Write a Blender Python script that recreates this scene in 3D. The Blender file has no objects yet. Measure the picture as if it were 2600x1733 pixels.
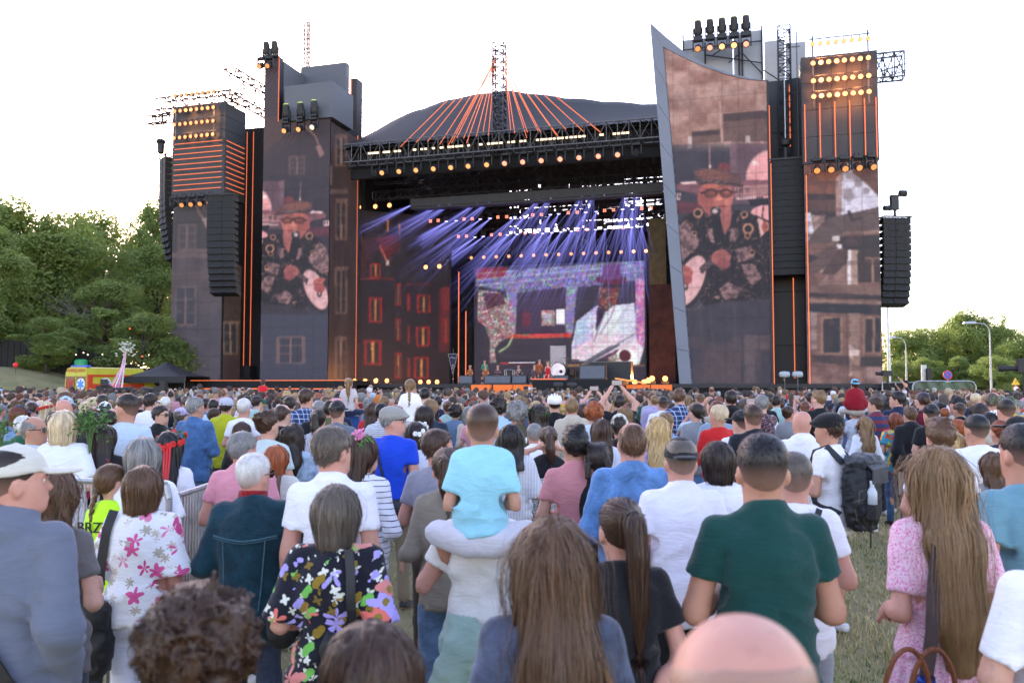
import bpy, math, random
import numpy as np
from mathutils import Matrix, Vector
R = math.radians
rng = np.random.default_rng(7)
random.seed(7)
scene = bpy.context.scene
C = scene.collection

# ------------------------------------------------------------------ camera, sky, sun, exposure
H_CAM, F_PX, CX, CY, HORIZON = 1.97, 2100.0, 1300.0, 866.5, 975.0     # measured on the 2600 x 1733 photograph
PITCH = math.atan((HORIZON - CY) / F_PX)
cam = bpy.data.cameras.new('camera'); cam_o = bpy.data.objects.new('camera', cam); C.objects.link(cam_o)
cam.sensor_width = 36.0; cam.lens = 36.0 * F_PX / 2600.0
cam_o.location = (0, 0, H_CAM); cam_o.rotation_euler = (R(90) + PITCH, 0, 0)
cam.clip_start = 0.05; cam.clip_end = 2000
cam.dof.use_dof = True; cam.dof.focus_distance = 9.0; cam.dof.aperture_fstop = 3.5
scene.camera = cam_o

SUN_EL, SUN_AZ = 15.0, -20.0                 # low evening sun behind the stage, to the left of it
world = bpy.data.worlds.new('World'); scene.world = world; world.use_nodes = True
wn = world.node_tree.nodes; wl = world.node_tree.links
sky = wn.new('ShaderNodeTexSky'); sky.sky_type = 'NISHITA'; sky.sun_disc = False
sky.sun_elevation = R(SUN_EL); sky.sun_rotation = R(SUN_AZ)
sky.altitude = 50; sky.air_density = 1.0; sky.dust_density = 0.6; sky.ozone_density = 2.0
bg = wn['Background']; bg.inputs['Strength'].default_value = 0.15
air = wn.new('ShaderNodeMix'); air.data_type = 'RGBA'; air.blend_type = 'MULTIPLY'; air.inputs[0].default_value = 1.0
air.inputs[7].default_value = (1.33, 1.0, .95, 1)            # evening air, a little rosier than the clear-sky model
wl.new(sky.outputs['Color'], air.inputs[6]); wl.new(air.outputs[2], bg.inputs['Color'])
sun = bpy.data.lights.new('sun', 'SUN'); sun_o = bpy.data.objects.new('sun', sun); C.objects.link(sun_o)
sun.energy = 2.2; sun.angle = R(1.5); sun.color = (1.0, 0.86, 0.66)
_d = Vector((math.sin(R(SUN_AZ)) * math.cos(R(SUN_EL)), math.cos(R(SUN_AZ)) * math.cos(R(SUN_EL)), math.sin(R(SUN_EL))))
sun_o.rotation_euler = _d.to_track_quat('Z', 'Y').to_euler()
EXPOSURE = 2.6
vs = scene.view_settings
vs.view_transform = 'Standard'; vs.look = 'None'; vs.exposure = EXPOSURE; vs.gamma = 1.0; vs.use_curve_mapping = False
EM = 2.0 ** (-EXPOSURE)                       # emission that shows as painted
scene.cycles.use_denoising = True
scene.cycles.max_bounces = 6; scene.cycles.transparent_max_bounces = 40
scene.cycles.sample_clamp_indirect = 4.0

# ------------------------------------------------------------------ measuring
_fw = np.array([0, math.cos(PITCH), math.sin(PITCH)]); _up = np.array([0, -math.sin(PITCH), math.cos(PITCH)])
CAM = np.array([0, 0, H_CAM])
def ray(u, v):
    return _fw + np.array([1.0, 0, 0]) * ((u - CX) / F_PX) + _up * ((CY - v) / F_PX)
def P(u, v, Y):
    d = ray(u, v); return CAM + d * (Y / d[1])
def proj(p):
    p = np.asarray(p, float) - CAM
    f = p @ _fw; return CX + F_PX * p[..., 0] / f, CY - F_PX * (p @ _up) / f
# the stage stands turned by 16 degrees: s along its front, t upstage
SA = R(-16.0)
EX = np.array([math.cos(SA), math.sin(SA), 0]); EY = np.array([-math.sin(SA), math.cos(SA), 0])
S0 = np.array([-11.36, 59.8, 0.0])
MS = Matrix.Translation(Vector(S0)) @ Matrix.Rotation(SA, 4, 'Z')
def SP(u, v, t=0.0):
    d = ray(u, v); k = (t - (CAM - S0) @ EY) / (d @ EY)
    p = CAM + k * d; return float((p - S0) @ EX), float(p[2])
def SD(u, v, s):                              # on the plane s = const: (t, z)
    d = ray(u, v); k = (s - (CAM - S0) @ EX) / (d @ EX)
    p = CAM + k * d; return float((p - S0) @ EY), float(p[2])
def W(s, t, z): return S0 + EX * s + EY * t + np.array([0, 0, z])

# ------------------------------------------------------------------ meshes
def mesh(name, verts, faces, smooth=False):
    me = bpy.data.meshes.new(name)
    v = np.asarray(verts, np.float32)
    if isinstance(faces, np.ndarray):
        nf, k = faces.shape
        me.vertices.add(len(v)); me.vertices.foreach_set('co', v.ravel())
        me.loops.add(nf * k); me.loops.foreach_set('vertex_index', faces.astype(np.int32).ravel())
        me.polygons.add(nf); me.polygons.foreach_set('loop_start', np.arange(0, nf * k, k, dtype=np.int32))
        me.update(calc_edges=True)
    else:
        me.from_pydata([tuple(map(float, q)) for q in v], [], [list(map(int, f)) for f in faces]); me.update()
    if smooth: me.polygons.foreach_set('use_smooth', np.ones(len(me.polygons), bool))
    return me
class MB:
    """collects shapes for ONE mesh"""
    def __init__(self): self.v = []; self.f = []
    def add(self, vs, fs):
        n = len(self.v); self.v += [tuple(q) for q in vs]; self.f += [tuple(i + n for i in f) for f in fs]; return self
    def box(self, a, b):
        x0, y0, z0 = a; x1, y1, z1 = b
        return self.add([(x0,y0,z0),(x1,y0,z0),(x1,y1,z0),(x0,y1,z0),(x0,y0,z1),(x1,y0,z1),(x1,y1,z1),(x0,y1,z1)],
                 [(0,3,2,1),(4,5,6,7),(0,1,5,4),(1,2,6,5),(2,3,7,6),(3,0,4,7)])
    def tube(self, a, b, ra, rb=None, n=6, cap=True):
        a = Vector(a); b = Vector(b); rb = ra if rb is None else rb
        d = (b - a); q = d.to_track_quat('Z', 'Y')
        vs = []
        for c, r in ((a, ra), (b, rb)):
            for i in range(n):
                w = 2 * math.pi * i / n; vs.append(tuple(c + q @ Vector((r * math.cos(w), r * math.sin(w), 0))))
        fs = [(i, (i + 1) % n, n + (i + 1) % n, n + i) for i in range(n)]
        if cap: fs += [tuple(range(n - 1, -1, -1)), tuple(range(n, 2 * n))]
        return self.add(vs, fs)
    def path(self, pts, r, n=6):
        for a, b in zip(pts[:-1], pts[1:]): self.tube(a, b, r, r, n)
        return self
    def prism(self, pts, t0, t1):
        """polygon in (s, z) extruded along t"""
        n = len(pts)
        vs = [(x, t0, z) for x, z in pts] + [(x, t1, z) for x, z in pts]
        fs = [tuple(range(n)), tuple(range(2 * n - 1, n - 1, -1))] + [(i, n + i, n + (i + 1) % n, (i + 1) % n) for i in range(n)]
        return self.add(vs, fs)
    def lathe(self, c, axis, prof, n=12):
        """profile of (distance along axis, radius)"""
        q = Vector(axis).to_track_quat('Z', 'Y'); c = Vector(c); vs = []; fs = []
        for h, r in prof:
            for i in range(n):
                w = 2 * math.pi * i / n; vs.append(tuple(c + q @ Vector((r * math.cos(w), r * math.sin(w), h))))
        for j in range(len(prof) - 1):
            for i in range(n): fs.append((j*n+i, j*n+(i+1)%n, (j+1)*n+(i+1)%n, (j+1)*n+i))
        fs.append(tuple(range(n - 1, -1, -1))); fs.append(tuple(range((len(prof)-1)*n, len(prof)*n)))
        return self.add(vs, fs)
    def mesh(self, name, smooth=False): return mesh(name, self.v, self.f, smooth)
def obj(name, me, m=None, parent=None, mw=None, color=None):
    if isinstance(me, MB): me = me.mesh(name)
    o = bpy.data.objects.new(name, me); C.objects.link(o)
    if m is not None and me is not None and len(me.materials) == 0: me.materials.append(m)
    if parent is not None: o.parent = parent
    if mw is not None: o.matrix_world = mw
    if color is not None: o.color = (*color, 1)
    return o
def tag(o, label=None, cat=None, group=None, kind=None):
    if label: o['label'] = label
    if cat: o['category'] = cat
    if group: o['group'] = group
    if kind: o['kind'] = kind
    return o
def empty(name, mw=None, loc=None, rz=0.0):
    o = bpy.data.objects.new(name, None); C.objects.link(o); o.empty_display_size = .2
    if mw is not None: o.matrix_world = mw
    elif loc is not None: o.location = loc; o.rotation_euler = (0, 0, rz)
    return o
def sm(s, t, z, rz=0.0): return MS @ Matrix.Translation((s, t, z)) @ Matrix.Rotation(rz, 4, 'Z')
def copy_tree(o, parent=None):
    c = o.copy(); C.objects.link(c); c.parent = parent
    for ch in o.children:
        k = ch.copy(); C.objects.link(k); k.parent = c
        for g in ch.children:
            q = g.copy(); C.objects.link(q); q.parent = k
    return c

# ------------------------------------------------------------------ materials
def srgb(r, g, b):
    f = lambda c: (c/255)/12.92 if c/255 <= .04045 else ((c/255+.055)/1.055)**2.4
    return (f(r), f(g), f(b))
_M = {}
def new_mat(name):
    m = bpy.data.materials.new(name); m.use_nodes = True; _M[name] = m
    return m, m.node_tree.nodes, m.node_tree.links, m.node_tree.nodes['Principled BSDF']
def N(n, kind, **kw):
    x = n.new('ShaderNode' + kind)
    for k, v in kw.items():
        if k in x.inputs: x.inputs[k].default_value = v
        else: setattr(x, k, v)
    return x
def noise_node(n, l, scale, detail=3, rough=.55, vec=None, dist=0.0):
    t = N(n, 'TexNoise'); t.inputs['Scale'].default_value = scale; t.inputs['Detail'].default_value = detail
    t.inputs['Roughness'].default_value = rough; t.inputs['Distortion'].default_value = dist
    if vec is not None: l.new(vec, t.inputs['Vector'])
    return t
def math_node(n, l, op, a, b=None, c=None):
    x = n.new('ShaderNodeMath'); x.operation = op
    for i, q in enumerate((a, b, c)):
        if q is None: continue
        if isinstance(q, (int, float)): x.inputs[i].default_value = q
        else: l.new(q, x.inputs[i])
    return x.outputs[0]
def ramp(n, l, fac, stops, interp='LINEAR'):
    r = n.new('ShaderNodeValToRGB'); r.color_ramp.interpolation = interp
    e = r.color_ramp.elements
    while len(e) < len(stops): e.new(.5)
    for q, (p, c) in zip(e, stops): q.position = p; q.color = (*c, 1) if len(c) == 3 else c
    l.new(fac, r.inputs['Fac']); return r.outputs['Color']
def mix(n, l, fac, a, b, kind='MIX'):
    x = n.new('ShaderNodeMix'); x.data_type = 'RGBA'; x.blend_type = kind
    for i, q in ((0, fac), (6, a), (7, b)):
        if isinstance(q, (int, float)): x.inputs[i].default_value = q
        elif isinstance(q, tuple): x.inputs[i].default_value = (*q, 1) if len(q) == 3 else q
        else: l.new(q, x.inputs[i])
    return x.outputs[2]
def bump(n, l, bs, height, strength=.3, dist=.01):
    b = n.new('ShaderNodeBump'); b.inputs['Strength'].default_value = strength; b.inputs['Distance'].default_value = dist
    l.new(height, b.inputs['Height']); l.new(b.outputs['Normal'], bs.inputs['Normal'])
def plain(name, col, rough=.7, metal=0.0, var=.25, scale=3.0, bmp=.15, spec=.3):
    """a real surface: base colour with grain and wear"""
    if name in _M: return _M[name]
    m, n, l, bs = new_mat(name)
    tc = N(n, 'TexCoord').outputs['Object']
    t = noise_node(n, l, scale, 5, .6, tc)
    lo = tuple(c * (1 - var) for c in col); hi = tuple(min(1, c * (1 + var)) for c in col)
    l.new(ramp(n, l, t.outputs['Fac'], [(.3, lo), (.7, hi)]), bs.inputs['Base Color'])
    bs.inputs['Metallic'].default_value = metal; bs.inputs['Specular IOR Level'].default_value = spec
    l.new(math_node(n, l, 'MULTIPLY_ADD', t.outputs['Fac'], .25, rough - .12), bs.inputs['Roughness'])
    if bmp: bump(n, l, bs, noise_node(n, l, scale * 8, 3, .6, tc).outputs['Fac'], bmp, .01)
    return m
def glow(name, col, strength):
    if name in _M: return _M[name]
    m, n, l, bs = new_mat(name)
    bs.inputs['Base Color'].default_value = (*[c * .3 for c in col], 1)
    bs.inputs['Emission Color'].default_value = (*col, 1); bs.inputs['Emission Strength'].default_value = strength * EM
    return m
def screen_mat():
    if 'led_screen' in _M: return _M['led_screen']
    m, n, l, bs = new_mat('led_screen')
    a = N(n, 'Attribute', attribute_name='picture')
    bs.inputs['Base Color'].default_value = (.012, .012, .015, 1); bs.inputs['Roughness'].default_value = .6
    bs.inputs['Specular IOR Level'].default_value = .2
    l.new(a.outputs['Color'], bs.inputs['Emission Color']); bs.inputs['Emission Strength'].default_value = EM
    return m
# smooth lattice noise for shapes and painted screens
_L = rng.random((32, 32, 32)).astype(np.float32)
def vnoise(x, y, z):
    xi = np.floor(x).astype(int); yi = np.floor(y).astype(int); zi = np.floor(z).astype(int)
    fx = x - xi; fy = y - yi; fz = z - zi
    fx = fx*fx*(3-2*fx); fy = fy*fy*(3-2*fy); fz = fz*fz*(3-2*fz)
    g = lambda a, b, c: _L[(xi+a) & 31, (yi+b) & 31, (zi+c) & 31]
    a0 = (g(0,0,0)*(1-fx)+g(1,0,0)*fx)*(1-fy)+(g(0,1,0)*(1-fx)+g(1,1,0)*fx)*fy
    a1 = (g(0,0,1)*(1-fx)+g(1,0,1)*fx)*(1-fy)+(g(0,1,1)*(1-fx)+g(1,1,1)*fx)*fy
    return (a0*(1-fz)+a1*fz)*2-1
# ------------------------------------------------------------------ stage materials
BLACK = plain('black_cloth', (.012, .012, .013), .85, scale=1.5)
BLACKP = plain('black_paint', (.02, .02, .022), .5, scale=4)
CHAR = plain('charcoal_panel', (.035, .036, .04), .6, scale=.8, bmp=.05)
GREYP = plain('grey_panel', (.15, .165, .20), .55, scale=.6, bmp=.04, var=.08)
GREYT = plain('dark_grey_panel', (.092, .097, .11), .55, scale=.6, bmp=.04, var=.08)
GREYL = plain('pale_grey_panel', (.30, .31, .33), .6, scale=.6, bmp=.05, var=.1)
STEEL = plain('dull_steel', (.09, .09, .095), .45, .6, scale=6)
DARKST = plain('dark_steel', (.03, .03, .032), .5, .4, scale=6)
GALV = plain('galvanised_steel', (.32, .33, .35), .4, .7, scale=5)
ROOFM = plain('roof_membrane', (.025, .023, .022), .75, scale=.35, var=.35, bmp=.1)
ORANGE_TUBE = glow('orange_led_tube', (1.0, .21, .075), 1.05)
ORANGE_FRONT = glow('orange_lit_front', (.95, .19, .015), .62)
AMBER = glow('amber_lamp', (1.0, .34, .11), 1.8)
AMBER_HOT = glow('hot_amber_lamp', (1.0, .34, .10), 4.2)
AMBER_DIM = glow('dim_amber_lamp', (1.0, .36, .10), 1.0)
WARM_W = glow('warm_white_lamp', (1.0, .74, .45), 2.2)
RED_HOT = glow('red_hot_lamp', (1.0, .27, .16), 2.4)
BLUE_LED = glow('blue_led', (.35, .35, 1.0), 6.0)
YEL_GRN = glow('yellow_green_lens', (.75, .85, .15), .9)

def truss(mb, a, b, w, h, rungs, r=.03, updir=(0, 0, 1)):
    """four-chord lattice girder from a to b, w wide, h high"""
    a = Vector(a); b = Vector(b); d = (b - a).normalized(); up = Vector(updir); sd = d.cross(up).normalized(); up = sd.cross(d).normalized()
    cs = [(-w/2, -h/2), (w/2, -h/2), (w/2, h/2), (-w/2, h/2)]
    q = lambda f, c: a + (b - a) * f + sd * c[0] + up * c[1]
    for c in cs: mb.tube(q(0, c), q(1, c), r, n=5)
    for i in range(rungs + 1):
        f = i / rungs
        for k in range(4):
            mb.tube(q(f, cs[k]), q(f, cs[(k + 1) % 4]), r * .6, n=4, cap=False)
            if i < rungs:
                g = (i + 1) / rungs; c0, c1 = (cs[k], cs[(k + 1) % 4]) if i % 2 else (cs[(k + 1) % 4], cs[k])
                mb.tube(q(f, c0), q(g, c1), r * .6, n=4, cap=False)
    return mb

# ------------------------------------------------------------------ painted pictures for the screens
class Paint:
    def __init__(self, u, v): self.u = u; self.v = v; self.c = np.zeros(u.shape + (3,)); self.c[:] = (.05, .05, .06)
    def put(self, m, col, a=1.0):
        m = (np.asarray(m, float) * a)[..., None]; self.c = self.c * (1 - m) + np.array(col) / 255. * m; return self
    def rect(self, x0, x1, y0, y1, col, a=1.0): return self.put((self.u > x0) & (self.u < x1) & (self.v > y0) & (self.v < y1), col, a)
    def ell(self, cx, cy, rx, ry, col, a=1.0, rot=0.0, soft=.06):
        x = self.u - cx; y = self.v - cy; c, s = math.cos(rot), math.sin(rot)
        d = np.sqrt(((x*c + y*s)/rx)**2 + ((-x*s + y*c)/ry)**2); return self.put(np.clip((1 - d)/soft + .5, 0, 1), col, a)
    def poly(self, pts, col, a=1.0):
        x, y = self.u, self.v; ins = np.zeros(x.shape, bool); n = len(pts)
        for i in range(n):
            x0, y0 = pts[i]; x1, y1 = pts[(i + 1) % n]
            if y0 == y1: continue
            ins ^= ((y0 > y) != (y1 > y)) & (x < (x1 - x0) * (y - y0) / (y1 - y0) + x0)
        return self.put(ins, col, a)
    def mask(self, pts):
        k = Paint(self.u, self.v); k.c[:] = 0; k.poly(pts, (255, 255, 255)); return k.c[..., 0] > .5
    def line(self, pts, w, col, a=1.0):
        m = np.zeros(self.u.shape)
        for (x0, y0), (x1, y1) in zip(pts[:-1], pts[1:]):
            dx, dy = x1 - x0, y1 - y0; h = np.clip(((self.u-x0)*dx + (self.v-y0)*dy)/(dx*dx+dy*dy+1e-9), 0, 1)
            m = np.maximum(m, np.clip(1.2 - np.hypot(self.u-x0-h*dx, self.v-y0-h*dy)/(w/2), 0, 1))
        return self.put(np.clip(m*3, 0, 1), col, a)
    def grain(self, amp, s=.25, sx=1.0):
        k = vnoise(self.u*s*sx, self.v*s, self.u*0+3.3) + .6*vnoise(self.u*s*2.7*sx, self.v*s*2.7, self.u*0+9.1)
        self.c = np.clip(self.c * (1 + amp * k[..., None]), 0, 1); return self
    def window(self, cx, cy, w, h, frame=(150, 110, 100), glass=(45, 42, 50), a=1.0):
        self.rect(cx-w/2-4, cx+w/2+4, cy-h/2-4, cy+h/2+4, frame, .55*a); self.rect(cx-w/2, cx+w/2, cy-h/2, cy+h/2, glass, a)
        self.rect(cx-1.8, cx+1.8, cy-h/2, cy+h/2, frame, a)
        for k in (-.17, .17): self.rect(cx-w/2, cx+w/2, cy+h*k-.9, cy+h*k+.9, frame, .7*a)
        return self
def singer(p):
    """bearded man in a checked cap with tinted glasses, microphone and banjo; coordinates of the big screen"""
    k = 0.2869; X = lambda x: 1640 + x*k; Y = lambda y: 380 + y*k; Q = lambda pts: [(X(x), Y(y)) for x, y in pts]
    p.poly(Q([(745,-60),(1110,-60),(1110,480),(745,480)]), (105, 72, 85), .8); p.rect(X(745), X(800), Y(-60), Y(400), (130, 95, 105), .5)
    p.ell(X(1120), Y(255), 235*k, 255*k, (205, 150, 150)); p.ell(X(1120), Y(255), 215*k, 235*k, (228, 150, 155))
    p.line(Q([(560,-40),(568,170)]), 12*k, (160, 120, 120)); p.ell(X(568), Y(150), 8*k, 22*k, (235, 190, 185)); p.ell(X(965), Y(118), 25*k, 20*k, (235, 205, 205))
    p.poly(Q([(270,305),(420,285),(1110,265),(1110,400),(790,415),(450,395),(270,350)]), (125, 75, 88)); p.poly(Q([(780,330),(1110,300),(1110,395),(790,400)]), (165, 115, 115))
    p.poly(Q([(300,285),(440,275),(450,305),(310,305)]), (225, 185, 185))
    # the letters on the keyboard: U S  T I
    for seg in ([(805,345),(803,378),(825,380),(832,345)], [(860,348),(842,348),(842,362),(858,364),(856,380),(838,380)], [(880,343),(905,340)], [(893,343),(890,376)], [(912,340),(909,375)]):
        p.line(Q(seg), 8*k, (60, 35, 50))
    p.rect(X(800), X(1030), Y(408), Y(440), (225, 175, 175)); 
    for x in range(805, 1030, 22): p.rect(X(x), X(x+9), Y(408), Y(430), (50, 35, 45))
    p.poly(Q([(180,390),(310,385),(300,445),(185,450)]), (215, 170, 175))
    for x in range(195, 305, 30): p.rect(X(x), X(x+12), Y(395), Y(430), (60, 45, 55))
    p.poly(Q([(190,450),(480,470),(480,560),(190,560)]), (95, 45, 58))
    p.poly(Q([(900,440),(1110,430),(1110,500),(930,500)]), (38, 32, 40)); p.ell(X(1060), Y(560), 130*k, 70*k, (225, 150, 155)); p.line(Q([(1040,500),(1030,600)]), 10*k, (50, 40, 45)); 
    # shirt: black with pale chains and ribbons
    body = [(230,1010),(225,860),(270,700),(340,590),(480,530),(540,545),(640,700),(690,740),(740,700),(770,530),(860,540),(1000,590),(1110,640),(1110,1320),(700,1340),(520,1380),(240,1050)]
    p.poly(Q(body), (33, 27, 33)); bm = p.mask(Q(body)); sc = 1/6.5
    n1 = vnoise(p.u*sc, p.v*sc, p.u*0+1.7); n2 = vnoise(p.u*sc*.8+9, p.v*sc*.8, p.u*0+5.2); n3 = vnoise(p.u*.04, p.v*.04, p.u*0+8)
    p.put(bm & (np.abs(n1) < .055) & (n3 > .0), (168, 122, 112), .85); p.put(bm & (np.abs(n2) < .035) & (n3 < .1), (140, 88, 72), .7)
    for pts in ([(270,700),(345,620),(470,800),(460,860),(330,980),(230,960),(235,840)], [(790,880),(930,850),(960,960),(820,1000)], [(840,1010),(950,1010),(1030,1130),(940,1210),(880,1120)], [(650,1230),(720,1170),(860,1230),(800,1310),(690,1330)], [(530,700),(640,690),(670,830),(580,830)], [(750,700),(820,690),(800,800),(745,810)]):
        m = p.mask(Q(pts)); p.put(m, (178, 134, 134), .9); p.put(m & (np.sin((p.v*.9 - p.u*.5)*1.05 + n1*2) > .35), (70, 45, 50), .8); p.put(m & (n2 > .2), (60, 42, 48), .6)
    for cx, cy, r in ((460,560,34),(395,670,16),(430,740,18),(905,700,40),(900,760,22),(940,910,20),(870,575,26),(1045,680,40)):
        p.ell(X(cx), Y(cy), r*k*1.25, r*k*1.25, (190, 125, 95)); p.ell(X(cx), Y(cy), r*k*.8, r*k*.8, (33, 27, 33))
    p.poly(Q([(985,600),(1075,640),(1060,720),(1015,780)]), (215, 160, 160)); p.ell(X(1050), Y(680), 22*k, 55*k, (160, 75, 65))
    # neck and head
    p.poly(Q([(600,560),(760,520),(750,660),(700,750),(640,690)]), (160, 85, 80))
    p.ell(X(622), Y(410), 152*k, 185*k, (164, 84, 78)); p.ell(X(676), Y(430), 92*k, 150*k, (200, 116, 102), .55); p.ell(X(560), Y(470), 60*k, 90*k, (140, 70, 66), .45, soft=.8); p.ell(X(625), Y(310), 140*k, 34*k, (120, 60, 58), .6, soft=.7); p.ell(X(482), Y(430), 26*k, 62*k, (165, 80, 75))
    p.ell(X(640), Y(560), 105*k, 55*k, (150, 84, 82), .6); p.ell(X(575), Y(320), 70*k, 22*k, (214, 110, 88), .7)
    p.poly(Q([(630,400),(662,400),(680,450),(640,462),(612,452)]), (210, 118, 102)); p.line(Q([(622,458),(672,456)]), 7*k, (140, 68, 66))
    p.ell(X(678), Y(500), 42*k, 9*k, (150, 62, 66))
    for cx, w in ((575, 62), (708, 60)):
        p.ell(X(cx), Y(385), w*k, 40*k, (70, 38, 40)); p.ell(X(cx), Y(390), (w-12)*k, 29*k, (118, 60, 50)); p.ell(X(cx+8), Y(378), (w-34)*k, 9*k, (176, 100, 84), .6)
    p.line(Q([(630,368),(655,366)]), 14*k, (45, 28, 32)); p.line(Q([(490,385),(520,378)]), 16*k, (45, 28, 32)); p.line(Q([(768,372),(790,376)]), 12*k, (45, 28, 32))
    # cap with pompom
    p.ell(X(690), Y(160), 52*k, 46*k, (128, 55, 58)); p.ell(X(640), Y(240), 215*k, 68*k, (98, 66, 66), rot=.16); p.ell(X(600), Y(225), 150*k, 46*k, (142, 78, 66), .7, rot=.1)
    cm = p.mask(Q([(430,190),(560,170),(760,200),(860,300),(760,300),(430,270)]))
    p.put(cm & (np.sin(p.u*.55+p.v*.2) > .72), (78, 60, 72), .7); p.put(cm & (np.sin(p.v*.8-p.u*.15) > .75), (165, 96, 74), .6)
    p.line(Q([(480,300),(620,280),(740,300),(850,320)]), 24*k, (70, 50, 54)); p.line(Q([(500,278),(740,290)]), 5*k, (150, 125, 120))
    # microphone, its stand, and the banjo
    p.poly(Q([(570,580),(650,560),(700,800),(610,840)]), (30, 26, 32)); p.ell(X(617), Y(545), 48*k, 42*k, (45, 40, 46)); p.ell(X(610), Y(545), 26*k, 20*k, (190, 165, 165)); p.ell(X(632), Y(512), 22*k, 12*k, (130, 105, 105))
    p.ell(X(405), Y(1165), 132*k, 262*k, (45, 36, 40), rot=.42); p.ell(X(392), Y(1160), 112*k, 240*k, (214, 160, 165), rot=.42)
    p.poly(Q([(470,1045),(575,955),(610,1000),(490,1105)]), (62, 45, 50))
    for i in range(7): p.line(Q([(478+i*17, 1045-i*14),(492+i*17, 1098-i*14)]), 3*k, (190, 150, 150))
    p.ell(X(335), Y(1090), 82*k, 66*k, (176, 88, 84)); p.ell(X(345), Y(1150), 62*k, 48*k, (160, 76, 76)); p.ell(X(262), Y(1090), 45*k, 40*k, (45, 34, 40))
    for i in range(3): p.line(Q([(290, 1075+i*30),(405, 1060+i*36)]), 5*k, (130, 58, 60))
    p.ell(X(348), Y(1212), 26*k, 34*k, (60, 42, 46)); p.ell(X(348), Y(1205), 14*k, 20*k, (185, 140, 140))
    p.ell(X(665), Y(955), 85*k, 70*k, (172, 92, 90)); p.ell(X(690), Y(1010), 60*k, 45*k, (145, 72, 76))
    for i in range(4): p.line(Q([(592+i*20, 935-i*22),(690+i*14, 965-i*22)]), 5*k, (125, 60, 64))
    tone_ = .90 + .06*vnoise(p.u*.02+3, p.v*.02, p.u*0+6) + .08*vnoise(p.u*.11, p.v*.11, p.u*0+2); p.c = np.clip(p.c*tone_[..., None], 0, 1); gy = p.c.mean(-1, keepdims=True); p.c = np.clip((gy*.12 + p.c*.88)*1.14, 0, 1)
    for i in range(14):
        w = 1.9 + i*.13; p.ell(X(405+150*math.cos(w-1.2)), Y(1165+255*math.sin(w-1.2)), 5*k, 6*k, (150, 130, 130), .7)
    return p
def paint_big(u, v):
    p = Paint(u, v); p.c[:] = np.array((60, 54, 66))/255
    p.put(np.clip((372 - v)/14 + .5, 0, 1), (160, 116, 106)); n = vnoise(u*.018, v*.03, u*0+2) + .5*vnoise(u*.07, v*.09, u*0+7)
    p.put((v < 372) * np.clip(n*.8 + .1, 0, .6), (190, 150, 145)); p.put((v < 330) * np.clip(-n*.7, 0, .5), (128, 84, 76))
    p.poly([(1836,292),(1960,283),(1960,360),(1836,360)], (105, 76, 72)); p.poly([(1836,290),(1960,280),(1960,300),(1836,308)], (72, 54, 54))
    p.poly([(1756,336),(1830,330),(1830,360),(1756,366)], (110, 80, 74)); p.poly([(1756,334),(1830,328),(1830,342),(1756,348)], (72, 54, 54))
    p.rect(1746, 1757, 345, 378, (205, 185, 190), .8); p.rect(1893, 1905, 344, 364, (205, 190, 195), .8); p.line([(1828,260),(1834,360)], 7, (190, 150, 140), .7)
    p.rect(1600, 1990, 366, 384, (88, 76, 84), .55)
    # lower part: faint facade
    p.put(np.clip((v - 850)/60, 0, .55) * np.clip(.5 + vnoise(u*.03, v*.02, u*0), 0, 1), (92, 70, 74)); p.rect(1890, 1918, 850, 985, (112, 90, 88), .45); p.rect(1918, 1990, 850, 885, (104, 82, 82), .5); p.rect(1932, 1990, 890, 985, (52, 47, 60), .8)
    for x0, x1 in ((1775,1785),(1864,1868),(1800,1812)): p.line([(x0,760),(x1,880)], 6, (92, 92, 84), .25)
    singer(p); p.grain(.05, .3); return p.c
def paint_tall(u, v):
    p = Paint(u, v); p.c[:] = np.array((58, 57, 70))/255
    p.put(np.clip((560 - v)/120, 0, .75), (62, 50, 54))
    p.poly([(660,300),(830,290),(720,345),(660,400)], (78, 60, 58)); p.put(p.mask([(660,150),(835,150),(835,300),(660,420)]) & (np.sin(u*.5+v*.28) > .3), (88, 66, 62), .6)
    p.line([(775,320),(800,345),(812,375)], 5, (128, 98, 92)); p.poly([(800,370),(814,368),(824,392),(812,400)], (138, 104, 104))
    p.window(754, 420, 34, 40, (128, 94, 90), (70, 60, 66))
    q = Paint(1820 - (u - 748)*1.27, 501 + (v - 568)*1.27); q.c = p.c.copy(); q.c = np.where((v > 430)[..., None] & (v < 800)[..., None], np.array((54, 46, 56))/255, q.c); singer(q)
    m = (np.clip((v - 440)/20, 0, 1))[..., None]; p.c = p.c*(1-m) + q.c*m
    m = np.clip((v - 790)/12, 0, 1)[..., None]; p.c = p.c*(1-m) + np.array((62, 62, 78))/255*m
    p.window(738, 888, 56, 62, (142, 108, 100), (58, 56, 70)); p.rect(700, 708, 855, 922, (128, 98, 94), .6); p.rect(768, 776, 855, 922, (128, 98, 94), .6); p.rect(660, 667, 855, 915, (130, 98, 94), .5)
    p.grain(.06, .3); return p.c
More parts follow.
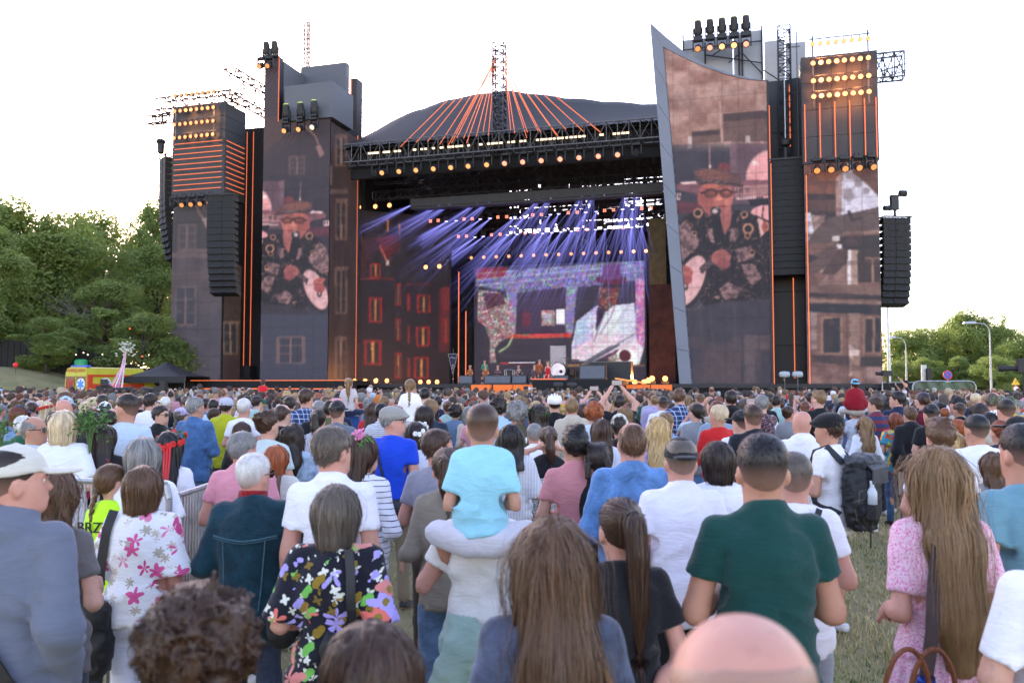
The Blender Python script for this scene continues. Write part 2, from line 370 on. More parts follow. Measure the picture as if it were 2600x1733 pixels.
def paint_small(u, v):
    p = Paint(u, v); n = vnoise(u*.05, v*.03, u*0+4); p.c = np.array((80, 69, 74))/255 * (1 + .12*n[..., None])
    p.put(np.clip((v-720)/250, 0, .45), (70, 72, 88)); p.poly([(430,540),(485,505),(535,550),(535,632),(430,632)], (64, 60, 62))
    p.line([(494,510),(508,545),(522,560)], 5, (122, 98, 94)); p.poly([(512,556),(524,552),(534,574),(524,580)], (150, 122, 120))
    p.rect(430, 548, 642, 654, (112, 92, 90), .7); p.rect(450, 540, 630, 640, (122, 100, 98), .6); p.rect(430, 560, 690, 705, (98, 84, 84), .5)
    p.window(475, 602, 38, 58, (124, 98, 94), (70, 64, 68)); p.window(471, 776, 46, 92, (126, 102, 96), (62, 60, 70)); p.window(463, 938, 46, 60, (128, 102, 96), (58, 56, 64))
    p.put((np.mod(v, 7) < 1.6), (62, 54, 60), .3); p.grain(.08, .35); return p.c
def paint_small_side(u, v):
    p = Paint(u, v); p.c[:] = np.array((58, 44, 40))/255; p.put(np.clip((v-905)/20, 0, .7), (52, 34, 34)); p.put(np.mod(v, 6) < 1.5, (44, 32, 30), .5)
    p.window(585, 858, 30, 74, (138, 108, 84), (42, 40, 44)); p.rect(562, 608, 815, 822, (120, 92, 74), .6); p.grain(.1, .3); return p.c
def paint_tall_side(u, v):
    p = Paint(u, v); p.c[:] = np.array((62, 48, 46))/255; p.put(np.clip(.4 + vnoise(u*.1, v*.02, u*0+3), 0, .7), (48, 38, 38)); p.put(np.mod(v + u*.4, 7) < 1.6, (50, 38, 36), .5)
    for cy, h in ((385, 66), (560, 90), (740, 106), (912, 96)): p.window(866, cy, 22, h, (150, 112, 92), (46, 42, 46)); p.rect(852, 884, cy-h/2-10, cy-h/2-5, (128, 98, 86), .7)
    p.rect(834, 884, 480, 492, (96, 76, 70), .8); p.rect(834, 842, 420, 470, (150, 120, 100), .6); p.grain(.1, .3); return p.c
def paint_right(u, v):
    p = Paint(u, v); k = .3956; X = lambda x: 1970+x*k; Y = lambda y: 380+y*k; Q = lambda q: [(X(a), Y(b)) for a, b in q]
    p.c[:] = np.array((120, 88, 84))/255; p.poly(Q([(180,90),(400,90),(390,280),(190,280)]), (124, 78, 66))
    p.poly(Q([(190,280),(390,285),(400,450),(190,450)]), (92, 68, 66)); p.poly(Q([(190,285),(390,285),(390,320),(190,320)]), (58, 48, 50)); p.poly(Q([(190,380),(390,400),(390,440),(190,450)]), (62, 52, 54))
    p.poly(Q([(385,180),(425,150),(430,430),(385,430)]), (165, 135, 132)); p.poly(Q([(460,90),(485,90),(490,150),(560,200),(670,310),(670,370),(420,430),(430,130)]), (214, 206, 226))
    p.poly(Q([(500,80),(680,80),(680,310),(560,190),(500,150)]), (104, 74, 68))
    p.poly(Q([(195,405),(225,405),(245,540),(195,545)]), (214, 210, 228)); p.poly(Q([(230,420),(320,420),(300,480),(250,520)]), (168, 138, 134)); p.poly(Q([(195,555),(235,555),(250,590),(195,590)]), (214, 208, 224))
    p.poly(Q([(240,530),(330,440),(670,365),(690,530),(430,545),(350,600),(200,600)]), (96, 80, 80)); p.poly(Q([(430,525),(690,510),(690,535),(430,545)]), (150, 120, 112)); p.line(Q([(470,400),(490,450),(540,440)]), 8, (62, 52, 54))
    p.poly(Q([(370,560),(690,545),(690,640),(440,640)]), (62, 54, 56)); p.rect(X(360), X(410), Y(552), Y(585), (205, 190, 190)); p.rect(X(390), X(425), Y(608), Y(635), (222, 212, 222)); p.rect(X(390), X(425), Y(642), Y(672), (222, 212, 222))
    p.poly(Q([(205,680),(270,660),(390,590),(400,690),(330,770),(205,800)]), (98, 78, 78)); p.line(Q([(290,778),(350,755),(395,700)]), 7, (176, 148, 140)); p.poly(Q([(205,670),(280,690),(210,730)]), (58, 52, 54))
    p.poly(Q([(400,640),(530,640),(530,880),(260,880),(330,800)]), (150, 118, 112), .7); p.poly(Q([(400,640),(465,640),(460,720),(380,800),(290,800)]), (82, 64, 64)); p.rect(X(460), X(482), Y(645), Y(885), (226, 216, 224)); p.rect(X(482), X(525), Y(650), Y(890), (170, 140, 132))
    p.rect(X(525), X(690), Y(640), Y(850), (66, 56, 56)); p.rect(X(612), X(630), Y(690), Y(850), (158, 118, 104)); p.rect(X(575), X(670), Y(690), Y(705), (130, 98, 90))
    p.poly(Q([(205,860),(690,870),(690,935),(205,915)]), (128, 98, 92)); p.put(p.mask(Q([(205,860),(690,870),(690,935),(205,915)])) & (np.sin(u*1.1+v*.4) > .4), (104, 78, 76), .7)
    p.poly(Q([(205,915),(690,935),(690,965),(205,945)]), (60, 52, 56)); p.poly(Q([(205,955),(690,975),(690,995),(205,975)]), (150, 120, 108), .8); p.poly(Q([(205,985),(690,995),(690,1060),(205,1040)]), (46, 46, 54))
    p.rect(X(205), X(262), Y(1040), Y(1280), (150, 126, 124)); p.rect(X(470), X(540), Y(1050), Y(1450), (140, 112, 104))
    for x0, x1 in ((290, 430), (560, 690)):
        p.rect(X(x0), X(x1), Y(1070), Y(1310), (150, 118, 102), .8); p.rect(X(x0+15), X(x1-65 if x1 < 500 else 620), Y(1085), Y(1300), (58, 50, 54)); p.rect(X(365 if x1 < 500 else 637), X(x1-18), Y(1080), Y(1300), (46, 46, 54))
    p.poly(Q([(230,1315),(480,1325),(480,1385),(230,1360)]), (66, 54, 56)); p.poly(Q([(545,1325),(690,1325),(690,1390),(545,1390)]), (62, 54, 58)); p.poly(Q([(470,1250),(540,1290),(530,1320),(470,1320)]), (210, 186, 186))
    p.rect(X(470), X(490), Y(1320), Y(1450), (190, 160, 152), .8); p.put(np.clip((v-930)/30, 0, .45)*np.clip(.5+vnoise(u*.05, v*.05, u*0), 0, 1), (170, 136, 136)); p.rect(X(570), X(690), Y(1395), Y(1540), (165, 138, 138), .6)
    p.put(np.clip(-.1+vnoise(u*.045, v*.06, u*0+5), 0, .5), (86, 64, 64)); p.grain(.10, .16); p.grain(.07, .5); return p.c
def paint_inner(u, v):
    p = Paint(u, v); p.c[:] = np.array((26, 15, 17))/255; k = .3827; X = lambda x: 850+x*k; Y = lambda y: 480+y*k; Q = lambda q: [(X(a), Y(b)) for a, b in q]
    m = p.mask(Q([(150,330),(390,300),(390,600),(150,600)])); p.put(m & (np.sin(u*.6+v*.9) > .25), (120, 24, 22), .7); p.poly(Q([(210,500),(300,390),(390,500),(390,600),(200,600)]), (30, 20, 22))
    p.put(p.mask(Q([(270,320),(440,300),(440,420),(330,440)])) & (np.sin(u*.3-v*.8) > 0), (140, 34, 26), .7); p.line(Q([(300,380),(330,440),(355,500)]), 5, (170, 70, 55)); p.rect(X(338), X(360), Y(470), Y(505), (200, 170, 165))
    p.rect(X(150), X(400), Y(590), Y(602), (130, 34, 26), .8)
    def win(cx, cy, w, h, red): 
        if red: p.rect(X(cx-w*.75), X(cx+w*.75), Y(cy-h*.6), Y(cy+h*.6), (150, 20, 20), .9)
        p.rect(X(cx-w/2), X(cx+w/2), Y(cy-h/2), Y(cy+h/2), (60, 34, 26)); p.rect(X(cx-w*.12), X(cx+w*.12), Y(cy-h/2), Y(cy+h/2), (190, 120, 60)); p.rect(X(cx-w*.42), X(cx-w*.16), Y(cy-h*.42), Y(cy+h*.42), (30, 20, 22)); p.rect(X(cx+w*.16), X(cx+w*.42), Y(cy-h*.42), Y(cy+h*.42), (30, 20, 22))
    for a in ((350,240,40,90,0),(428,270,24,80,0),(270,540,50,80,1),(270,800,60,140,1),(252,1085,80,140,1)): win(*a)
    p.rect(X(395), X(400), Y(300), Y(1280), (70, 30, 26), .4)
    for a in ((590,760,60,100,1),(585,978,62,110,1),(575,1185,66,120,1),(738,730,30,120,1),(735,940,30,130,1),(422,700,24,120,1),(422,930,24,120,1),(422,1170,28,140,1)): win(*a)
    for y0, y1 in ((690,810),(905,1025),(1120,1250)): p.rect(X(480), X(500), Y(y0), Y(y1), (150, 24, 20), .8)
    p.poly(Q([(690,660),(760,640),(760,1080),(690,1080)]), (120, 18, 18), .55); p.rect(X(470), X(640), Y(625), Y(640), (120, 26, 26), .6); p.grain(.3, .35); return p.c
def paint_back(u, v):
    p = Paint(u, v); p.c[:] = np.array((40, 36, 46))/255; k = .3827; X = lambda x: 850+x*k; Y = lambda y: 480+y*k; Q = lambda q: [(X(a), Y(b)) for a, b in q]
    h = rng.random(u.shape); h2 = rng.random(u.shape)
    n = vnoise(u*.9, v*1.2, u*0) + .5*vnoise(u*2.1, v*2.1, u*0+4); band = np.sin(v*1.9 + .25*u*0)
    def glitch(pts, cols, dens=1.0, a=.95):
        m = p.mask(Q(pts)) if isinstance(pts, list) else pts
        w = (vnoise(u*.16, v*.22, u*0+len(cols)) + .5*n + (h-.5)*.8 + 1.3)/2.6; idx = np.clip((w*len(cols)), 0, len(cols)-1).astype(int)
        col = np.array(cols)[idx]/255.*(0.75+.25*(band[..., None] > -.3)); mm = (m & (h2 < dens))[..., None]*a; p.c = p.c*(1-mm) + col*mm
    PUR = [(70,130,85),(105,90,180),(88,82,160),(150,80,110),(80,165,95),(130,125,200)]
    WHT = [(176,196,190),(190,176,182),(168,196,202),(200,204,200),(176,150,172),(160,160,186)]
    GRN = [(60,150,70),(110,80,120),(160,60,60),(190,190,180),(80,120,90),(130,110,150)]
    glitch([(940,560),(2055,480),(2055,600),(1720,640),(1200,690),(940,640)], PUR, .8); p.put(p.mask(Q([(940,515),(1140,515),(1140,580),(940,600)])), (120, 24, 28), .6)
    for y0, y1 in ((560,520),(600,548),(640,585)): p.line(Q([(940,y0),(2050,y1-45)]), 3.0, (160, 190, 160), .35)
    glitch([(1140,680),(1220,670),(1200,980),(1150,960)], PUR); glitch([(1535,645),(1610,640),(1580,960),(1525,950)], PUR); glitch([(1995,600),(2055,590),(2055,1060),(1990,1060)], [(200,90,110),(105,80,160),(215,120,130),(150,150,170)])
    p.poly(Q([(1210,690),(1530,650),(1530,950),(1200,965)]), (44, 34, 50)); glitch([(1370,805),(1460,800),(1460,905),(1370,905)], GRN); p.rect(X(1470), X(1527), Y(795), Y(898), (205, 180, 200)); p.rect(X(1390), X(1440), Y(825), Y(880), (120, 130, 150), .6)
    glitch([(1140,960),(1570,955),(1570,985),(1140,990)], [(170,30,30),(150,40,40),(200,60,60),(80,130,60)]); p.rect(X(1240), X(1300), Y(815), Y(910), (120, 24, 30), .4)
    # thistle-like plant
    glitch([(950,670),(1090,680),(1180,770),(1190,960),(1100,1010),(1060,1060),(1070,1150),(1030,1150),(1030,1000),(990,900),(945,880)], GRN, .85); p.poly(Q([(980,690),(1120,690),(1130,760),(1010,800)]), (50, 20, 26), .8)
    p.line(Q([(1180,980),(1150,1040),(1090,1080)]), 5, (130, 150, 110), .8)
    # man in hat and pale jacket
    glitch([(1600,880),(1740,770),(1790,800),(1860,770),(1990,755),(2000,1000),(2050,1060),(2020,1160),(1900,1180),(1880,1060),(1700,1150),(1570,1130),(1570,1040),(1590,960)], WHT)
    p.put(p.mask(Q([(1600,960),(1990,960),(2040,1100),(1570,1140)])) & (n > .2), (190, 96, 130), .5); p.put(p.mask(Q([(1600,880),(1740,770),(1700,1000),(1580,1060)])) & (n < -.15), (120, 100, 180), .7)
    p.poly(Q([(1740,780),(1800,800),(1730,950)]), (40, 28, 48)); p.line(Q([(1800,800),(1760,900),(1720,1010)]), 3, (90, 80, 110)); p.line(Q([(1860,770),(1830,850),(1760,960)]), 3, (110, 90, 120)); p.put(p.mask(Q([(1900,770),(1990,755),(2000,1000),(1880,1040)])) & (n > -.1), (120, 120, 160), .45); p.put(p.mask(Q([(1600,900),(1690,830),(1660,1010),(1590,1040)])), (104, 140, 150), .45); p.poly(Q([(1750,660),(1890,650),(1880,740),(1800,815),(1760,780)]), (60, 34, 48)); glitch([(1750,650),(1895,655),(1870,760),(1800,800),(1750,750)], [(84,146,104),(146,52,52),(56,38,46),(108,56,58),(78,124,88)])
    p.ell(X(1835), Y(600), 100*k, 34*k, (66, 26, 40)); p.poly(Q([(1770,600),(1785,500),(1890,490),(1900,600)]), (74, 44, 80)); p.rect(X(1770), X(1800), Y(690), Y(720), (50, 20, 28), .8)
    p.poly(Q([(1640,1150),(1830,1040),(1900,1030),(1680,1160)]), (50, 48, 60)); p.line(Q([(1640,1165),(1990,960)]), 3, (90, 90, 100)); p.ell(X(1930), Y(1120), 75*k, 60*k, (220, 200, 205)); p.ell(X(1925), Y(1105), 40*k, 40*k, (60, 26, 34))
    glitch([(1810,1120),(1870,1090),(1900,1170),(1820,1180)], GRN); p.rect(X(1400), X(2055), Y(1165), Y(1172), (190, 130, 50), .6); p.rect(X(1100), X(1330), Y(1152), Y(1160), (180, 40, 40), .6)
    p.c *= (.90 + .12*vnoise(u*.012, v*.9, u*0+3))[..., None]; p.c = np.clip(p.c*1.55, 0, 1); return p.c
def soften(c, n=1):
    for _ in range(n):
        for ax in (0, 1):
            q = np.concatenate([np.take(c, [0], ax), c, np.take(c, [-1], ax)], ax); c = (np.take(q, range(0, c.shape[ax]), ax) + 2*c + np.take(q, range(2, c.shape[ax]+2), ax))/4
    return c
def picture(name, corners, nx, ny, fn, parent, mask=None):
    """a flat screen: grid of picture cells in stage coordinates; corners = (a, b, c, d) from bottom left, counter-clockwise"""
    a, b, c, d = (np.array(q, float) for q in corners)
    fx = np.linspace(0, 1, nx + 1)[None, :, None]; fy = np.linspace(0, 1, ny + 1)[:, None, None]
    g = (a*(1-fx) + b*fx)*(1-fy) + (d*(1-fx) + c*fx)*fy
    w = S0 + g[..., :1]*EX + g[..., 1:2]*EY + g[..., 2:]*np.array([0, 0, 1.])
    u, v = proj(w); col = soften(fn(u, v), 1); col = np.clip(col*(1 + .10*(rng.random(col.shape[:2])[..., None]-.5)), 0, 1)
    run = np.hypot(g[..., 0], g[..., 1]); seam = (np.mod(run, 1.0) < .07) | (np.mod(g[..., 2], 1.0) < .07); col = col*np.where(seam, .90, 1.0)[..., None]      # joints between the screen tiles
    lin = np.where(col <= .04045, col/12.92, ((col+.055)/1.055)**2.4)
    idx = np.arange((nx+1)*(ny+1)).reshape(ny+1, nx+1)
    f = np.stack([idx[:-1,:-1], idx[:-1,1:], idx[1:,1:], idx[1:,:-1]], -1)
    if mask is not None: f = f[mask(u, v)[:-1, :-1]]
    me = mesh(name, g.reshape(-1, 3), f.reshape(-1, 4))
    at = me.color_attributes.new('picture', 'FLOAT_COLOR', 'POINT')
    at.data.foreach_set('color', np.concatenate([lin.reshape(-1, 3), np.ones((lin.size//3, 1))], 1).astype(np.float32).ravel())
    return obj(name, me, screen_mat(), parent)

# ------------------------------------------------------------------ lamps that repeat
def make_moving_head(lens=AMBER):
    r = empty('moving_head_light')
    obj('base', MB().box((-.26,-.2,-.14), (.26,.2,0)), BLACKP, r)
    obj('yoke', MB().box((-.33,-.09,-.75), (-.26,.09,-.02)).box((.26,-.09,-.75), (.33,.09,-.02)).box((-.33,-.09,-.1), (.33,.09,-.02)), BLACKP, r)
    hd = obj('lamp_head', MB().lathe((0,.18,-.45), (0,-.85,-.52), [(0,.14),(.1,.21),(.32,.22),(.55,.22),(.58,.20)], 14), BLACKP, r)
    obj('lens', MB().lathe((0,.18,-.45), (0,-.85,-.52), [(.585,.165),(.6,.15)], 14), lens, hd)
    obj('clamp', MB().box((-.16,-.05,0), (-.08,.05,.18)).box((.08,-.05,0), (.16,.05,.18)), DARKST, r)
    return r
HEADS = {}
def moving_head(s, t, z, lens, label, group, rz=0.0, sc=1.0):
    if lens.name not in HEADS: HEADS[lens.name] = r = make_moving_head(lens)
    else: r = copy_tree(HEADS[lens.name])
    r.matrix_world = sm(s, t, z, rz) @ Matrix.Scale(sc, 4); tag(r, label, 'stage light', group); return r
def make_sky_beam(lens):
    r = empty('searchlight')
    obj('base', MB().box((-.24,-.2,0), (.24,.2,.14)), BLACKP, r)
    obj('yoke', MB().box((-.3,-.08,.1), (-.24,.08,.7)).box((.24,-.08,.1), (.3,.08,.7)).box((-.3,-.08,.08), (.3,.08,.16)), BLACKP, r)
    hd = obj('lamp_head', MB().lathe((0,.1,.25), (0,-.22,1), [(0,.2),(.15,.24),(.7,.24),(.9,.2)], 12), BLACKP, r)
    obj('lens', MB().lathe((0,.1,.25), (0,-.22,1), [(.9,.19),(.95,.17)], 12), lens, hd); return r
SKYB = []
def sky_beam(s, t, z, label, group, sc=1.0):
    r = copy_tree(SKYB[0]) if SKYB else make_sky_beam(YEL_GRN); SKYB.append(r)
    r.matrix_world = sm(s, t, z) @ Matrix.Scale(sc, 4); tag(r, label, 'stage light', group); return r
def par(mb_body, mb_lens, s, t, z, r=.15):
    mb_body.lathe((s, t+.25, z), (0,-1,-.12), [(0,.1*r/.15),(.1,r*1.05),(.24,r*1.1)], 10); mb_lens.lathe((s, t+.25, z), (0,-1,-.12), [(.245,r),(.25,r*.8)], 10)

# ------------------------------------------------------------------ platform, wings and roof
DECK = 2.0
stage = empty('stage_platform', MS); tag(stage, 'long black stage platform with orange lit front panels and thin orange edge lines', 'stage')
obj('deck', MB().box((-20, -4.0, 1.75), (37, 16, DECK)), BLACKP, stage)
obj('skirt', MB().box((-19.8, -3.8, 0), (36.8, -3.7, 1.75)), BLACK, stage)
sL = SP(310, 965, -6.2)[0]; sR = SP(902, 968, -6.2)[0]
obj('wing_front', MB().box((sL, -6.2, 0), (sR, -6.0, 2.22)).box((sL, -6.0, 1.9), (sR, -4.0, 2.2)), BLACK, stage)
obj('edge_line', MB().box((sL, -6.26, 2.2), (sR, -6.2, 2.245)), ORANGE_TUBE, stage)
s0 = SP(490, 987, -6.2)[0]; obj('edge_line', MB().box((s0, -6.26, SP(700, 986, -6.25)[1]-.05), (sR, -6.21, SP(700, 986, -6.25)[1]+.02)), ORANGE_TUBE, stage)
for u0, u1 in ((1196, 1246), (1252, 1300), (1303, 1352), (1590, 1650), (1653, 1706)):
    a = SP(u0, 985, -4.3)[0]; b = SP(u1, 985, -4.3)[0]
    obj('front_panel', MB().box((a, -4.3, .9), (b, -4.1, DECK - .06)), ORANGE_FRONT, stage)
a, b = SP(1352, 985, -6.5)[0], SP(1575, 985, -6.5)[0]
rz_ = SP(1440, 963, -6.5)[1]
obj('riser', MB().box((a, -6.5, 0), (b, -3.0, rz_)), BLACK, stage)
obj('edge_line', MB().box((a-.1, -6.3, rz_), (a+2.0, -6.2, rz_+.05)), ORANGE_TUBE, stage)
obj('edge_line', MB().add([(b-.3,-6.55,rz_+.02),(b+1.5,-6.9,rz_-.25),(b+1.5,-6.9,rz_-.17),(b-.3,-6.55,rz_+.1),(b-.3,-6.45,rz_+.02),(b+1.5,-6.8,rz_-.25),(b+1.5,-6.8,rz_-.17),(b-.3,-6.45,rz_+.1)], [(0,1,2,3),(7,6,5,4),(0,4,5,1),(3,2,6,7),(1,5,6,2),(0,3,7,4)]), AMBER_DIM, stage)
obj('side_riser', MB().box((b, -6.9, 0), (b+2.4, -4.2, rz_-.55)), BLACKP, stage)

# walls inside the portal
house = empty('stage_house', MS); tag(house, 'black box of the stage opening hung with dark drapes', 'stage')
TB = 14.0
sB0 = SP(1205, 700, TB-.6)[0]; sB1 = SP(1637, 700, TB-.6)[0]
zb_top = SP(1400, 588, TB)[1]
obj('back_wall', MB().box((0, TB, DECK), (29, TB+.3, zb_top)), BLACK, house)
sl = SP(905, 700, 0)[0]
obj('wing_wall', MB().box((-2.0, 4.7, DECK), (-1.6, TB+.6, 20.2)), BLACK, house)
obj('wing_wall', MB().box((27.5, 1.0, DECK), (27.8, TB, 17.5)), BLACK, house)
obj('drape', MB().box((-.8, TB-.9, DECK), (SP(1058, 560, TB-.9)[0], TB-.6, 20)), BLACK, house)
# inner picture wall with the red house fronts
inner = empty('inner_screen_wall', MS); tag(inner, 'dark angled wall of screens showing red old town windows inside the stage', 'screen')
ti0, ti1 = 4.0, 9.0
ia = SP(912, 940, ti0)[0]; ib = SP(1140, 940, ti1)[0]; itz = SP(960, 530, ti0)[1]
picture('led_screen', [(ia, ti0, DECK+.05), (ib, ti1, DECK+.05), (ib, ti1, itz), (ia, ti0, itz)], 110, 170, paint_inner, inner)
obj('housing', MB().add([(ia, ti0+.1, DECK), (ib, ti1+.1, DECK), (ib, ti1+.5, DECK), (ia, ti0+.5, DECK), (ia, ti0+.1, itz), (ib, ti1+.1, itz), (ib, ti1+.5, itz), (ia, ti0+.5, itz)], [(3,2,1,0),(4,5,6,7),(0,1,5,4),(1,2,6,5),(2,3,7,6),(3,0,4,7)]), BLACKP, inner)
for u, v0, v1 in ((1165, 690, 962), (1183, 790, 962)):
    s_, z1_ = SP(u, v0, 3.0); obj('light_tube', MB().tube((s_, 3, DECK), (s_, 3, z1_), .035), ORANGE_TUBE, inner)
# main screen at the back
back = empty('main_screen', MS); tag(back, 'wide back screen with a glitching picture of a hatted man in pale jacket', 'screen')
zt0, zb0 = SP(1400, 672, TB-.6)[1], SP(1400, 945, TB-.6)[1]
obj('housing', MB().box((sB0-.1, TB-.5, DECK), (sB1+.1, TB-.15, zt0+.1)), BLACKP, back)
picture('led_screen', [(sB0, TB-.6, DECK+.02), (sB1, TB-.6, DECK+.02), (sB1, TB-.6, zt0), (sB0, TB-.6, zt0)], 236, 142, paint_back, back)
# gold drape panel beside the sail
gold = empty('house_front_banner', MS); tag(gold, 'narrow ochre banner printed with a house wall beside the slanted portal', 'banner')
s_, z1_ = SP(1646, 556, 6.0); s2_ = SP(1690, 556, 6.0)[0]
obj('cloth', MB().box((s_, 6.0, 9.2), (s2_, 6.1, z1_)), plain('ochre_cloth', srgb(72, 64, 42), .8, scale=2, var=.35), gold)
obj('printed_wall', MB().box((s_, 6.0, DECK), (s2_+.6, 6.1, 9.2)), plain('printed_brick', srgb(52, 30, 28), .8, scale=1.4, var=.6), gold)

# roof: dark membrane vault behind the front girder
roof = empty('stage_roof', MS); tag(roof, 'huge dark scalloped membrane roof arching above the stage', 'roof')
sil = [(905,343),(1000,306),(1050,284),(1100,268),(1150,252),(1200,244),(1260,234),(1285,232),(1340,238),(1400,246),(1480,254),(1560,261),(1650,266),(1720,270)]
vs_, fs_ = [], []
TR = 9.0
rows = 9
rib = [SP(u, v, TR) for u, v in sil]; ss = np.linspace(-1.5, 28, 40)
zr = np.interp(ss, [q[0] for q in rib], [q[1] for q in rib]) + .10*np.abs(np.sin(np.arange(40)*math.pi/4))
for j in range(rows):
    f = j/(rows-1); t = -.5 + f*(TR + .5)
    for i, s_ in enumerate(ss): vs_.append((s_, t, 19.2*(1-f) + zr[i]*f - .15*math.sin(f*math.pi)))
for j in range(1, 6):
    f = j/5; t = TR + f*6.0
    for i, s_ in enumerate(ss): vs_.append((s_, t, zr[i]*(1-f*f) + 19.6*f*f))
n_ = len(ss)
for j in range(rows + 4):
    for i in range(n_-1): fs_.append((j*n_+i, j*n_+i+1, (j+1)*n_+i+1, (j+1)*n_+i))
k_ = len(vs_); vs_ += [(x, y, z-.25) for x, y, z in vs_]; fs_ += [tuple(reversed([q + k_ for q in f])) for f in fs_]
me = mesh('membrane', vs_, fs_, True); obj('membrane', me, ROOFM, roof)
gut = MB().box((-.6, .2, 17.0), (26, .5, 19.3)); obj('front_valance', gut, BLACK, roof)
bm_ = MB()
for t in (.5, 5, 9.5, 14.5): truss(bm_, (-.8, t, 18.3), (27.5, t, 18.3), .8, 1.0, 26, .035)
obj('rafters', bm_, DARKST, roof)
bm_ = MB(); rr = random.Random(3)
for k in range(150):
    x = rr.uniform(2, 26); z = rr.uniform(zb_top-.3, 18.5); a = rr.choice((.5, .9, -.6, .15, 1.2)); L = rr.uniform(1.5, 5); bm_.tube((x, TB-rr.uniform(.2, 3), z), (x+L*math.cos(a), TB-rr.uniform(.2, 3), z+L*math.sin(a)), rr.uniform(.04, .10), n=5)
for k in range(9):                                            # slatted rear gable, daylight between the slats
    z = zb_top + .35 + k*.5
    if z < 19:
        x = 6.0
        while x < 27:
            L = rr.uniform(1.0, 4.5)
            if rr.random() < .75: bm_.box((x, TB+.4, z+rr.uniform(-.12, .12)), (x+L, TB+.5, z + rr.uniform(.2, .5)))
            x += L + rr.uniform(0, .3)
for k in range(26): bm_.box((5 + k*.88, TB+.52, zb_top-.2), (5.1 + k*.88 + rr.uniform(0, .2), TB+.62, 19.4))
obj('rear_slats', bm_, DARKST, roof)
obj('rear_blind', MB().box((-3, TB-2, 17.2), (5.5, TB-1.9, 20.6)), BLACK, roof)
obj('rear_blind', MB().box((-3, TB+.3, 10), (7.5, TB+.4, 20.3)), BLACK, roof)

# front girder with its row of lights
gir = empty('front_truss', MS); tag(gir, 'long lattice girder across the stage front with a strip of warm lamps', 'truss')
zt_, zl_ = 18.55, 18.62
obj('lattice', truss(MB(), (-.6, -.6, zt_), (24.5, -.6, zt_), 1.1, 1.3, 34, .05), STEEL, gir)
obj('walkway', MB().box((3.0, 3.0, 15.15), (22, 3.8, 15.3)).box((3.0, 2.9, 15.3), (22, 2.95, 15.9)), DARKST, gir)
lm = MB(); a_ = SP(935, 390, -1.25); b_ = SP(1612, 336, -1.25); rr = random.Random(5)
n_l = 66
for i in range(n_l):
    if rr.random() < .3: continue
    f = i/n_l; s_ = a_[0] + f*(b_[0]-a_[0]); z = a_[1] + f*(b_[1]-a_[1]); lm.box((s_, -1.3, z-.05), (s_+.15+.1*rr.random(), -1.22, z+.06))
obj('lamp_strip', lm, WARM_W, gir)['kind'] = 'stuff'
xs_ = [455,568,680,795,910,1025,1147,1265,1385,1507,1632,1757,1885,2012]
for i, x in enumerate([405] + xs_ + [2135]):
    u = 800 + x*.3827; s_ = SP(u, 420, -.6)[0]
    lens = BLACKP if i in (0, 15) else (AMBER if i < 8 else RED_HOT)
    moving_head(s_, -.6, 17.75, lens, 'unlit moving head hanging at an end of the front girder' if i in (0, 15) else ('amber moving head hanging from the front girder before the dark roof' if i < 8 else 'glaring red moving head hanging from the front girder'), 'moving heads along the front girder')
# mast with its fan of orange strips
mast = empty('cable_mast', MS); tag(mast, 'lattice mast rising over the roof with a fan of glowing orange cables', 'mast')
ms_, mz_ = SP(1268, 112, -.6)
obj('lattice', truss(MB(), (ms_, -.6, 17.9), (ms_, -.6, mz_), .75, .75, 26, .045, (0, 1, 0)), DARKST, mast)
lo = [(565,975),(670,945),(745,940),(825,960),(880,970),(905,950),(940,915),(985,920),(1005,950),(1070,905),(1115,875),(1150,900),(1298,865),(1325,885),(1405,915),(1410,880),(1480,870),(1497,880),(1600,895),(1612,905),(1665,860),(1770,862),(1780,872),(1885,870),(1895,880)]
for i, (x, y) in enumerate(lo):
    left = x < 1220
    tx, ty = (1190, 360 + (x-565)*.14) if left else (1262, 370 + (1895-x)*.17)
    A = SP(800+x*.3827, y*.3827, -1.2); B = SP(800+tx*.3827, ty*.3827, -.7)
    obj('light_cable', MB().tube((A[0], -1.2, A[1]), (B[0], -.7, B[1]), .022, .036, 5), ORANGE_TUBE, mast)
# ------------------------------------------------------------------ towers beside the stage
TF = -2.0
def vtubes(parent, items, t, r=.028):
    for u, v0, v1 in items:
        s_, z1_ = SP(u, v0, t); z0_ = SP(u, v1, t)[1]
        obj('light_tube', MB().tube((s_, t, max(z0_, 1.0)), (s_, t, z1_), r, n=6), ORANGE_TUBE, parent)
# low tower (left of the stage as the audience sees it): screen below, striped dark box above
lt = empty('screen_tower', MS); tag(lt, 'dark tower ringed with horizontal orange light strips over a house front screen', 'tower')
s0 = SP(436, 700, TF)[0]; s1 = SP(564, 700, TF)[0]; zt = SP(500, 268, TF)[1]; zs = SP(500, 505, TF)[1]; td = 2.4
obj('screen_housing', MB().box((s0, TF+.05, .5), (s1-.05, TF+td, zs)), BLACKP, lt)
nb = 7; hh = (zt-zs)/nb
for i in range(nb): obj('panel', MB().box((s0-.1, TF-.1, zs+i*hh+.012), (s1+.1, TF+td+.1, zs+(i+1)*hh-.012)), CHAR, lt)
picture('led_screen', [(s0, TF, 2.0), (s1, TF, 2.0), (s1, TF, zs), (s0, TF, zs)], 60, 200, paint_small, lt)
picture('led_screen', [(s1, TF+.25, 2.0), (s1, TF+td, 2.0), (s1, TF+td, 11.0), (s1, TF+.25, 11.0)], 24, 110, paint_small_side, lt)
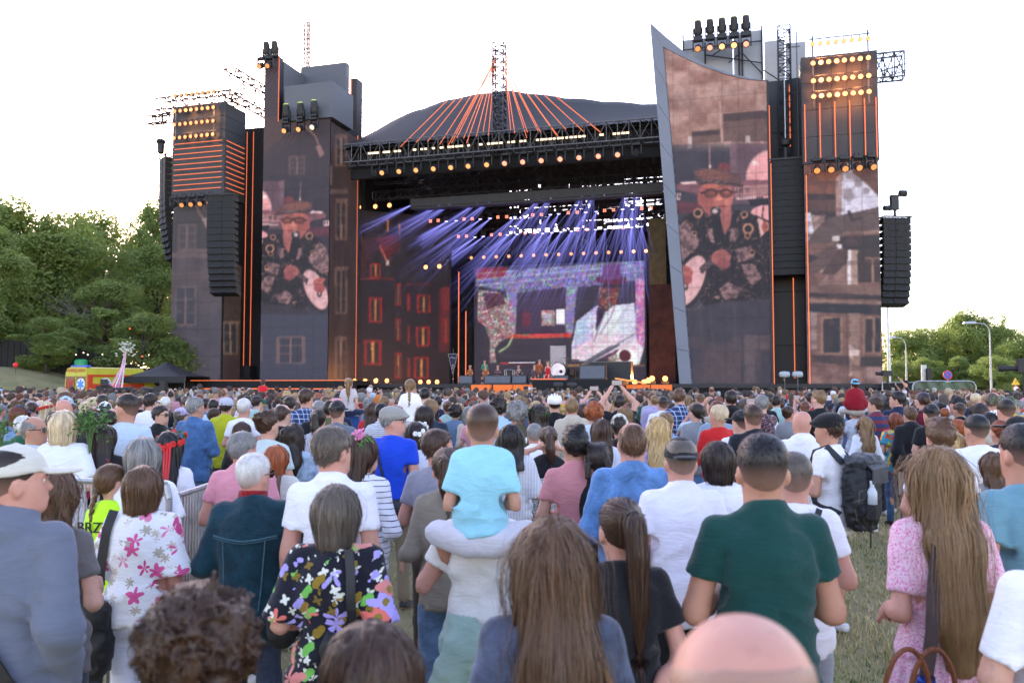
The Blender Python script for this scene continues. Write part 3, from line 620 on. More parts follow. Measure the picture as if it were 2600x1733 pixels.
for i in range(10):
    va = 367 + i*13.05; z = SP(445, va, TF-.14)[1]
    obj('light_tube', MB().box((s0+.1, TF-.17, z-.02), (s1-.1, TF-.12, z+.02)), ORANGE_TUBE, lt)
    obj('light_tube', MB().box((s1+.12, TF+.05, z-.02), (s1+.17, TF+td-.1, z+.02)), ORANGE_TUBE, lt)
# lamp frame on it
def rack(label, rows, t, ua, ub, va, vb, lens, dim_top):
    r = empty('lamp_rack', MS); tag(r, label, 'lamp rack')
    sa = SP(ua, va, t)[0]; sb = SP(ub, va, t)[0]; z1 = SP((ua+ub)/2, va, t)[1]; z0 = SP((ua+ub)/2, vb, t)[1]
    fr = MB().tube((sa, t, z0), (sa, t, z1), .05).tube((sb, t, z0), (sb, t, z1), .05)
    for i, v in enumerate(rows):
        z = SP((ua+ub)/2, v, t)[1]; fr.tube((sa-.2, t, z+.32), (sb+.2, t, z+.32), .035)
        for k in range(8):
            s_ = sa + (sb-sa)*(k+.02)/7.04; bd, ln = MB(), MB(); par(bd, ln, s_, t-.15, z, .135); bd.box((s_-.02, t-.05, z+.15), (s_+.02, t+.03, z+.32))
            c = obj('lamp', bd, BLACKP, r); obj('lens', ln, dim_top if i == 0 else lens, c)
    obj('frame', fr, STEEL, r); return r
rack('four rows of amber lamps on a frame topping the striped low tower', (238, 278, 312, 346), TF-.5, 448, 546, 205, 350, AMBER, AMBER_DIM)
tz = SP(500, 262, TF)[1]
tr = empty('roof_truss', MS); tag(tr, 'lattice girders sticking out above the striped low tower', 'truss')
a_ = SP(405, 285, TF+.6); obj('lattice', truss(MB(), (a_[0], TF+.6, tz+.35), (s1+.4, TF+.6, tz+.35), .9, .9, 12, .065), DARKST, tr)
obj('lattice', truss(MB(), (s1+.4, TF-.2, tz+1.3), (s1+.4, TF+10, tz+1.3), 1.0, 2.0, 12, .07), DARKST, tr)
obj('lattice', truss(MB(), (a_[0]-1.2, TF+.9, tz-.6), (a_[0]+1.6, TF-.2, tz-1.0), .5, .6, 6, .05), DARKST, tr)
for i in range(5):
    u = 443 + i*23; s_ = SP(u, 500, TF-.5)[0]; moving_head(s_, TF-.5, zs+.15, AMBER_DIM if i else BLACKP, 'unlit moving head at the corner of the striped low tower' if not i else 'dim amber moving head in the row under the striped low tower', 'moving heads under the striped low tower', rz=.25)
# dark slot with two tall orange tubes
sl_ = empty('tower_slot', MS); tag(sl_, 'black recessed column with two tall orange light lines between the towers', 'column')
a_, b_ = SP(610, 600, 2.2)[0], SP(676, 600, 2.2)[0]
obj('wall', MB().box((a_-1.0, 2.2, 1.0), (b_+.6, 2.6, SP(645, 325, 2.2)[1])), BLACK, sl_); vtubes(sl_, ((628, 335, 942), (644, 335, 942)), 2.1)
obj('floor_box', MB().box((SP(612, 960, 1.5)[0], 1.2, DECK), (SP(640, 960, 1.5)[0], 2.0, 3.4)), BLACKP, sl_)
# tall tower
tt = empty('screen_tower', MS); tag(tt, 'tall screen tower with a banjo player picture and stepped grey top', 'tower')
s0 = SP(664, 700, TF)[0]; s1 = SP(834, 700, TF)[0]; zm = SP(750, 300, TF)[1]; td = 4.6; zc = SP(685, 146, TF)[1]; sc_ = SP(708, 300, TF)[0]
obj('screen_housing', MB().box((s0, TF+.05, .5), (s1-.05, TF+td, zm)), BLACKP, tt)
obj('screen_housing', MB().box((s0, TF+.05, zm+.01), (sc_-.05, TF+.6, zc)), BLACKP, tt)
obj('grey_fin', MB().box((s0+.05, TF+.62, zm+.01), (sc_-.02, TF+3.6, zc-.15)), GREYT, tt)
zk = SP(840, 165, TF+3.8)[1]
obj('grey_wall', MB().box((sc_-.4, TF+3.62, zm+.01), (SP(878, 200, TF+3.62)[0], TF+4.2, zk)), GREYT, tt)
bz1, bz0 = SP(790, 212, TF-.3)[1], SP(790, 302, TF-.3)[1]
obj('grey_box', MB().box((SP(722, 260, TF-.3)[0], TF-.3, bz0), (SP(844, 260, TF-.3)[0], TF+2.9, bz1)), GREYT, tt)
picture('led_screen', [(s0, TF, 2.0), (s1, TF, 2.0), (s1, TF, zm), (s0, TF, zm)], 100, 296, paint_tall, tt)
picture('led_screen', [(s0, TF, zm), (sc_, TF, zm), (sc_, TF, zc), (s0, TF, zc)], 24, 66, paint_tall, tt)
picture('led_screen', [(s1, TF+.1, 2.0), (s1, TF+td, 2.0), (s1, TF+td, zm-.5), (s1, TF+.1, zm-.5)], 30, 230, paint_tall_side, tt)
vtubes(tt, ((709, 143, 308),), TF-.05); 
tp_ = TF+td+.15; ca_, cb_ = SP(886, 500, tp_)[0], SP(903, 500, tp_)[0]
obj('corner_post', MB().box((ca_, tp_, 1.0), (cb_, tp_+1.0, SP(893, 200, tp_)[1])), CHAR, tt)
for u_, v_ in ((888, 192), (906, 345)): z_ = SP(u_, v_, tp_-.4)[1]; s_ = SP(u_, 600, tp_-.4)[0]; obj('light_tube', MB().tube((s_, tp_-.4, 2), (s_, tp_-.4, z_), .032), ORANGE_TUBE, tt)
am = empty('antenna_mast', MS); tag(am, 'thin triple pole mast with hoops rising behind the tall tower', 'mast')
ms0, mz1 = SP(769, 46, TF+4); mz0 = SP(769, 190, TF+4)[1]; mb = MB()
for dx in (-.18, .05, .25): truss(mb, (ms0+dx, TF+4.6, mz0-1), (ms0+dx, TF+4.6, mz1), .1, .1, 30, .018, (0, 1, 0))
for v in (84, 120, 157):
    z = SP(769, v, TF+4)[1]; mb.path([(ms0-.25+.55*math.cos(w*math.pi/8), TF+4.6+.5*math.sin(w*math.pi/8), z) for w in range(17)], .02, 5)
obj('lattice', mb, DARKST, am)
# lights on the tall tower
for i, (x, y) in enumerate(((1900, 800), (1995, 790), (2085, 775))):
    s_, z = SP(x*.3827, y*.3827, TF-.8); moving_head(s_, TF-.8, z-.1, AMBER if i < 2 else WARM_W, ('dim amber' if i < 2 else 'white hot') + ' moving head hanging under the grey box of the tall tower', 'moving heads on the tall tower')
    sky_beam(s_, TF-.8, z, 'yellow tipped searchlight pointing up on the grey box of the tall tower', 'searchlights on the tall tower')
for i, (x, y) in enumerate(((1735, 395), (1790, 390))):
    s_, z = SP(x*.3827, y*.3827, TF-.5); moving_head(s_, TF-.5, z+.1, AMBER_DIM, 'amber moving head under the top corner of the tall tower', 'moving heads on the tall tower')
    sky_beam(s_+.35, TF-.4, z+.1, 'searchlight leaning upward on the top corner of the tall tower', 'searchlights on the tall tower')

# ------------------------------------------------------------------ sail-shaped portal screen
sail = empty('sail_screen', MS); tag(sail, 'huge sail shaped screen with sweeping grey frame showing a banjo player', 'screen')
TS = -1.5
out = [(1651,60),(1727,992),(1957,992),(1951,206)]
arc_o = [(1951,206),(1905,201),(1850,188),(1790,165),(1735,132),(1690,95),(1651,60)]
arc_i = [(1945,207),(1900,204),(1840,190),(1780,168),(1730,145),(1684,121)]
q = lambda pts, t: [SP(u, v, t) for u, v in pts]
oo = q([(1651,60),(1727,992),(1957,992)] + arc_o[:-1], TS); oo = [(s_, max(z, .6)) for s_, z in oo]
obj('frame_back', MB().prism(oo, TS+.02, TS+1.3), GREYP, sail)
lf = [(s_, max(z, 1.2)) for s_, z in q([(1651,60),(1684,121),(1758,992),(1727,992)], TS)]
NP_ = 9
for i in range(NP_):
    f0, f1 = i/NP_, (i+1)/NP_-.0015; L0 = lambda f: (lf[0][0]*(1-f)+lf[3][0]*f, lf[0][1]*(1-f)+lf[3][1]*f); L1 = lambda f: (lf[1][0]*(1-f)+lf[2][0]*f, lf[1][1]*(1-f)+lf[2][1]*f)
    obj('frame_panel', MB().prism([L0(f1), L1(f1), L1(f0), L0(f0)], TS-.14-.006*(i % 2), TS+.015), GREYP, sail)
fv = q(arc_o[::-1], TS); iv = q(arc_i[::-1], TS); iv = [iv[0]] + iv
mb = MB()
for i in range(1, len(fv)): mb.prism([iv[max(i-1, 0)], iv[min(i, len(iv)-1)], fv[i], fv[i-1]], TS-.15, TS+.012)
obj('frame_arch', mb, GREYP, sail)
ux = np.array([p_[0] for p_ in arc_i[::-1]]); vy = np.array([p_[1] for p_ in arc_i[::-1]])
a_ = SP(1680, 600, TS)[0]; b_ = SP(1952, 600, TS)[0]; z1 = SP(1684, 118, TS)[1]
def sail_mask(u, v):
    return (v > np.interp(u, ux, vy) + .5) & (u > 1684 + (v - 121) * (1758 - 1684) / (992 - 121) + 1)
picture('led_screen', [(a_-.3, TS-.03, 1.6), (b_, TS-.03, 1.6), (b_, TS-.03, z1), (a_-.3, TS-.03, z1)], 144, 410, paint_big, sail, sail_mask)
obj('edge_trim', MB().box((b_+.01, TS-.1, 1.0), (b_+.12, TS+.6, SP(1951, 208, TS)[1])), BLACKP, sail)
# wall behind, with slender truss posts
bk = empty('backing_scaffold', MS); tag(bk, 'scaffold with pale weathered cladding sheets behind the top of the sail screen', 'scaffold')
def sheet(u0, u1, v0, v1, t, m=GREYL):
    sa = SP(u0, v0, t)[0]; sb = SP(u1, v0, t)[0]; za = SP((u0+u1)/2, v1, t)[1]; zb = SP((u0+u1)/2, v0, t)[1]
    obj('cladding_sheet', MB().box((sa, t, za), (sb, t+.06, zb)), m, bk)
for a in ((1735,1790,100,260,2),(1792,1860,92,260,2),(1862,1933,80,260,2),(1940,1992,103,215,3),(1994,2045,108,215,3)): sheet(*a)
mb = MB()
for u, v0 in ((1734,88),(1790,110),(1876,108),(1884,108),(1934,66)):
    s_, z = SP(u, v0, 1.8); mb.tube((s_, 1.8, 12), (s_, 1.8, z), .06)
for (u0, v0), (u1, v1) in (((1734,128),(1934,104)),((1790,140),(1934,160)),((1810,140),(1850,115)),((1850,160),(1880,135)),((1884,135),(1938,190)),((1938,178),(1980,205))):
    A = SP(u0, v0, 1.7); B = SP(u1, v1, 1.7); mb.tube((A[0], 1.7, A[1]), (B[0], 1.7, B[1]), .04)
obj('poles', mb, DARKST, bk)
for i in range(5):
    u = 1772 + i*30.5; s_, z = SP(u, 100 - i*3.2, 0.6)
    moving_head(s_, .6, z, (AMBER_DIM, RED_HOT, AMBER_HOT, AMBER_HOT, RED_HOT)[i], ('dim amber', 'glaring red', 'blazing orange', 'blazing orange', 'glaring red')[i] + ' moving head in the row above the sail screen', 'moving heads above the sail screen', sc=1.05)
    sky_beam(s_, .6, z, 'black searchlight pointing straight up above the sail screen', 'searchlights above the sail screen', 1.05)
sc2 = empty('lattice_mast', MS); tag(sc2, 'dark lattice mast between the sail screen and the lamp tower', 'mast')
s_, z = SP(1990, 70, 1.0); obj('lattice', truss(MB(), (s_, 1.0, 14), (s_, 1.0, z), .75, .75, 22, .05, (0, 1, 0)), DARKST, sc2)
pl = empty('scaffold_pole', MS); tag(pl, 'thin scaffold pole with couplers beside the dark lattice mast', 'pole'); s_, z = SP(2022, 80, 1.0); s2, z2 = SP(2035, 160, .8)
obj('pole', MB().tube((s_, 1.0, 14), (s_, 1.0, z), .04).tube((s_-.6, 1.0, z-1), (s_+.2, 1.0, z-1), .03).tube((s_-.4, 1.0, 20.6), (s2+.6, 1.0, 20.9), .04).tube((s_-.4, 1.0, 21.6), (s2+.6, 1.0, 21.7), .04), STEEL, pl)
# recess for the loudspeakers
rc = empty('speaker_recess', MS); tag(rc, 'black panelled recess with orange light lines behind the long loudspeaker column', 'column')
a_, b_ = SP(1950, 500, 1.0)[0], SP(2062, 500, 1.0)[0]; zt = SP(2000, 202, 1.0)[1]; zz = np.linspace(1.0, zt, 7)
for i in range(6): obj('panel', MB().box((a_, 1.0, zz[i]+.015), (b_, 1.4, zz[i+1]-.015)), CHAR if i > 2 else BLACKP, rc)
obj('backing', MB().box((a_-.3, 1.45, .5), (b_+.3, 1.7, zt-.1)), BLACKP, rc)
vtubes(rc, ((2004, 216, 372), (2014, 705, 960)), .9, .03); vtubes(rc, ((1953, 268, 410), (1957, 415, 985), (2040, 268, 425)), -1.2, .03)
# lamp tower
rt = empty('screen_tower', MS); tag(rt, 'charcoal tower with vertical orange strips over a plaster house front screen', 'tower')
s0 = SP(2046, 700, TF)[0]; s1 = SP(2236, 700, TF)[0]; zt = SP(2130, 138, TF)[1]; zs = SP(2140, 412, TF)[1]; s0b = SP(2040, 300, TF)[0]; s1b = SP(2226, 300, TF)[0]
obj('screen_housing', MB().box((s0+.05, TF+.05, .5), (s1-.05, TF+2.5, zs)), BLACKP, rt)
cx = np.linspace(s0b-.1, s1b+.1, 6); cz = np.linspace(zs, zt, 5)
for i in range(5):
    for j in range(4): obj('panel', MB().box((cx[i]+.01, TF-.1, cz[j]+.012), (cx[i+1]-.01, TF+2.5, cz[j+1]-.012)), CHAR, rt)
picture('led_screen', [(s0, TF, 1.6), (s1, TF, 1.6), (s1, TF, zs), (s0, TF, zs)], 88, 264, paint_right, rt)
vtubes(rt, ((2043, 265, 412), (2081, 262, 410), (2119, 258, 408), (2157, 255, 406), (2195, 250, 402), (2224, 247, 400)), TF-.16, .03); vtubes(rt, ((2047, 445, 985),), TF-.1, .03)
rack('four rows of blazing amber lamps on a frame topping the charcoal lamp tower', (106, 155, 200, 240), TF-.6, 2062, 2203, 84, 268, AMBER_HOT, AMBER)
for i in range(5):
    u = 2075 + i*34; s_ = SP(u, 430, TF-.6)[0]; moving_head(s_, TF-.6, zs+.15, AMBER_DIM, 'amber moving head in the row under the charcoal lamp tower', 'moving heads under the charcoal lamp tower', rz=-.1 + i*.12, sc=1.05)
ct = empty('outrigger_truss', MS); tag(ct, 'short lattice outrigger jutting sideways from the charcoal lamp tower', 'truss')
z = SP(2260, 170, TF+1)[1]; b_ = SP(2294, 165, TF+1)[0]; mb = truss(MB(), (s1b, TF+1, z), (b_, TF+1, z), .8, 1.5, 3, .06)
truss(mb, (b_-1.3, TF+.2, z-.7), (b_+.2, TF+1.6, z+.1), .4, .4, 4, .03); obj('lattice', mb, STEEL, ct)

# ------------------------------------------------------------------ loudspeaker columns
SPK = plain('speaker_black', (.016, .016, .017), .7, scale=9, bmp=.3)
def line_array(label, s, t, ztop, n, w, rz=0.0, h=.40, lean=.35, twin=True, gap=.012):
    r = empty('speaker_column', sm(s, t, ztop, rz)); tag(r, label, 'loudspeaker')
    y, z, ang = 0.0, 0.0, 0.0
    obj('flying_frame', MB().box((-w/2-.05, -.1, 0), (w/2+.05, -.04, .1)).box((-w/2-.05, .5, 0), (w/2+.05, .56, .1)).box((-w/2-.05, -.1, .02), (-w/2+.03, .56, .08)).box((w/2-.03, -.1, .02), (w/2+.05, .56, .08)).box((-.06, .2, .08), (.06, .3, .9)), DARKST, r)
    base = MB(); hw = w/2
    base.add([(-hw,0,-h+gap),(hw,0,-h+gap),(hw,0,0),(-hw,0,0),(-hw,.75,-h*.78),(hw,.75,-h*.78),(hw,.75,-h*.22),(-hw,.75,-h*.22),
              ], [(0,1,2,3),(7,6,5,4),(0,4,5,1),(3,2,6,7),(1,5,6,2),(0,3,7,4)])
    base.box((-hw*.12, -.03, -h+gap+.02), (hw*.12, .02, -.02))
    for x in (-.72, .72): base.lathe((hw*x*.8, .01, -h/2), (0,-1,0), [(0,.05),(.025,.05),(.03,.02)], 8)
    me = base.mesh('speaker_cabinet'); me.materials.append(SPK)
    for i in range(n):
        f = i/(n-1); ang = -lean*f*f
        o = obj('speaker_cabinet', me, None, r); o.matrix_local = Matrix.Translation((0, y, z)) @ Matrix.Rotation(ang, 4, 'X')
        y += math.sin(-ang)*h; z -= math.cos(ang)*h
    return r
a = SP(560, 495, -4.0); line_array('curved loudspeaker column hanging in front of the striped low tower', a[0], -4.0, a[1], 15, 2.0, .15, .47, .4)
a = SP(412, 400, -1.0); line_array('loudspeaker column hung behind the edge of the striped low tower', a[0], -1.0, a[1], 17, 1.5, -.6, .47, .3)
a = SP(1995, 405, -1.2); line_array('long twin loudspeaker column hung in the black recess', a[0], -1.2, a[1], 17, 2.0, 0, .42, .1)
a = SP(2278, 552, -1.0); lr = line_array('loudspeaker column with daylight gaps hanging free against the sky', a[0], -1.0, a[1], 13, 1.7, .35, .40, .35, gap=.03)
obj('hoist', MB().box((-.25, .1, .5), (.2, .4, 1.4)).lathe((.3, .2, 1.5), (1,0,0), [(0,.2),(.4,.2)], 10).lathe((-.7,.2,.6), (1,0,0), [(0,.16),(.4,.16)], 10), DARKST, lr)
hp = empty('chain_hoist', MS); tag(hp, 'chain with a round hoist motor above the recessed loudspeaker column', 'hoist'); s_, z = SP(1995, 405, -1.0); z1 = SP(1992, 200, -1.0)[1]
obj('chain', MB().tube((s_, -1.0, z+.8), (s_, -1.0, z1), .04), GALV, hp); obj('motor', MB().lathe((s_, -1.0, z+.8), (0,0,1), [(0,.12),(.1,.3),(.35,.36),(.5,.15)], 12), DARKST, hp)
hp = empty('chain_hoist', MS); tag(hp, 'hoist motor above the loudspeaker column behind the striped low tower', 'hoist'); s_, z = SP(408, 398, -.8)
obj('chain', MB().tube((s_, -.8, z), (s_, -.8, z+4), .03), GALV, hp); obj('motor', MB().lathe((s_, -.8, z+.2), (0,0,1), [(0,.12),(.1,.25),(.8,.28),(.95,.4),(1.15,.3),(1.2,.1)], 10), DARKST, hp)

# ------------------------------------------------------------------ lighting inside the stage
k = .3827
ROW = [(4.0, [(520,92),(720,85),(790,78),(960,72),(1040,65),(1370,42),(1445,32),(1650,18),(1720,12),(1935,5),(2000,0)]),
       (7.5, [(740,210),(805,205),(965,195),(1030,190),(1195,180),(1260,175),(1430,165),(1485,160),(1665,150),(1735,145),(1910,130),(1975,130)]),
       (11.0, [(930,315),(985,310),(1145,300),(1210,295),(1380,290),(1440,285),(1500,280),(1570,275),(1730,265),(1795,262),(1970,250),(2035,245)])]
SQ = [[(588,86),(650,84),(845,72),(910,66),(1173,49),(1240,47),(1302,39),(1515,29),(1583,24),(1795,9),(1860,4)], [(635,212),(686,208),(857,199),(912,197),(1082,186),(1141,183),(1314,172),(1371,169),(1549,157),(1608,154),(1790,142),(1850,138),(2037,128),(2098,126)], [(820,314),(874,312),(1040,303),(1097,300),(1262,291),(1324,288),(1613,271),(1674,268),(1850,257),(1914,257)]]
beam_m, n, l, bs = new_mat('painted_beam_glow')  # see-through cones with the glow of lit haze put into their emission
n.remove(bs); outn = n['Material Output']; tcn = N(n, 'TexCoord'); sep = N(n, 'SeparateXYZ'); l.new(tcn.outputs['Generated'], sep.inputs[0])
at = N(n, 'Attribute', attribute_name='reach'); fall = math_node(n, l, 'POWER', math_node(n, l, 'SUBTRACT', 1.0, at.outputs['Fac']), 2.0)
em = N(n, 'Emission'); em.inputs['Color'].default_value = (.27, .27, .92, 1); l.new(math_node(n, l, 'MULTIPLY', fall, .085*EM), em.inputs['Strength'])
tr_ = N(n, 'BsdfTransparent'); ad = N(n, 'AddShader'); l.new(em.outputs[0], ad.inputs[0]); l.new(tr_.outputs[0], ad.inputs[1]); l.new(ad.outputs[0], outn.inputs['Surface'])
lamp_me = MB().box((-.16,-.16,-.5), (.16,.16,-.1)).box((-.2,-.06,-.3), (-.16,.06,.15)).box((.16,-.06,-.3), (.2,.06,.15)).mesh('beam_lamp'); lamp_me.materials.append(BLACKP)
lens_me = MB().lathe((0,0,-.5), (0,0,-1), [(0,.14),(.03,.10)], 10).mesh('lens'); lens_me.materials.append(BLUE_LED)
sq_me = MB().box((-.11,-.02,.02), (-.02,.02,.11)).box((.02,-.02,.02), (.11,.02,.11)).box((-.11,-.02,-.11), (-.02,.02,-.02)).box((.02,-.02,-.11), (.11,.02,-.02)).mesh('blinder'); sq_me.materials.append(RED_HOT)
rows_w = ('first', 'second', 'third')
for ri, (t, pts) in enumerate(ROW):
    tz_ = [SP(850+x*k, 480+y*k, t) for x, y in pts]; zmean = float(np.mean([q_[1] for q_ in tz_]))
    trs = empty('lighting_truss', MS); tag(trs, rows_w[ri] + ' lighting truss behind the stage front, hung with blue beam lamps', 'truss')
    obj('lattice', truss(MB(), (-.5, t, zmean+.75), (27.3, t, zmean+.75), .6, .6, 40, .035), DARKST, trs)
    obj('cable_tray', truss(MB(), (2.5, t+1.5, zmean+1.7), (27.3, t+1.5, zmean+1.7), .5, .5, 30, .05), DARKST, trs)
    for x, y in SQ[ri]:
        s_ = SP(850+x*k, 480+y*k, t-.5)[0]; o = obj('blinder_lamp', sq_me, None, trs); o.matrix_local = Matrix.Translation((s_, t-.5, SP(850+x*k, 480+y*k, t-.5)[1]))
    for i, (x, y) in enumerate(pts):
        s_ = tz_[i][0]; z = tz_[i][1]
        o = obj('beam_lamp', lamp_me, None, trs); o.matrix_local = Matrix.Translation((s_, t, z+.45)); oo_ = obj('lens', lens_me, None, o)
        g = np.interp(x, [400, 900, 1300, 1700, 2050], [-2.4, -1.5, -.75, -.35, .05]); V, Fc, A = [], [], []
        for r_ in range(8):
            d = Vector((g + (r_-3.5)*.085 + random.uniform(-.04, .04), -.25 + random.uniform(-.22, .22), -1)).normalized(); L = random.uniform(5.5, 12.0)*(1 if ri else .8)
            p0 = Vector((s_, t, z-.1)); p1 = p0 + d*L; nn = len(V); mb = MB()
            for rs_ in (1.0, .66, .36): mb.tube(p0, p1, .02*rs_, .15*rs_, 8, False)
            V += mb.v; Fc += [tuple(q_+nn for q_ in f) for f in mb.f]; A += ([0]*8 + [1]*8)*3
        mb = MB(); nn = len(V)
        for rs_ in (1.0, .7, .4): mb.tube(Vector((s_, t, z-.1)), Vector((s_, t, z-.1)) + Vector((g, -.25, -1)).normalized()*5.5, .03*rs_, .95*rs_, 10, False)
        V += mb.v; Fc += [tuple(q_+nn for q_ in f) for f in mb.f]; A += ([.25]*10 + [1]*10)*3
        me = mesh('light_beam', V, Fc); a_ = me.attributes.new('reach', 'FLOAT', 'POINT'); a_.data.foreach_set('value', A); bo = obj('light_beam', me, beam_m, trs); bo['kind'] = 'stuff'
def lamp_thing(name, u, v, t, m, label, group, r=.16, floor=False):
    s_, z = SP(u, v, t); e = empty(name, sm(s_, t, z)); tag(e, label, 'stage light', group)
    obj('housing', MB().lathe((0,.3,0), (0,-1,0), [(0,r*.6),(.1,r*1.1),(.28,r*1.15)], 12), BLACKP, e); obj('lens', MB().lathe((0,.3,0), (0,-1,0), [(.285,r),(.3,r*.7)], 12), m, e)
    if floor: obj('bracket', MB().box((-r*1.3, .05, -max(z-DECK, .2)), (r*1.3, .25, -r*.9)), BLACKP, e)
    else: obj('bracket', MB().box((-.03, .1, r), (.03, .2, r+.5)), BLACKP, e)
    return e
for i in range(15):
    f = i/14; lamp_thing('wash_light', 850+(905+f*1160)*k, 480+(455-f*45)*k, TB-1.0, AMBER_HOT if i > 12 else AMBER, 'small amber lamp in the row along the top of the back screen', 'amber lamps above the back screen', .14)
for x, y in ((160,120),(268,115),(362,107)): lamp_thing('wash_light', 850+x*k, 480+y*k, 3.5, AMBER_HOT, 'amber lamp high up in the dark wing of the stage', 'amber lamps high in the wing', .17)
for x, y in ((508,523),(603,517),(693,512)): lamp_thing('wash_light', 850+x*k, 480+y*k, 7.0, AMBER_HOT, 'amber lamp halfway up over the red house picture', 'amber lamps over the red houses', .17)
for x, y in ((130,1272),(200,1272),(272,1271),(345,1270),(567,1278),(622,1278),(678,1278)): lamp_thing('floor_light', 850+x*k, 480+y*k, .5 if x < 400 else 2.0, AMBER_HOT, 'blazing floor lamp in front of the red house picture', 'floor lamps before the red houses', .16, True)
for x, y in ((1990,1280),(2052,1280),(2082,1268),(2105,1255),(2192,1256)): lamp_thing('floor_light', 850+x*k, 480+y*k, 2.0, AMBER_HOT, 'blazing floor lamp at the foot of the slanted sail frame', 'floor lamps by the sail frame', .18, True)

# the lit lamps spill orange light on what stands next to them
def spill(s_, t, z, watt, col, name='lamp_glow', rad=.1):
    lt_ = bpy.data.lights.new(name, 'POINT'); lt_.energy = watt; lt_.color = col; lt_.shadow_soft_size = rad; o = bpy.data.objects.new(name, lt_); C.objects.link(o); o.location = W(s_, t, z)
for u in (2085, 2132, 2180):
    for v in (155, 200, 240): s_, z = SP(u, v, TF-.9); spill(s_, TF-.9, z, 20, (1, .32, .1))
for u in (470, 525):
    for v in (278, 330): s_, z = SP(u, v, TF-.9); spill(s_, TF-.9, z, 14, (1, .42, .16))
for u, v, t, w_ in ((930, 962, .2, 60), (960, 962, 1.0, 60), (1090, 965, 4.0, 70), (1625, 965, -.5, 110), (1680, 958, -.5, 130)): s_, z = SP(u, v, t); spill(s_, t, z+.2, w_, (1, .36, .1))
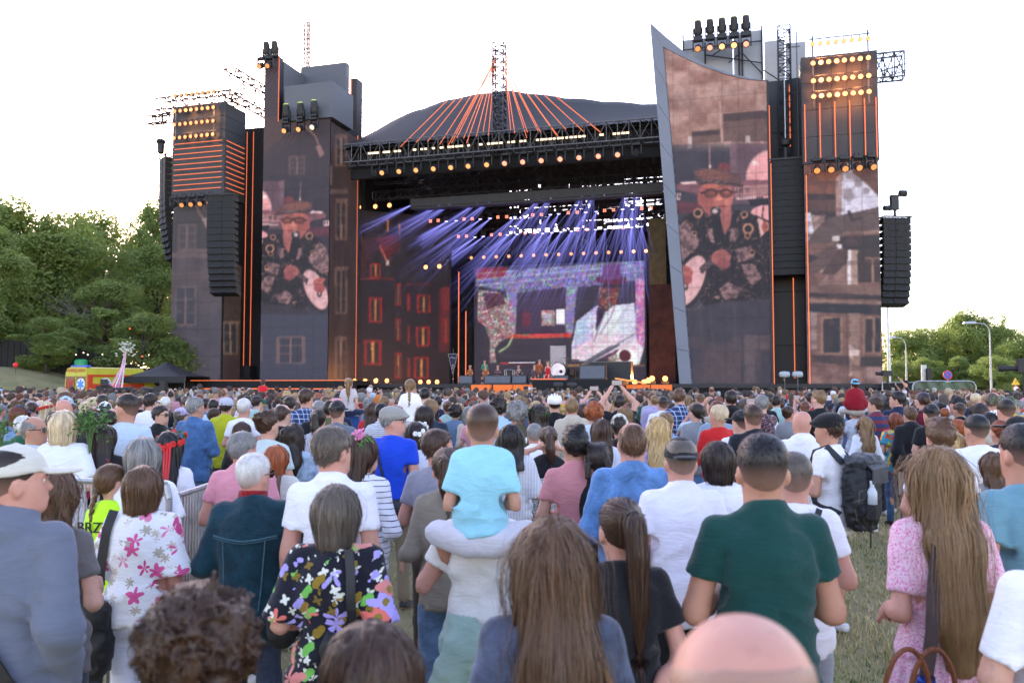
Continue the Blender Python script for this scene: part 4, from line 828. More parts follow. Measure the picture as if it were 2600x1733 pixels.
# ------------------------------------------------------------------ figures: smooth-blended volumes turned into surfaces
class Field:
    def __init__(self, lo, hi, step, zfine=None, coarse=2.4):
        lo = np.asarray(lo, float); hi = np.asarray(hi, float)
        self.ax = [np.arange(lo[i], hi[i] + step, step) for i in range(3)]
        if zfine is not None and lo[2] < zfine - .1:
            self.ax[2] = np.concatenate([np.arange(lo[2], zfine, step*coarse), np.arange(zfine, hi[2]+step, step)])
        self.v = np.ones([len(a) for a in self.ax], np.float32)
    def sl(self, lo, hi):
        r = []
        for i in range(3):
            a = int(np.searchsorted(self.ax[i], lo[i])); b = int(np.searchsorted(self.ax[i], hi[i])); r.append(slice(max(a-1, 0), min(b+1, len(self.ax[i]))))
        return tuple(r)
    def pts(self, s): return np.meshgrid(self.ax[0][s[0]].astype(np.float32), self.ax[1][s[1]].astype(np.float32), self.ax[2][s[2]].astype(np.float32), indexing='ij', sparse=True)
    def blend(self, s, d, k, sub=False):
        a = self.v[s]
        if a.size == 0: return
        if sub:
            d = -d; h = np.maximum(k - np.abs(a-d), 0)/k; self.v[s] = np.maximum(a, d) + h*h*k*.25
        else:
            h = np.maximum(k - np.abs(a-d), 0)/k; self.v[s] = np.minimum(a, d) - h*h*k*.25
    def cone(self, a, b, ra, rb, k=.03, sy=1.0, sub=False):
        a = np.asarray(a, float); b = np.asarray(b, float); m = max(ra, rb) + k + .02
        s = self.sl(np.minimum(a, b)-m, np.maximum(a, b)+m); X, Y, Z = self.pts(s)
        x, y, z = X-a[0], (Y-a[1])*sy, Z-a[2]; d = b-a; dx, dy, dz = d[0], d[1]*sy, d[2]; L = dx*dx+dy*dy+dz*dz + 1e-9
        h = np.clip((x*dx+y*dy+z*dz)/L, 0, 1)
        self.blend(s, np.sqrt((x-h*dx)**2+(y-h*dy)**2+(z-h*dz)**2) - (ra+(rb-ra)*h), k, sub); return self
    def ell(self, c, r, k=.03, yaw=0.0, sub=False, pit=0.0):
        c = np.asarray(c, float); m = max(r) + k + .02
        s = self.sl(c-m, c+m); X, Y, Z = self.pts(s); x, y, z = X-c[0], Y-c[1], Z-c[2]
        if pit: cp, sp = math.cos(pit), math.sin(pit); y, z = cp*y+sp*z, -sp*y+cp*z
        if yaw: cw, sw = math.cos(yaw), math.sin(yaw); x, y = cw*x+sw*y, -sw*x+cw*y
        k0 = np.sqrt((x/r[0])**2+(y/r[1])**2+(z/r[2])**2); k1 = np.sqrt((x/r[0]**2)**2+(y/r[1]**2)**2+(z/r[2]**2)**2)+1e-6
        self.blend(s, k0*(k0-1)/k1, k, sub); return self
    def cut(self, n, c):                        # keep n.p < c
        X, Y, Z = self.pts((slice(None),)*3); self.v = np.maximum(self.v, (n[0]*X+n[1]*Y+n[2]*Z-c).astype(np.float32)); return self
    def ruffle(self, amp, fx, fy, fz, seed, shear=.0):
        m = np.abs(self.v) < .05
        if not m.any(): return self
        i, j, q = np.nonzero(m); x = self.ax[0][i]; y = self.ax[1][j]; z = self.ax[2][q]
        n1 = vnoise(x*fx+seed*3.1, y*fy+seed, (z+shear*x)*fz+seed*1.7); n2 = vnoise(x*fx*2.1+seed, y*fy*2.1, (z-shear*x)*fz*2.3+seed)
        rd = (1-np.abs(n2))**3; r1 = (1-np.abs(n1))**4
        self.v[i, j, q] += (amp*(n1*.5 + n2*.25 - 1.05*r1 - .55*rd + .45)).astype(np.float32); return self
    def folds(self, amp, seed, zhem, ztop):
        m = np.abs(self.v) < .05; i, j, q = np.nonzero(m)
        if not len(i): return self
        x = self.ax[0][i]; y = self.ax[1][j]; z = self.ax[2][q]; ax_ = np.abs(x); sd = np.where(x > 0, 7.3, 0) + seed
        f = np.clip((z-zhem)/(ztop-zhem), 0, 1); w = vnoise(x*4+seed, y*4, z*4)*.03
        a = z*.82 + ax_*.57 + w; b = z*.57 - ax_*.82                       # creases falling from the shoulders to the waist
        c1 = (1-1.35*np.abs(vnoise(a*12+sd, b*2.2+y*2, y*2+seed))).clip(0)**2.2*np.clip(1.6-f*1.5, .3, 1)
        c2 = (1-1.35*np.abs(vnoise(z*17+w*40+seed*2, x*2.6+sd*.1, y*3))).clip(0)**2.2*np.exp(-((f-.30)/.22)**2)      # bunching at the waist
        c3 = (1-np.abs(vnoise(x*13+seed, y*13, z*1.7+seed)))**3*np.clip(1-f*2.2, 0, 1)                   # hanging folds at the hem
        self.v[i, j, q] -= (amp*(c1*.9 + c2*.8 + c3*.7 - .45)).astype(np.float32); return self
    def surface(self):
        v = self.v; occ = v < 0
        c = np.zeros([q-1 for q in v.shape], np.int8)
        for a in (0, 1):
            for b in (0, 1):
                for d in (0, 1): c += occ[a:a+c.shape[0], b:b+c.shape[1], d:d+c.shape[2]]
        act = (c > 0) & (c < 8); I, J, K = np.nonzero(act); n = len(I)
        idx = np.full(c.shape, -1, np.int32); idx[act] = np.arange(n)
        acc = np.zeros((n, 3)); cnt = np.zeros(n)
        co = [(a, b, d) for a in (0, 1) for b in (0, 1) for d in (0, 1)]
        for p in co:
            for ax in range(3):
                if p[ax]: continue
                q = list(p); q[ax] = 1
                va = v[I+p[0], J+p[1], K+p[2]]; vb = v[I+q[0], J+q[1], K+q[2]]; m = (va < 0) != (vb < 0)
                t = va[m]/(va[m]-vb[m]); acc[m] += np.array(p); acc[m, ax] += t; cnt[m] += 1
        acc /= cnt[:, None]; acc += np.stack([I, J, K], 1)
        V = np.stack([np.interp(acc[:, i], np.arange(len(self.ax[i])), self.ax[i]) for i in range(3)], 1)
        F = []
        for ax in range(3):
            s0 = [slice(1, -1)]*3; s1 = [slice(1, -1)]*3; s0[ax] = slice(0, -1); s1[ax] = slice(1, None)
            a = occ[tuple(s0)]; b = occ[tuple(s1)]; m = a != b; i, j, q = np.nonzero(m); flip = a[m]
            e = np.stack([i, j, q], 1); e[:, (ax+1) % 3] += 1; e[:, (ax+2) % 3] += 1
            def cell(d1, d2):
                w = e.copy(); w[:, (ax+1) % 3] -= d1; w[:, (ax+2) % 3] -= d2; return idx[w[:, 0], w[:, 1], w[:, 2]]
            qd = np.stack([cell(1, 1), cell(0, 1), cell(0, 0), cell(1, 0)], 1); qd[~flip] = qd[~flip][:, ::-1]; F.append(qd)
        F = np.concatenate(F); F = F[(F >= 0).all(1)]
        return V, F
    def sampler(self):
        v = self.v
        def f(p):
            g = [np.clip(np.interp(p[:, i], self.ax[i], np.arange(len(self.ax[i]))), 0, len(self.ax[i])-1.001) for i in range(3)]
            o = [q.astype(int) for q in g]; t = [g[i]-o[i] for i in range(3)]; r = 0
            for a in (0, 1):
                for b in (0, 1):
                    for c in (0, 1): r = r + v[o[0]+a, o[1]+b, o[2]+c]*(t[0] if a else 1-t[0])*(t[1] if b else 1-t[1])*(t[2] if c else 1-t[2])
            return r
        return f

def hand(F, w, d, up, s, curl=.5, spread=1.0, side=1):
    """palm and five fingers from the wrist w along d; up = back of the hand"""
    d = np.asarray(d, float); d /= np.linalg.norm(d); up = np.asarray(up, float); up -= d*(up@d); up /= np.linalg.norm(up)+1e-9; lat = np.cross(d, up)*side
    pc = w + d*.05*s; F.cone(w, w+d*.03*s, .026*s, .028*s, .015)
    for q in (-.024, -.008, .008, .024): F.cone(w+d*.015*s+lat*q*.7*s, w+d*.085*s+lat*q*s, .014*s, .0125*s, .012)
    for q, L in ((-.03, .062), (-.0105, .074), (.0095, .078), (.029, .07)):
        a = w+d*.085*s+lat*q*1.05*s; c1 = a + (d*math.cos(curl*.7)-up*math.sin(curl*.7))*L*.5*s + lat*q*.12*spread*s
        c2 = c1 + (d*math.cos(curl*1.9)-up*math.sin(curl*1.9))*L*.5*s; F.cone(a, c1, .0105*s, .0095*s, .004); F.cone(c1, c2, .0095*s, .008*s, .004)
    a = w+d*.03*s+lat*.03*s; b = a+(d*.6+lat*.75-up*.25)*.042*s; c = b+(d*.85+lat*.15-up*.45)*.034*s; F.cone(a, b, .014*s, .011*s, .008); F.cone(b, c, .011*s, .009*s, .004)

ARMS = {  # elbow, wrist relative to the shoulder (x outward)
 'down': ((.045, -.025, -.29), (.05, .06, -.54)), 'front': ((.082, -.03, -.285), (-.03, .22, -.29)), 'cross': ((.072, .02, -.285), (-.08, .24, -.24)),
 'pocket': ((.085, -.07, -.28), (.03, .06, -.50)), 'behind': ((.085, -.07, -.29), (-.12, -.19, -.50)), 'film': ((.05, .20, -.10), (-.10, .36, .14)), 'up': ((.10, .10, .20), (-.06, .26, .42)),
 'hold': ((.085, .01, -.285), (-.05, .23, -.20)), 'head': ((.20, .10, .05), (-.09, -.04, .16)), 'out': ((.15, -.06, -.26), (-.02, .14, -.28)), 'bag': ((.05, -.06, -.29), (.0, .14, -.33)), 'kidlegs': ((.14, .02, -.28), (-.02, .16, -.08)), 'play': ((.08, .02, -.28), (-.06, .20, -.20))}
def figure(sp, step, zfine=None, fingers=False):
    """parts of one figure in its own metres, standing at the origin and looking along +y"""
    sex = sp.get('sex', 'm'); h = sp['h']; s = h/1.75; b = sp.get('b', 1.0); fem = sex == 'f'; kid = sex == 'k'
    hs = s*(1.20 if kid else 1.0 if not fem else 1.02); sw = (.156 if not fem else .136)*s*(.5+.5*b)*(.88 if kid else 1)
    S = lambda *p: np.array(p)*s
    yaw = R(sp.get('yaw', 0)); zc = h - .100*hs; nz = zc - .11*hs; seed = sp.get('seed', 1)
    cw, sn = math.cos(yaw), math.sin(yaw); pit = R(sp.get('nod', 0)); cp, spn = math.cos(pit), math.sin(pit)
    hc = np.array([0, .004*s, zc])
    def HP(x, y, z):
        y2, z2 = y*cp+z*spn, -y*spn+z*cp
        return hc + np.array([cw*x - sn*y2, sn*x + cw*y2, z2])*hs
    sit = sp.get('legs', 'stand') != 'stand'; dz = 0.0
    shz = (1.428*s if not kid else nz - .085*s)
    sh = {q: np.array([q*sw, -.005*s, shz]) for q in (-1, 1)}
    ap = sp.get('arms', 'down'); ap = (ap, ap) if isinstance(ap, str) else ap
    el, wr = {}, {}
    for q, nm in ((-1, ap[0]), (1, ap[1])):
        e, w = ARMS[nm]; el[q] = sh[q] + np.array([q*e[0]*(.6+.4*b), e[1], e[2]])*s*.98; wr[q] = sh[q] + np.array([q*w[0], w[1], w[2]])*s*.98
    leg = {}
    for q in (-1, 1):
        hp = S(q*.085, 0, .92)
        if not sit: leg[q] = (hp, S(q*.10, .015, .49), S(q*(.11 if not sp.get('stride') else .09), (-.01 if not sp.get('stride') else q*.10), .075))
        elif sp['legs'] == 'sit': leg[q] = (hp, S(q*.14, .40, .93), S(q*.14, .42, .50))
        elif sp['legs'] == 'ground': leg[q] = (hp, S(q*.14, .33, 1.12), S(q*.14, .52, .80))
        else: leg[q] = (S(q*.11, -.02, .92), S(q*.30, .20, .93), S(q*.16, .36, .55))
    reach = max(.42*s, max(abs(el[q][0]) for q in (-1, 1)) + .14); top = h + .06
    lo = [-reach, -.30*s, -.02]; hi = [reach, .32*s, top]
    for q in (-1, 1):
        for p in (wr[q], leg[q][1], leg[q][2]): lo = np.minimum(lo, p-.13); hi = np.maximum(hi, p+.22)
    if sit: lo[2] = (.35 if sp['legs'] != 'ground' else .6)*s
    out = {}
    F = Field(lo, hi, step, zfine if fingers else max(shz-.02, zfine or 0), 2.4 if fingers else 3.2)
    F.ell(S(0, 0, .95), S(.135, .088, .11)).ell((0, 0, 1.10*s), (.115*s*b, .08*s*b, .15*s)).ell((0, 0, shz-.13*s), (.135*s, .085*s, .16*s)).cone((-sw*.8, 0, shz-.01*s), (sw*.8, 0, shz-.01*s), .034*s, .034*s)
    nr = (.064 if not fem else .050)*hs*(.85 if kid else 1)*(.8+.2*b)
    F.cone((0, .008*s, shz-.01*s), hc+np.array([0, -.004, -.07*hs]), nr*1.08, nr, .035)
    F.ell(HP(0, -.008, 0), np.array([.076, .097, .1])*hs, .02, yaw, pit=0).ell(HP(0, .032, -.052), np.array([.062, .068, .08])*hs, .03, yaw)
    for q in (-1, 1): F.ell(HP(q*.018, -.015, .035), np.array([.054, .08, .060])*hs, .03, yaw)
    F.ell(HP(0, .072, -.105), np.array([.034, .032, .026])*hs, .03, yaw).cone(HP(0, .095, -.005), HP(0, .113, -.040), .007*hs, .0115*hs, .012)
    F.ell(HP(0, .08, .012), np.array([.05, .022, .014])*hs, .02, yaw).ell(HP(0, .098, -.075), np.array([.024, .012, .011])*hs, .012, yaw)
    for q in (-1, 1):
        F.ell(HP(q*.033, .098, -.008), np.array([.016, .014, .011])*hs, .012, yaw, sub=True)
        F.ell(HP(q*.081, -.006, -.03), np.array([.0135, .021, .034])*hs, .008, yaw + q*.35)
        F.ell(HP(q*.09, -.002, -.026), np.array([.006, .010, .016])*hs, .006, yaw, sub=True)
        ar = 1.0*(.55+.45*b)*(.86 if fem else 1.0)*(.9 if kid else 1)*s
        F.cone(sh[q], el[q], .047*ar, .041*ar).cone(el[q], wr[q], .042*ar, .027*ar).ell(el[q]*.65+wr[q]*.35, np.array([.043, .043, .05])*ar, .03)
        d = wr[q]-el[q]; d = d/np.linalg.norm(d)
        if fingers: hand(F, wr[q], d + np.array([0, .1, 0]), np.array([q*.6, -.5, .6]), s, sp.get('curl', .5), 1.0, q)
        else: F.ell(wr[q]+d*.075*s, S(.032, .034, .07), .02).cone(wr[q]+d*.03*s, wr[q]+d*.09*s+np.array([-q*.035*s, .01, 0]), .012*s, .01*s, .01)
        hp, kn, an = leg[q]
        F.cone(hp, kn, .078*s*(.6+.4*b), .052*s).cone(kn, an, .05*s, .036*s).ell(kn*.7+an*.3+np.array([0, -.014*s, 0]), S(.048, .052, .10), .03)
        F.cone(an+S(0, -.03, -.035), an+S(q*.015, .13, -.05), .033*s, .026*s)
    if not sit: F.cut((0, 0, -1), -.004)
    out['body'] = F.surface()
    # --- upper garment
    tp = sp.get('top', 'tee'); lo_t = [lo[0], lo[1], .45*s]
    hem = sp.get('hem', .80 if not fem else .84)*s; off = {'tee': .016, 'polo': .018, 'jacket': .03, 'hoodie': .036, 'long': .018, 'blouse': .024, 'vest': .012, 'tank': .008, 'dress': .016}[tp]
    g = Field(lo_t if tp != 'dress' else [lo[0], lo[1], hem-.05], [hi[0], hi[1], nz + .06], step, zfine); bb = b
    g.ell((0, 0, shz-.15*s), np.array([(.140 if not fem else .124)*s*bb**.6+off, .098*s*bb+off, .17*s]), .05)
    g.cone((0, -.005*s, 1.20*s if not kid else shz-.2*s), (0, -.012*s, .86*s), (.134*s*bb+off) if not fem else (.110*s*bb+off), (.146 if not fem else .152)*s*bb**.7+off, .06, 1.2)
    g.ell((0, .02*s, 1.02*s), (.12*s*bb+off, (.085+.06*(bb-1))*s*bb+off, .16*s), .06)
    g.cone((-sw*.86, -.005, shz-.014*s), (sw*.86, -.005, shz-.014*s), .038*s+off*.7, .038*s+off*.7, .05)
    for q in (-1, 1):
        g.cone((q*.022*s, -.02*s, shz+.070*s), (q*sw*.95, -.01*s, shz-.004*s), .038*s+off*.3, .036*s+off*.5, .05)
        g.ell((q*.075*s, -.078*s*bb, shz-.10*s), S(.07, .03, .10), .08)                      # shoulder blades
        if fem and tp != 'jacket': g.ell((q*.065*s, .085*s, shz-.17*s), S(.065, .06, .065)*bb, .05)
        A = sh[q]; E = el[q]; Wq = wr[q]; ar = (.55+.45*b)*(.9 if fem else 1.0)*s
        if tp in ('tee', 'polo', 'blouse', 'dress'):
            fr = sp.get('sleeve', .62); M = A + (E-A)*fr; rr_ = .049*ar+off*.75+(.004 if tp != 'blouse' else .012)
            g.cone(A, M, rr_*.97, rr_*1.03 if tp != 'blouse' else rr_*1.15, .03)
            dd = (E-A)/np.linalg.norm(E-A); X, Y, Z = g.pts((slice(None),)*3)
            far = (dd[0]*(X-M[0])+dd[1]*(Y-M[1])+dd[2]*(Z-M[2])); near = np.sqrt((X-M[0])**2+(Y-M[1])**2+(Z-M[2])**2) - rr_*1.5
            g.v = np.maximum(g.v, np.minimum(far, -near).astype(np.float32))
        elif tp in ('jacket', 'hoodie', 'long'):
            g.cone(A, E, .050*ar+off*.8, .043*ar+off*.85, .03).cone(E, Wq, .044*ar+off*.9, .030*ar+off*.75, .03)
    g.cone((0, -.045*s, shz+.055*s), (0, -.075*s*bb, shz-.08*s), .042*s+off*.4, .05*s+off*.4, .09)
    if tp == 'dress':
        g.cone((0, 0, .98*s), (0, 0, hem), .15*s*bb, .22*s*bb, .06, 1.2)
    if tp in ('polo', 'jacket'):
        g.cone((0, -.026*s, shz+.07*s), (0, -.008*s, shz+.105*s), nr+.018*s, nr+.013*s, .012)
    if tp == 'hoodie':
        g.cone((-.06*s, -.06*s, shz+.055*s), (.06*s, -.06*s, shz+.055*s), .055*s, .055*s, .03).cone((0, -.09*s, shz+.05*s), (0, -.105*s, shz-.06*s), .06*s, .04*s, .04); g.cone((0, -.02*s, shz+.05*s), (0, .0, shz+.085*s), nr+.035*s, nr+.03*s, .03)
    if tp == 'tank': pass
    ztop = shz + (.082 if tp in ('tee', 'blouse', 'dress', 'long', 'vest', 'tank') else .108 if tp != 'hoodie' else .125)*s
    g.cut((0, .30, 1), ztop); g.cut((0, 0, -1), -hem)
    amp = {'jacket': .010, 'hoodie': .010, 'blouse': .011}.get(tp, .009)*(1 if not kid else .8)
    g.folds(amp*2.2, seed, hem, shz); g.ruffle(amp*.35, 5, 5, 7, seed, .5)
    if tp == 'dress':
        i, j, q = np.nonzero((np.abs(g.v) < .06)); zz = g.ax[2][q]; ang = np.arctan2(g.ax[1][j], g.ax[0][i]); g.v[i, j, q] += (.012*np.sin(ang*17+seed)*np.clip((1.0*s-zz)/.15, 0, 1)).astype(np.float32)
    out['shirt'] = g.surface()
    # --- trousers, shorts, skirt
    bt = sp.get('bottom', 'trousers')
    if bt != 'none' and tp != 'dress':
        lo_b = np.array([-.34*s, -.26*s, -.02]); hi_b = np.array([.34*s, .3*s, 1.06*s])
        for q in (-1, 1):
            for p in leg[q]: lo_b = np.minimum(lo_b, p-.12); hi_b = np.maximum(hi_b, p+.12)
        hi_b[2] = 1.06*s if not sit or sp['legs'] != 'ground' else 1.25*s
        if sit: lo_b[2] = lo[2]
        t = Field(lo_b, hi_b, step*1.7, zfine)
        t.ell(S(0, -.01, .94), S(.158, .118, .13)*(.5+.5*b), .04); t.cone(S(0, 0, .96), S(0, 0, 1.03), .142*s*(.5+.5*b), .135*s*b, .03, 1.35)
        for q in (-1, 1):
            hp, kn, an = leg[q]; t.ell(S(q*.07, -.055, .89), S(.085, .075, .085)*(.5+.5*b), .04)
            if bt == 'skirt': pass
            elif bt == 'shorts': t.cone(hp, hp+(kn-hp)*.9, .092*s*(.6+.4*b)*(1.22 if kid else 1), .082*s*(1.25 if kid else 1), .03)
            else: t.cone(hp, kn, .09*s*(.6+.4*b), .066*s, .03).cone(kn, an, .066*s, .056*s, .03)
        if bt == 'skirt': t.cone(S(0, 0, .95), S(0, 0, .42), .15*s, .25*s, .04, 1.15); t.cut((0, 0, -1), -.42*s)
        if bt == 'shorts' and not sit: t.cut((0, 0, -1), -.50*s)
        if bt in ('trousers', 'jeans') and not sit: t.cut((0, 0, -1), -.065*s)
        t.cut((0, 0, 1), 1.03*s if not sit else 1.05*s); t.v += (.02*np.clip((t.ax[2]-hem-.005)/.03, 0, 1)).astype(np.float32)[None, None, :]; t.ruffle(.006, 7, 7, 12, seed+5, .5); out['trousers'] = t.surface()
    if not sit or sp['legs'] != 'none':
        for q in (-1, 1):
            an = leg[q][2]; k_ = 'shoe' if q < 0 else 'shoe2'
            f = Field(an+S(-.09, -.13, -.12), an+S(.1, .25, .1), max(step*1.6, .02))
            f.cone(an+S(0, -.035, -.03), an+S(q*.012, .05, -.035), .043*s, .042*s, .02).cone(an+S(q*.012, .05, -.035), an+S(q*.018, .15, -.05), .042*s, .034*s, .03).cone(an+S(0, -.02, -.02), an+S(0, -.02, .015), .042*s, .04*s, .02)
            f.cut((0, 0, -1), -(an[2]-.072*s)); f.cut((0, 0, 1), an[2]+.02*s); out[k_] = f.surface()
    out['_head'] = (hc, hs, yaw, pit); out['_sh'] = (shz, sw, nz, s, el, wr, leg)
    return out

# ------------------------------------------------------------------ hair, in head coordinates (centre of the skull, metres at adult size)
def hair(style, step, L=.4, strands=0, seed=1, width=.0022, back=.12, seg=None):
    r = np.random.default_rng(seed); lz = -.13
    if style in ('long', 'wavy'): lz = -L-.02
    if style in ('ponytail', 'braid'): lz = -max(L, .2)-.05
    if style in ('bob',): lz = -.19
    F = Field((-.17, -.27, lz-.03), (.17, .15, .17), step)
    face = True
    if style == 'short': F.ell((0, -.012, .010), (.083, .108, .106), .02)
    elif style == 'crop': F.ell((0, -.012, .006), (.0785, .1025, .105), .02); F.ell((0, -.008, .05), (.074, .095, .068), .03)
    elif style == 'swept': F.ell((0, -.012, .010), (.084, .108, .106), .02); F.cone((-.03, .06, .09), (.03, -.04, .11), .035, .03, .03)
    elif style == 'balding': F.ell((0, -.012, .006), (.083, .106, .104), .02); F.ell((0, .035, .075), (.062, .085, .075), .01, sub=True)
    elif style == 'fringe': F.ell((0, -.012, .0), (.083, .106, .104), .02); F.cut((0, .35, 1), .0)
    elif style == 'stubble':
        F.ell((0, -.008, 0), (.0775, .0985, .1015), .02)
        for q in (-1, 1): F.ell((q*.018, -.015, .035), (.0555, .0815, .0615), .03)
        F.cut((-.10, .25, 1), .052)
    elif style == 'curly': F.ell((0, -.025, .022), (.105, .115, .112), .03); F.ruffle(.03, 17, 17, 17, seed)
    elif style == 'bob':
        F.ell((0, -.018, .004), (.096, .116, .113), .03); F.cone((0, -.025, -.02), (0, -.045, -.115), .097, .088, .04, 1.12); F.cut((0, .35, -1), .165); F.ruffle(.008, 34, 34, 5, seed)
    elif style in ('long', 'wavy'):
        F.ell((0, -.018, .004), (.093, .114, .112), .03); F.cone((0, -.022, -.02), (0, -.052, -.14), .093, .088, .04, 1.25)
        pts = [(0, -.055, -.12), (0, -back*.8, -.24), (0, -back, -max(L*.75, .26)), (0, -back*1.02, -max(L, .3))]; rs = [.09, .095, .09, .055]
        for i in range(3): F.cone(pts[i], pts[i+1], rs[i], rs[i+1], .04, 1.9)
        if style == 'wavy': F.ruffle(.016, 22, 22, 13, seed)
        else: F.ruffle(.011, 30, 30, 3.5, seed)
    elif style == 'ponytail':
        F.ell((0, -.012, .008), (.080, .104, .104), .02); F.ell((0, -.115, .055), (.022, .022, .022), .02)
        pts = [(0, -.12, .06), (.005, -.155, .035), (.01, -.165, -.08), (.016, -.155, -L*.65), (.02, -.15, -L)]; rs = [.02, .036, .040, .034, .010]
        for i in range(4): F.cone(pts[i], pts[i+1], rs[i], rs[i+1], .015)
    elif style == 'bun':
        F.ell((0, -.012, .008), (.081, .105, .105), .02); F.ell((0, -.115, .05), (.045, .042, .043), .015); F.ruffle(.006, 40, 40, 40, seed)
    elif style == 'braid':
        F.ell((0, -.012, .008), (.084, .108, .106), .02)
        n = int(L/.026)
        for i in range(n):
            z = -.06-.026*i; q = 1 if i % 2 else -1; F.ell((q*.012, -.105-min(i, 4)*.008, z), (.02*(1-.4*i/n), .018*(1-.4*i/n), .024), .008, q*.5)
    elif style == 'braids':
        F.ell((0, -.012, .008), (.082, .106, .104), .02)
        for sd in (-1, 1):
            for i in range(17):
                f = i/16; a = f*2.3-.7; x = sd*(.05+.022*min(f*2, 1)); y = -.10*math.sin(min(a+.7, 1.75)*.95)+.03*(1-f) - .01; z = .11-.26*f if f > .25 else .105-.1*f; q = 1 if i % 2 else -1
                F.ell((x+q*.008, y, z), (.018, .018, .018), .006, q*.6)
    if style in ('short', 'crop', 'swept', 'ponytail', 'bun', 'braid', 'braids', 'curly', 'balding', 'fringe', 'stubble'):
        tail = style in ('ponytail', 'braid')
        if style not in ('balding', 'fringe', 'stubble', 'curly'):
            for q in (-1, 1): F.ell((q*.018, -.015, .035), (.0595, .0855, .0655), .03)
        X, Y, Z = F.pts((slice(None),)*3); cutd = (.719*Y - .695*Z) - .0194*(1 if style != 'curly' else 1.6)
        if tail: cutd = np.where(Y < -.10, -1.0, cutd)
        F.v = np.maximum(F.v, cutd.astype(np.float32)); F.ell((0, .115, -.02), (.062, .05, .075), .015, sub=True)
        for q in (-1, 1): F.ell((q*.088, .004, -.03), (.018, .022, .034), .008, sub=True)
    else:
        F.ell((0, .115, -.03), (.064, .075, .105), .02, sub=True); F.cone((0, .12, -.1), (0, .14, -.3), .085, .09, .02, sub=True)
    if style in ('short', 'swept'): F.ruffle(.006, 34, 34, 26, seed)
    V, Fc = F.surface(); tone = np.full(len(V), .42) + .12*vnoise(V[:, 0]*60, V[:, 1]*60, V[:, 2]*14)
    fade = np.zeros(len(V))
    if style == 'stubble': fade = .30 + .66*np.clip((V[:, 2]-.10*V[:, 0]+.25*V[:, 1]+.02)/.07, 0, 1)
    if style == 'crop': fade = np.clip((.02 - V[:, 2])/.10, 0, 1)*.75
    if style in ('short', 'swept', 'balding', 'fringe'): fade = np.clip((-.045 - V[:, 2])/.05, 0, 1)*.45
    if strands:
        f = F.sampler(); e = .004
        def grad(p):
            g = np.stack([f(p+np.eye(3)[i]*e)-f(p-np.eye(3)[i]*e) for i in range(3)], 1); return g/(np.linalg.norm(g, axis=1, keepdims=True)+1e-6)
        long_ = style in ('long', 'wavy', 'bob'); crown = np.array([0, -.03, .10])
        cand = V[(V[:, 2] > (-.02 if long_ else .015 if style == 'crop' else -.09))] if style != 'ponytail' else V
        p = cand[r.integers(0, len(cand), strands)] + r.normal(0, .002, (strands, 3))
        ns = seg or {'long': 10, 'wavy': 11, 'bob': 6, 'curly': 5, 'ponytail': 7, 'bun': 5, 'braid': 5, 'braids': 4, 'crop': 2}.get(style, 4)
        ln = {'long': (L+.12)/10, 'wavy': (L+.12)/10, 'bob': .035, 'curly': .014, 'ponytail': max(L, .3)/7.5, 'bun': .022, 'braid': .016, 'braids': .010, 'crop': .0042}.get(style, .0105)
        ends = r.uniform(.5, 1.0, strands); off = r.uniform(.0, .007, strands) + (r.random(strands) < .05)*r.uniform(0, .022 if long_ else .012, strands)*(0 if style == 'crop' else 1)
        ph = r.uniform(0, 6.28, strands); P_ = [p.copy()]; Nn = [grad(p)]
        for k in range(ns):
            n_ = grad(p); q = p - crown
            if style == 'ponytail': tgt = np.array([0, -.12, .06]); d = np.where((p[:, 1:2] > -.105), tgt-p, np.array([.0, -.02, -1])*.2)
            elif style in ('bun',): d = np.array([0, -.115, .05]) - p
            elif style in ('braid',): d = np.array([0, -.09, -.08]) - p
            elif style == 'braids': d = np.stack([np.sign(p[:, 0])*.06-p[:, 0], -.02-p[:, 1]*.2, -.1-p[:, 2]*.2], 1)
            elif style == 'curly': a = ph + k*1.25; d = np.stack([np.cos(a), np.sin(a), np.sin(a*.7+1)-.5], 1)
            else: d = q*np.array([1, 1, .3])*(1.0 if not long_ else .55*max(0, 1-k*.2)) + np.array([0, -.02 if not long_ else -.005, -.055 if not long_ else -.12]) + r.normal(0, .020 if not long_ else .009, p.shape)
            if style == 'swept': d = d*.3 + np.array([.09, -.05, .0])
            if style == 'wavy': d = d + np.stack([np.sin(ph+k*1.1), np.cos(ph+k*1.1), ph*0], 1)*.05
            d = d - n_*np.sum(d*n_, 1, keepdims=True)*(.92 if style != 'curly' else .4); d /= np.linalg.norm(d, axis=1, keepdims=True)+1e-6
            p = p + d*ln*(ends[:, None]*.6+.4); sd = f(p); lift = off + (.0016*k if style in ('short', 'swept', 'balding', 'fringe') else 0) + (.004 if style == 'curly' else 0)
            inside = np.abs(sd) < .04; n_ = grad(p); p = p - n_*((sd-lift)*inside*.8)[:, None]; P_.append(p.copy()); Nn.append(n_)
        P_ = np.stack(P_, 1); Nn = np.stack(Nn, 1); T = np.gradient(P_, axis=1); Sd = np.cross(T, Nn); Sd /= np.linalg.norm(Sd, axis=2, keepdims=True)+1e-6
        taper = np.linspace(1, .25, ns+1)[None, :, None]*width*r.uniform(.6, 1.3, (strands, 1, 1)); A = P_-Sd*taper; B = P_+Sd*taper
        base = len(V); VV = np.stack([A, B], 2).reshape(-1, 3); ii = np.arange(strands)[:, None]*(ns+1)*2 + np.arange(ns)[None]*2 + base
        qd = np.stack([ii, ii+1, ii+3, ii+2], -1).reshape(-1, 4); V = np.concatenate([V, VV]); Fc = np.concatenate([Fc, qd])
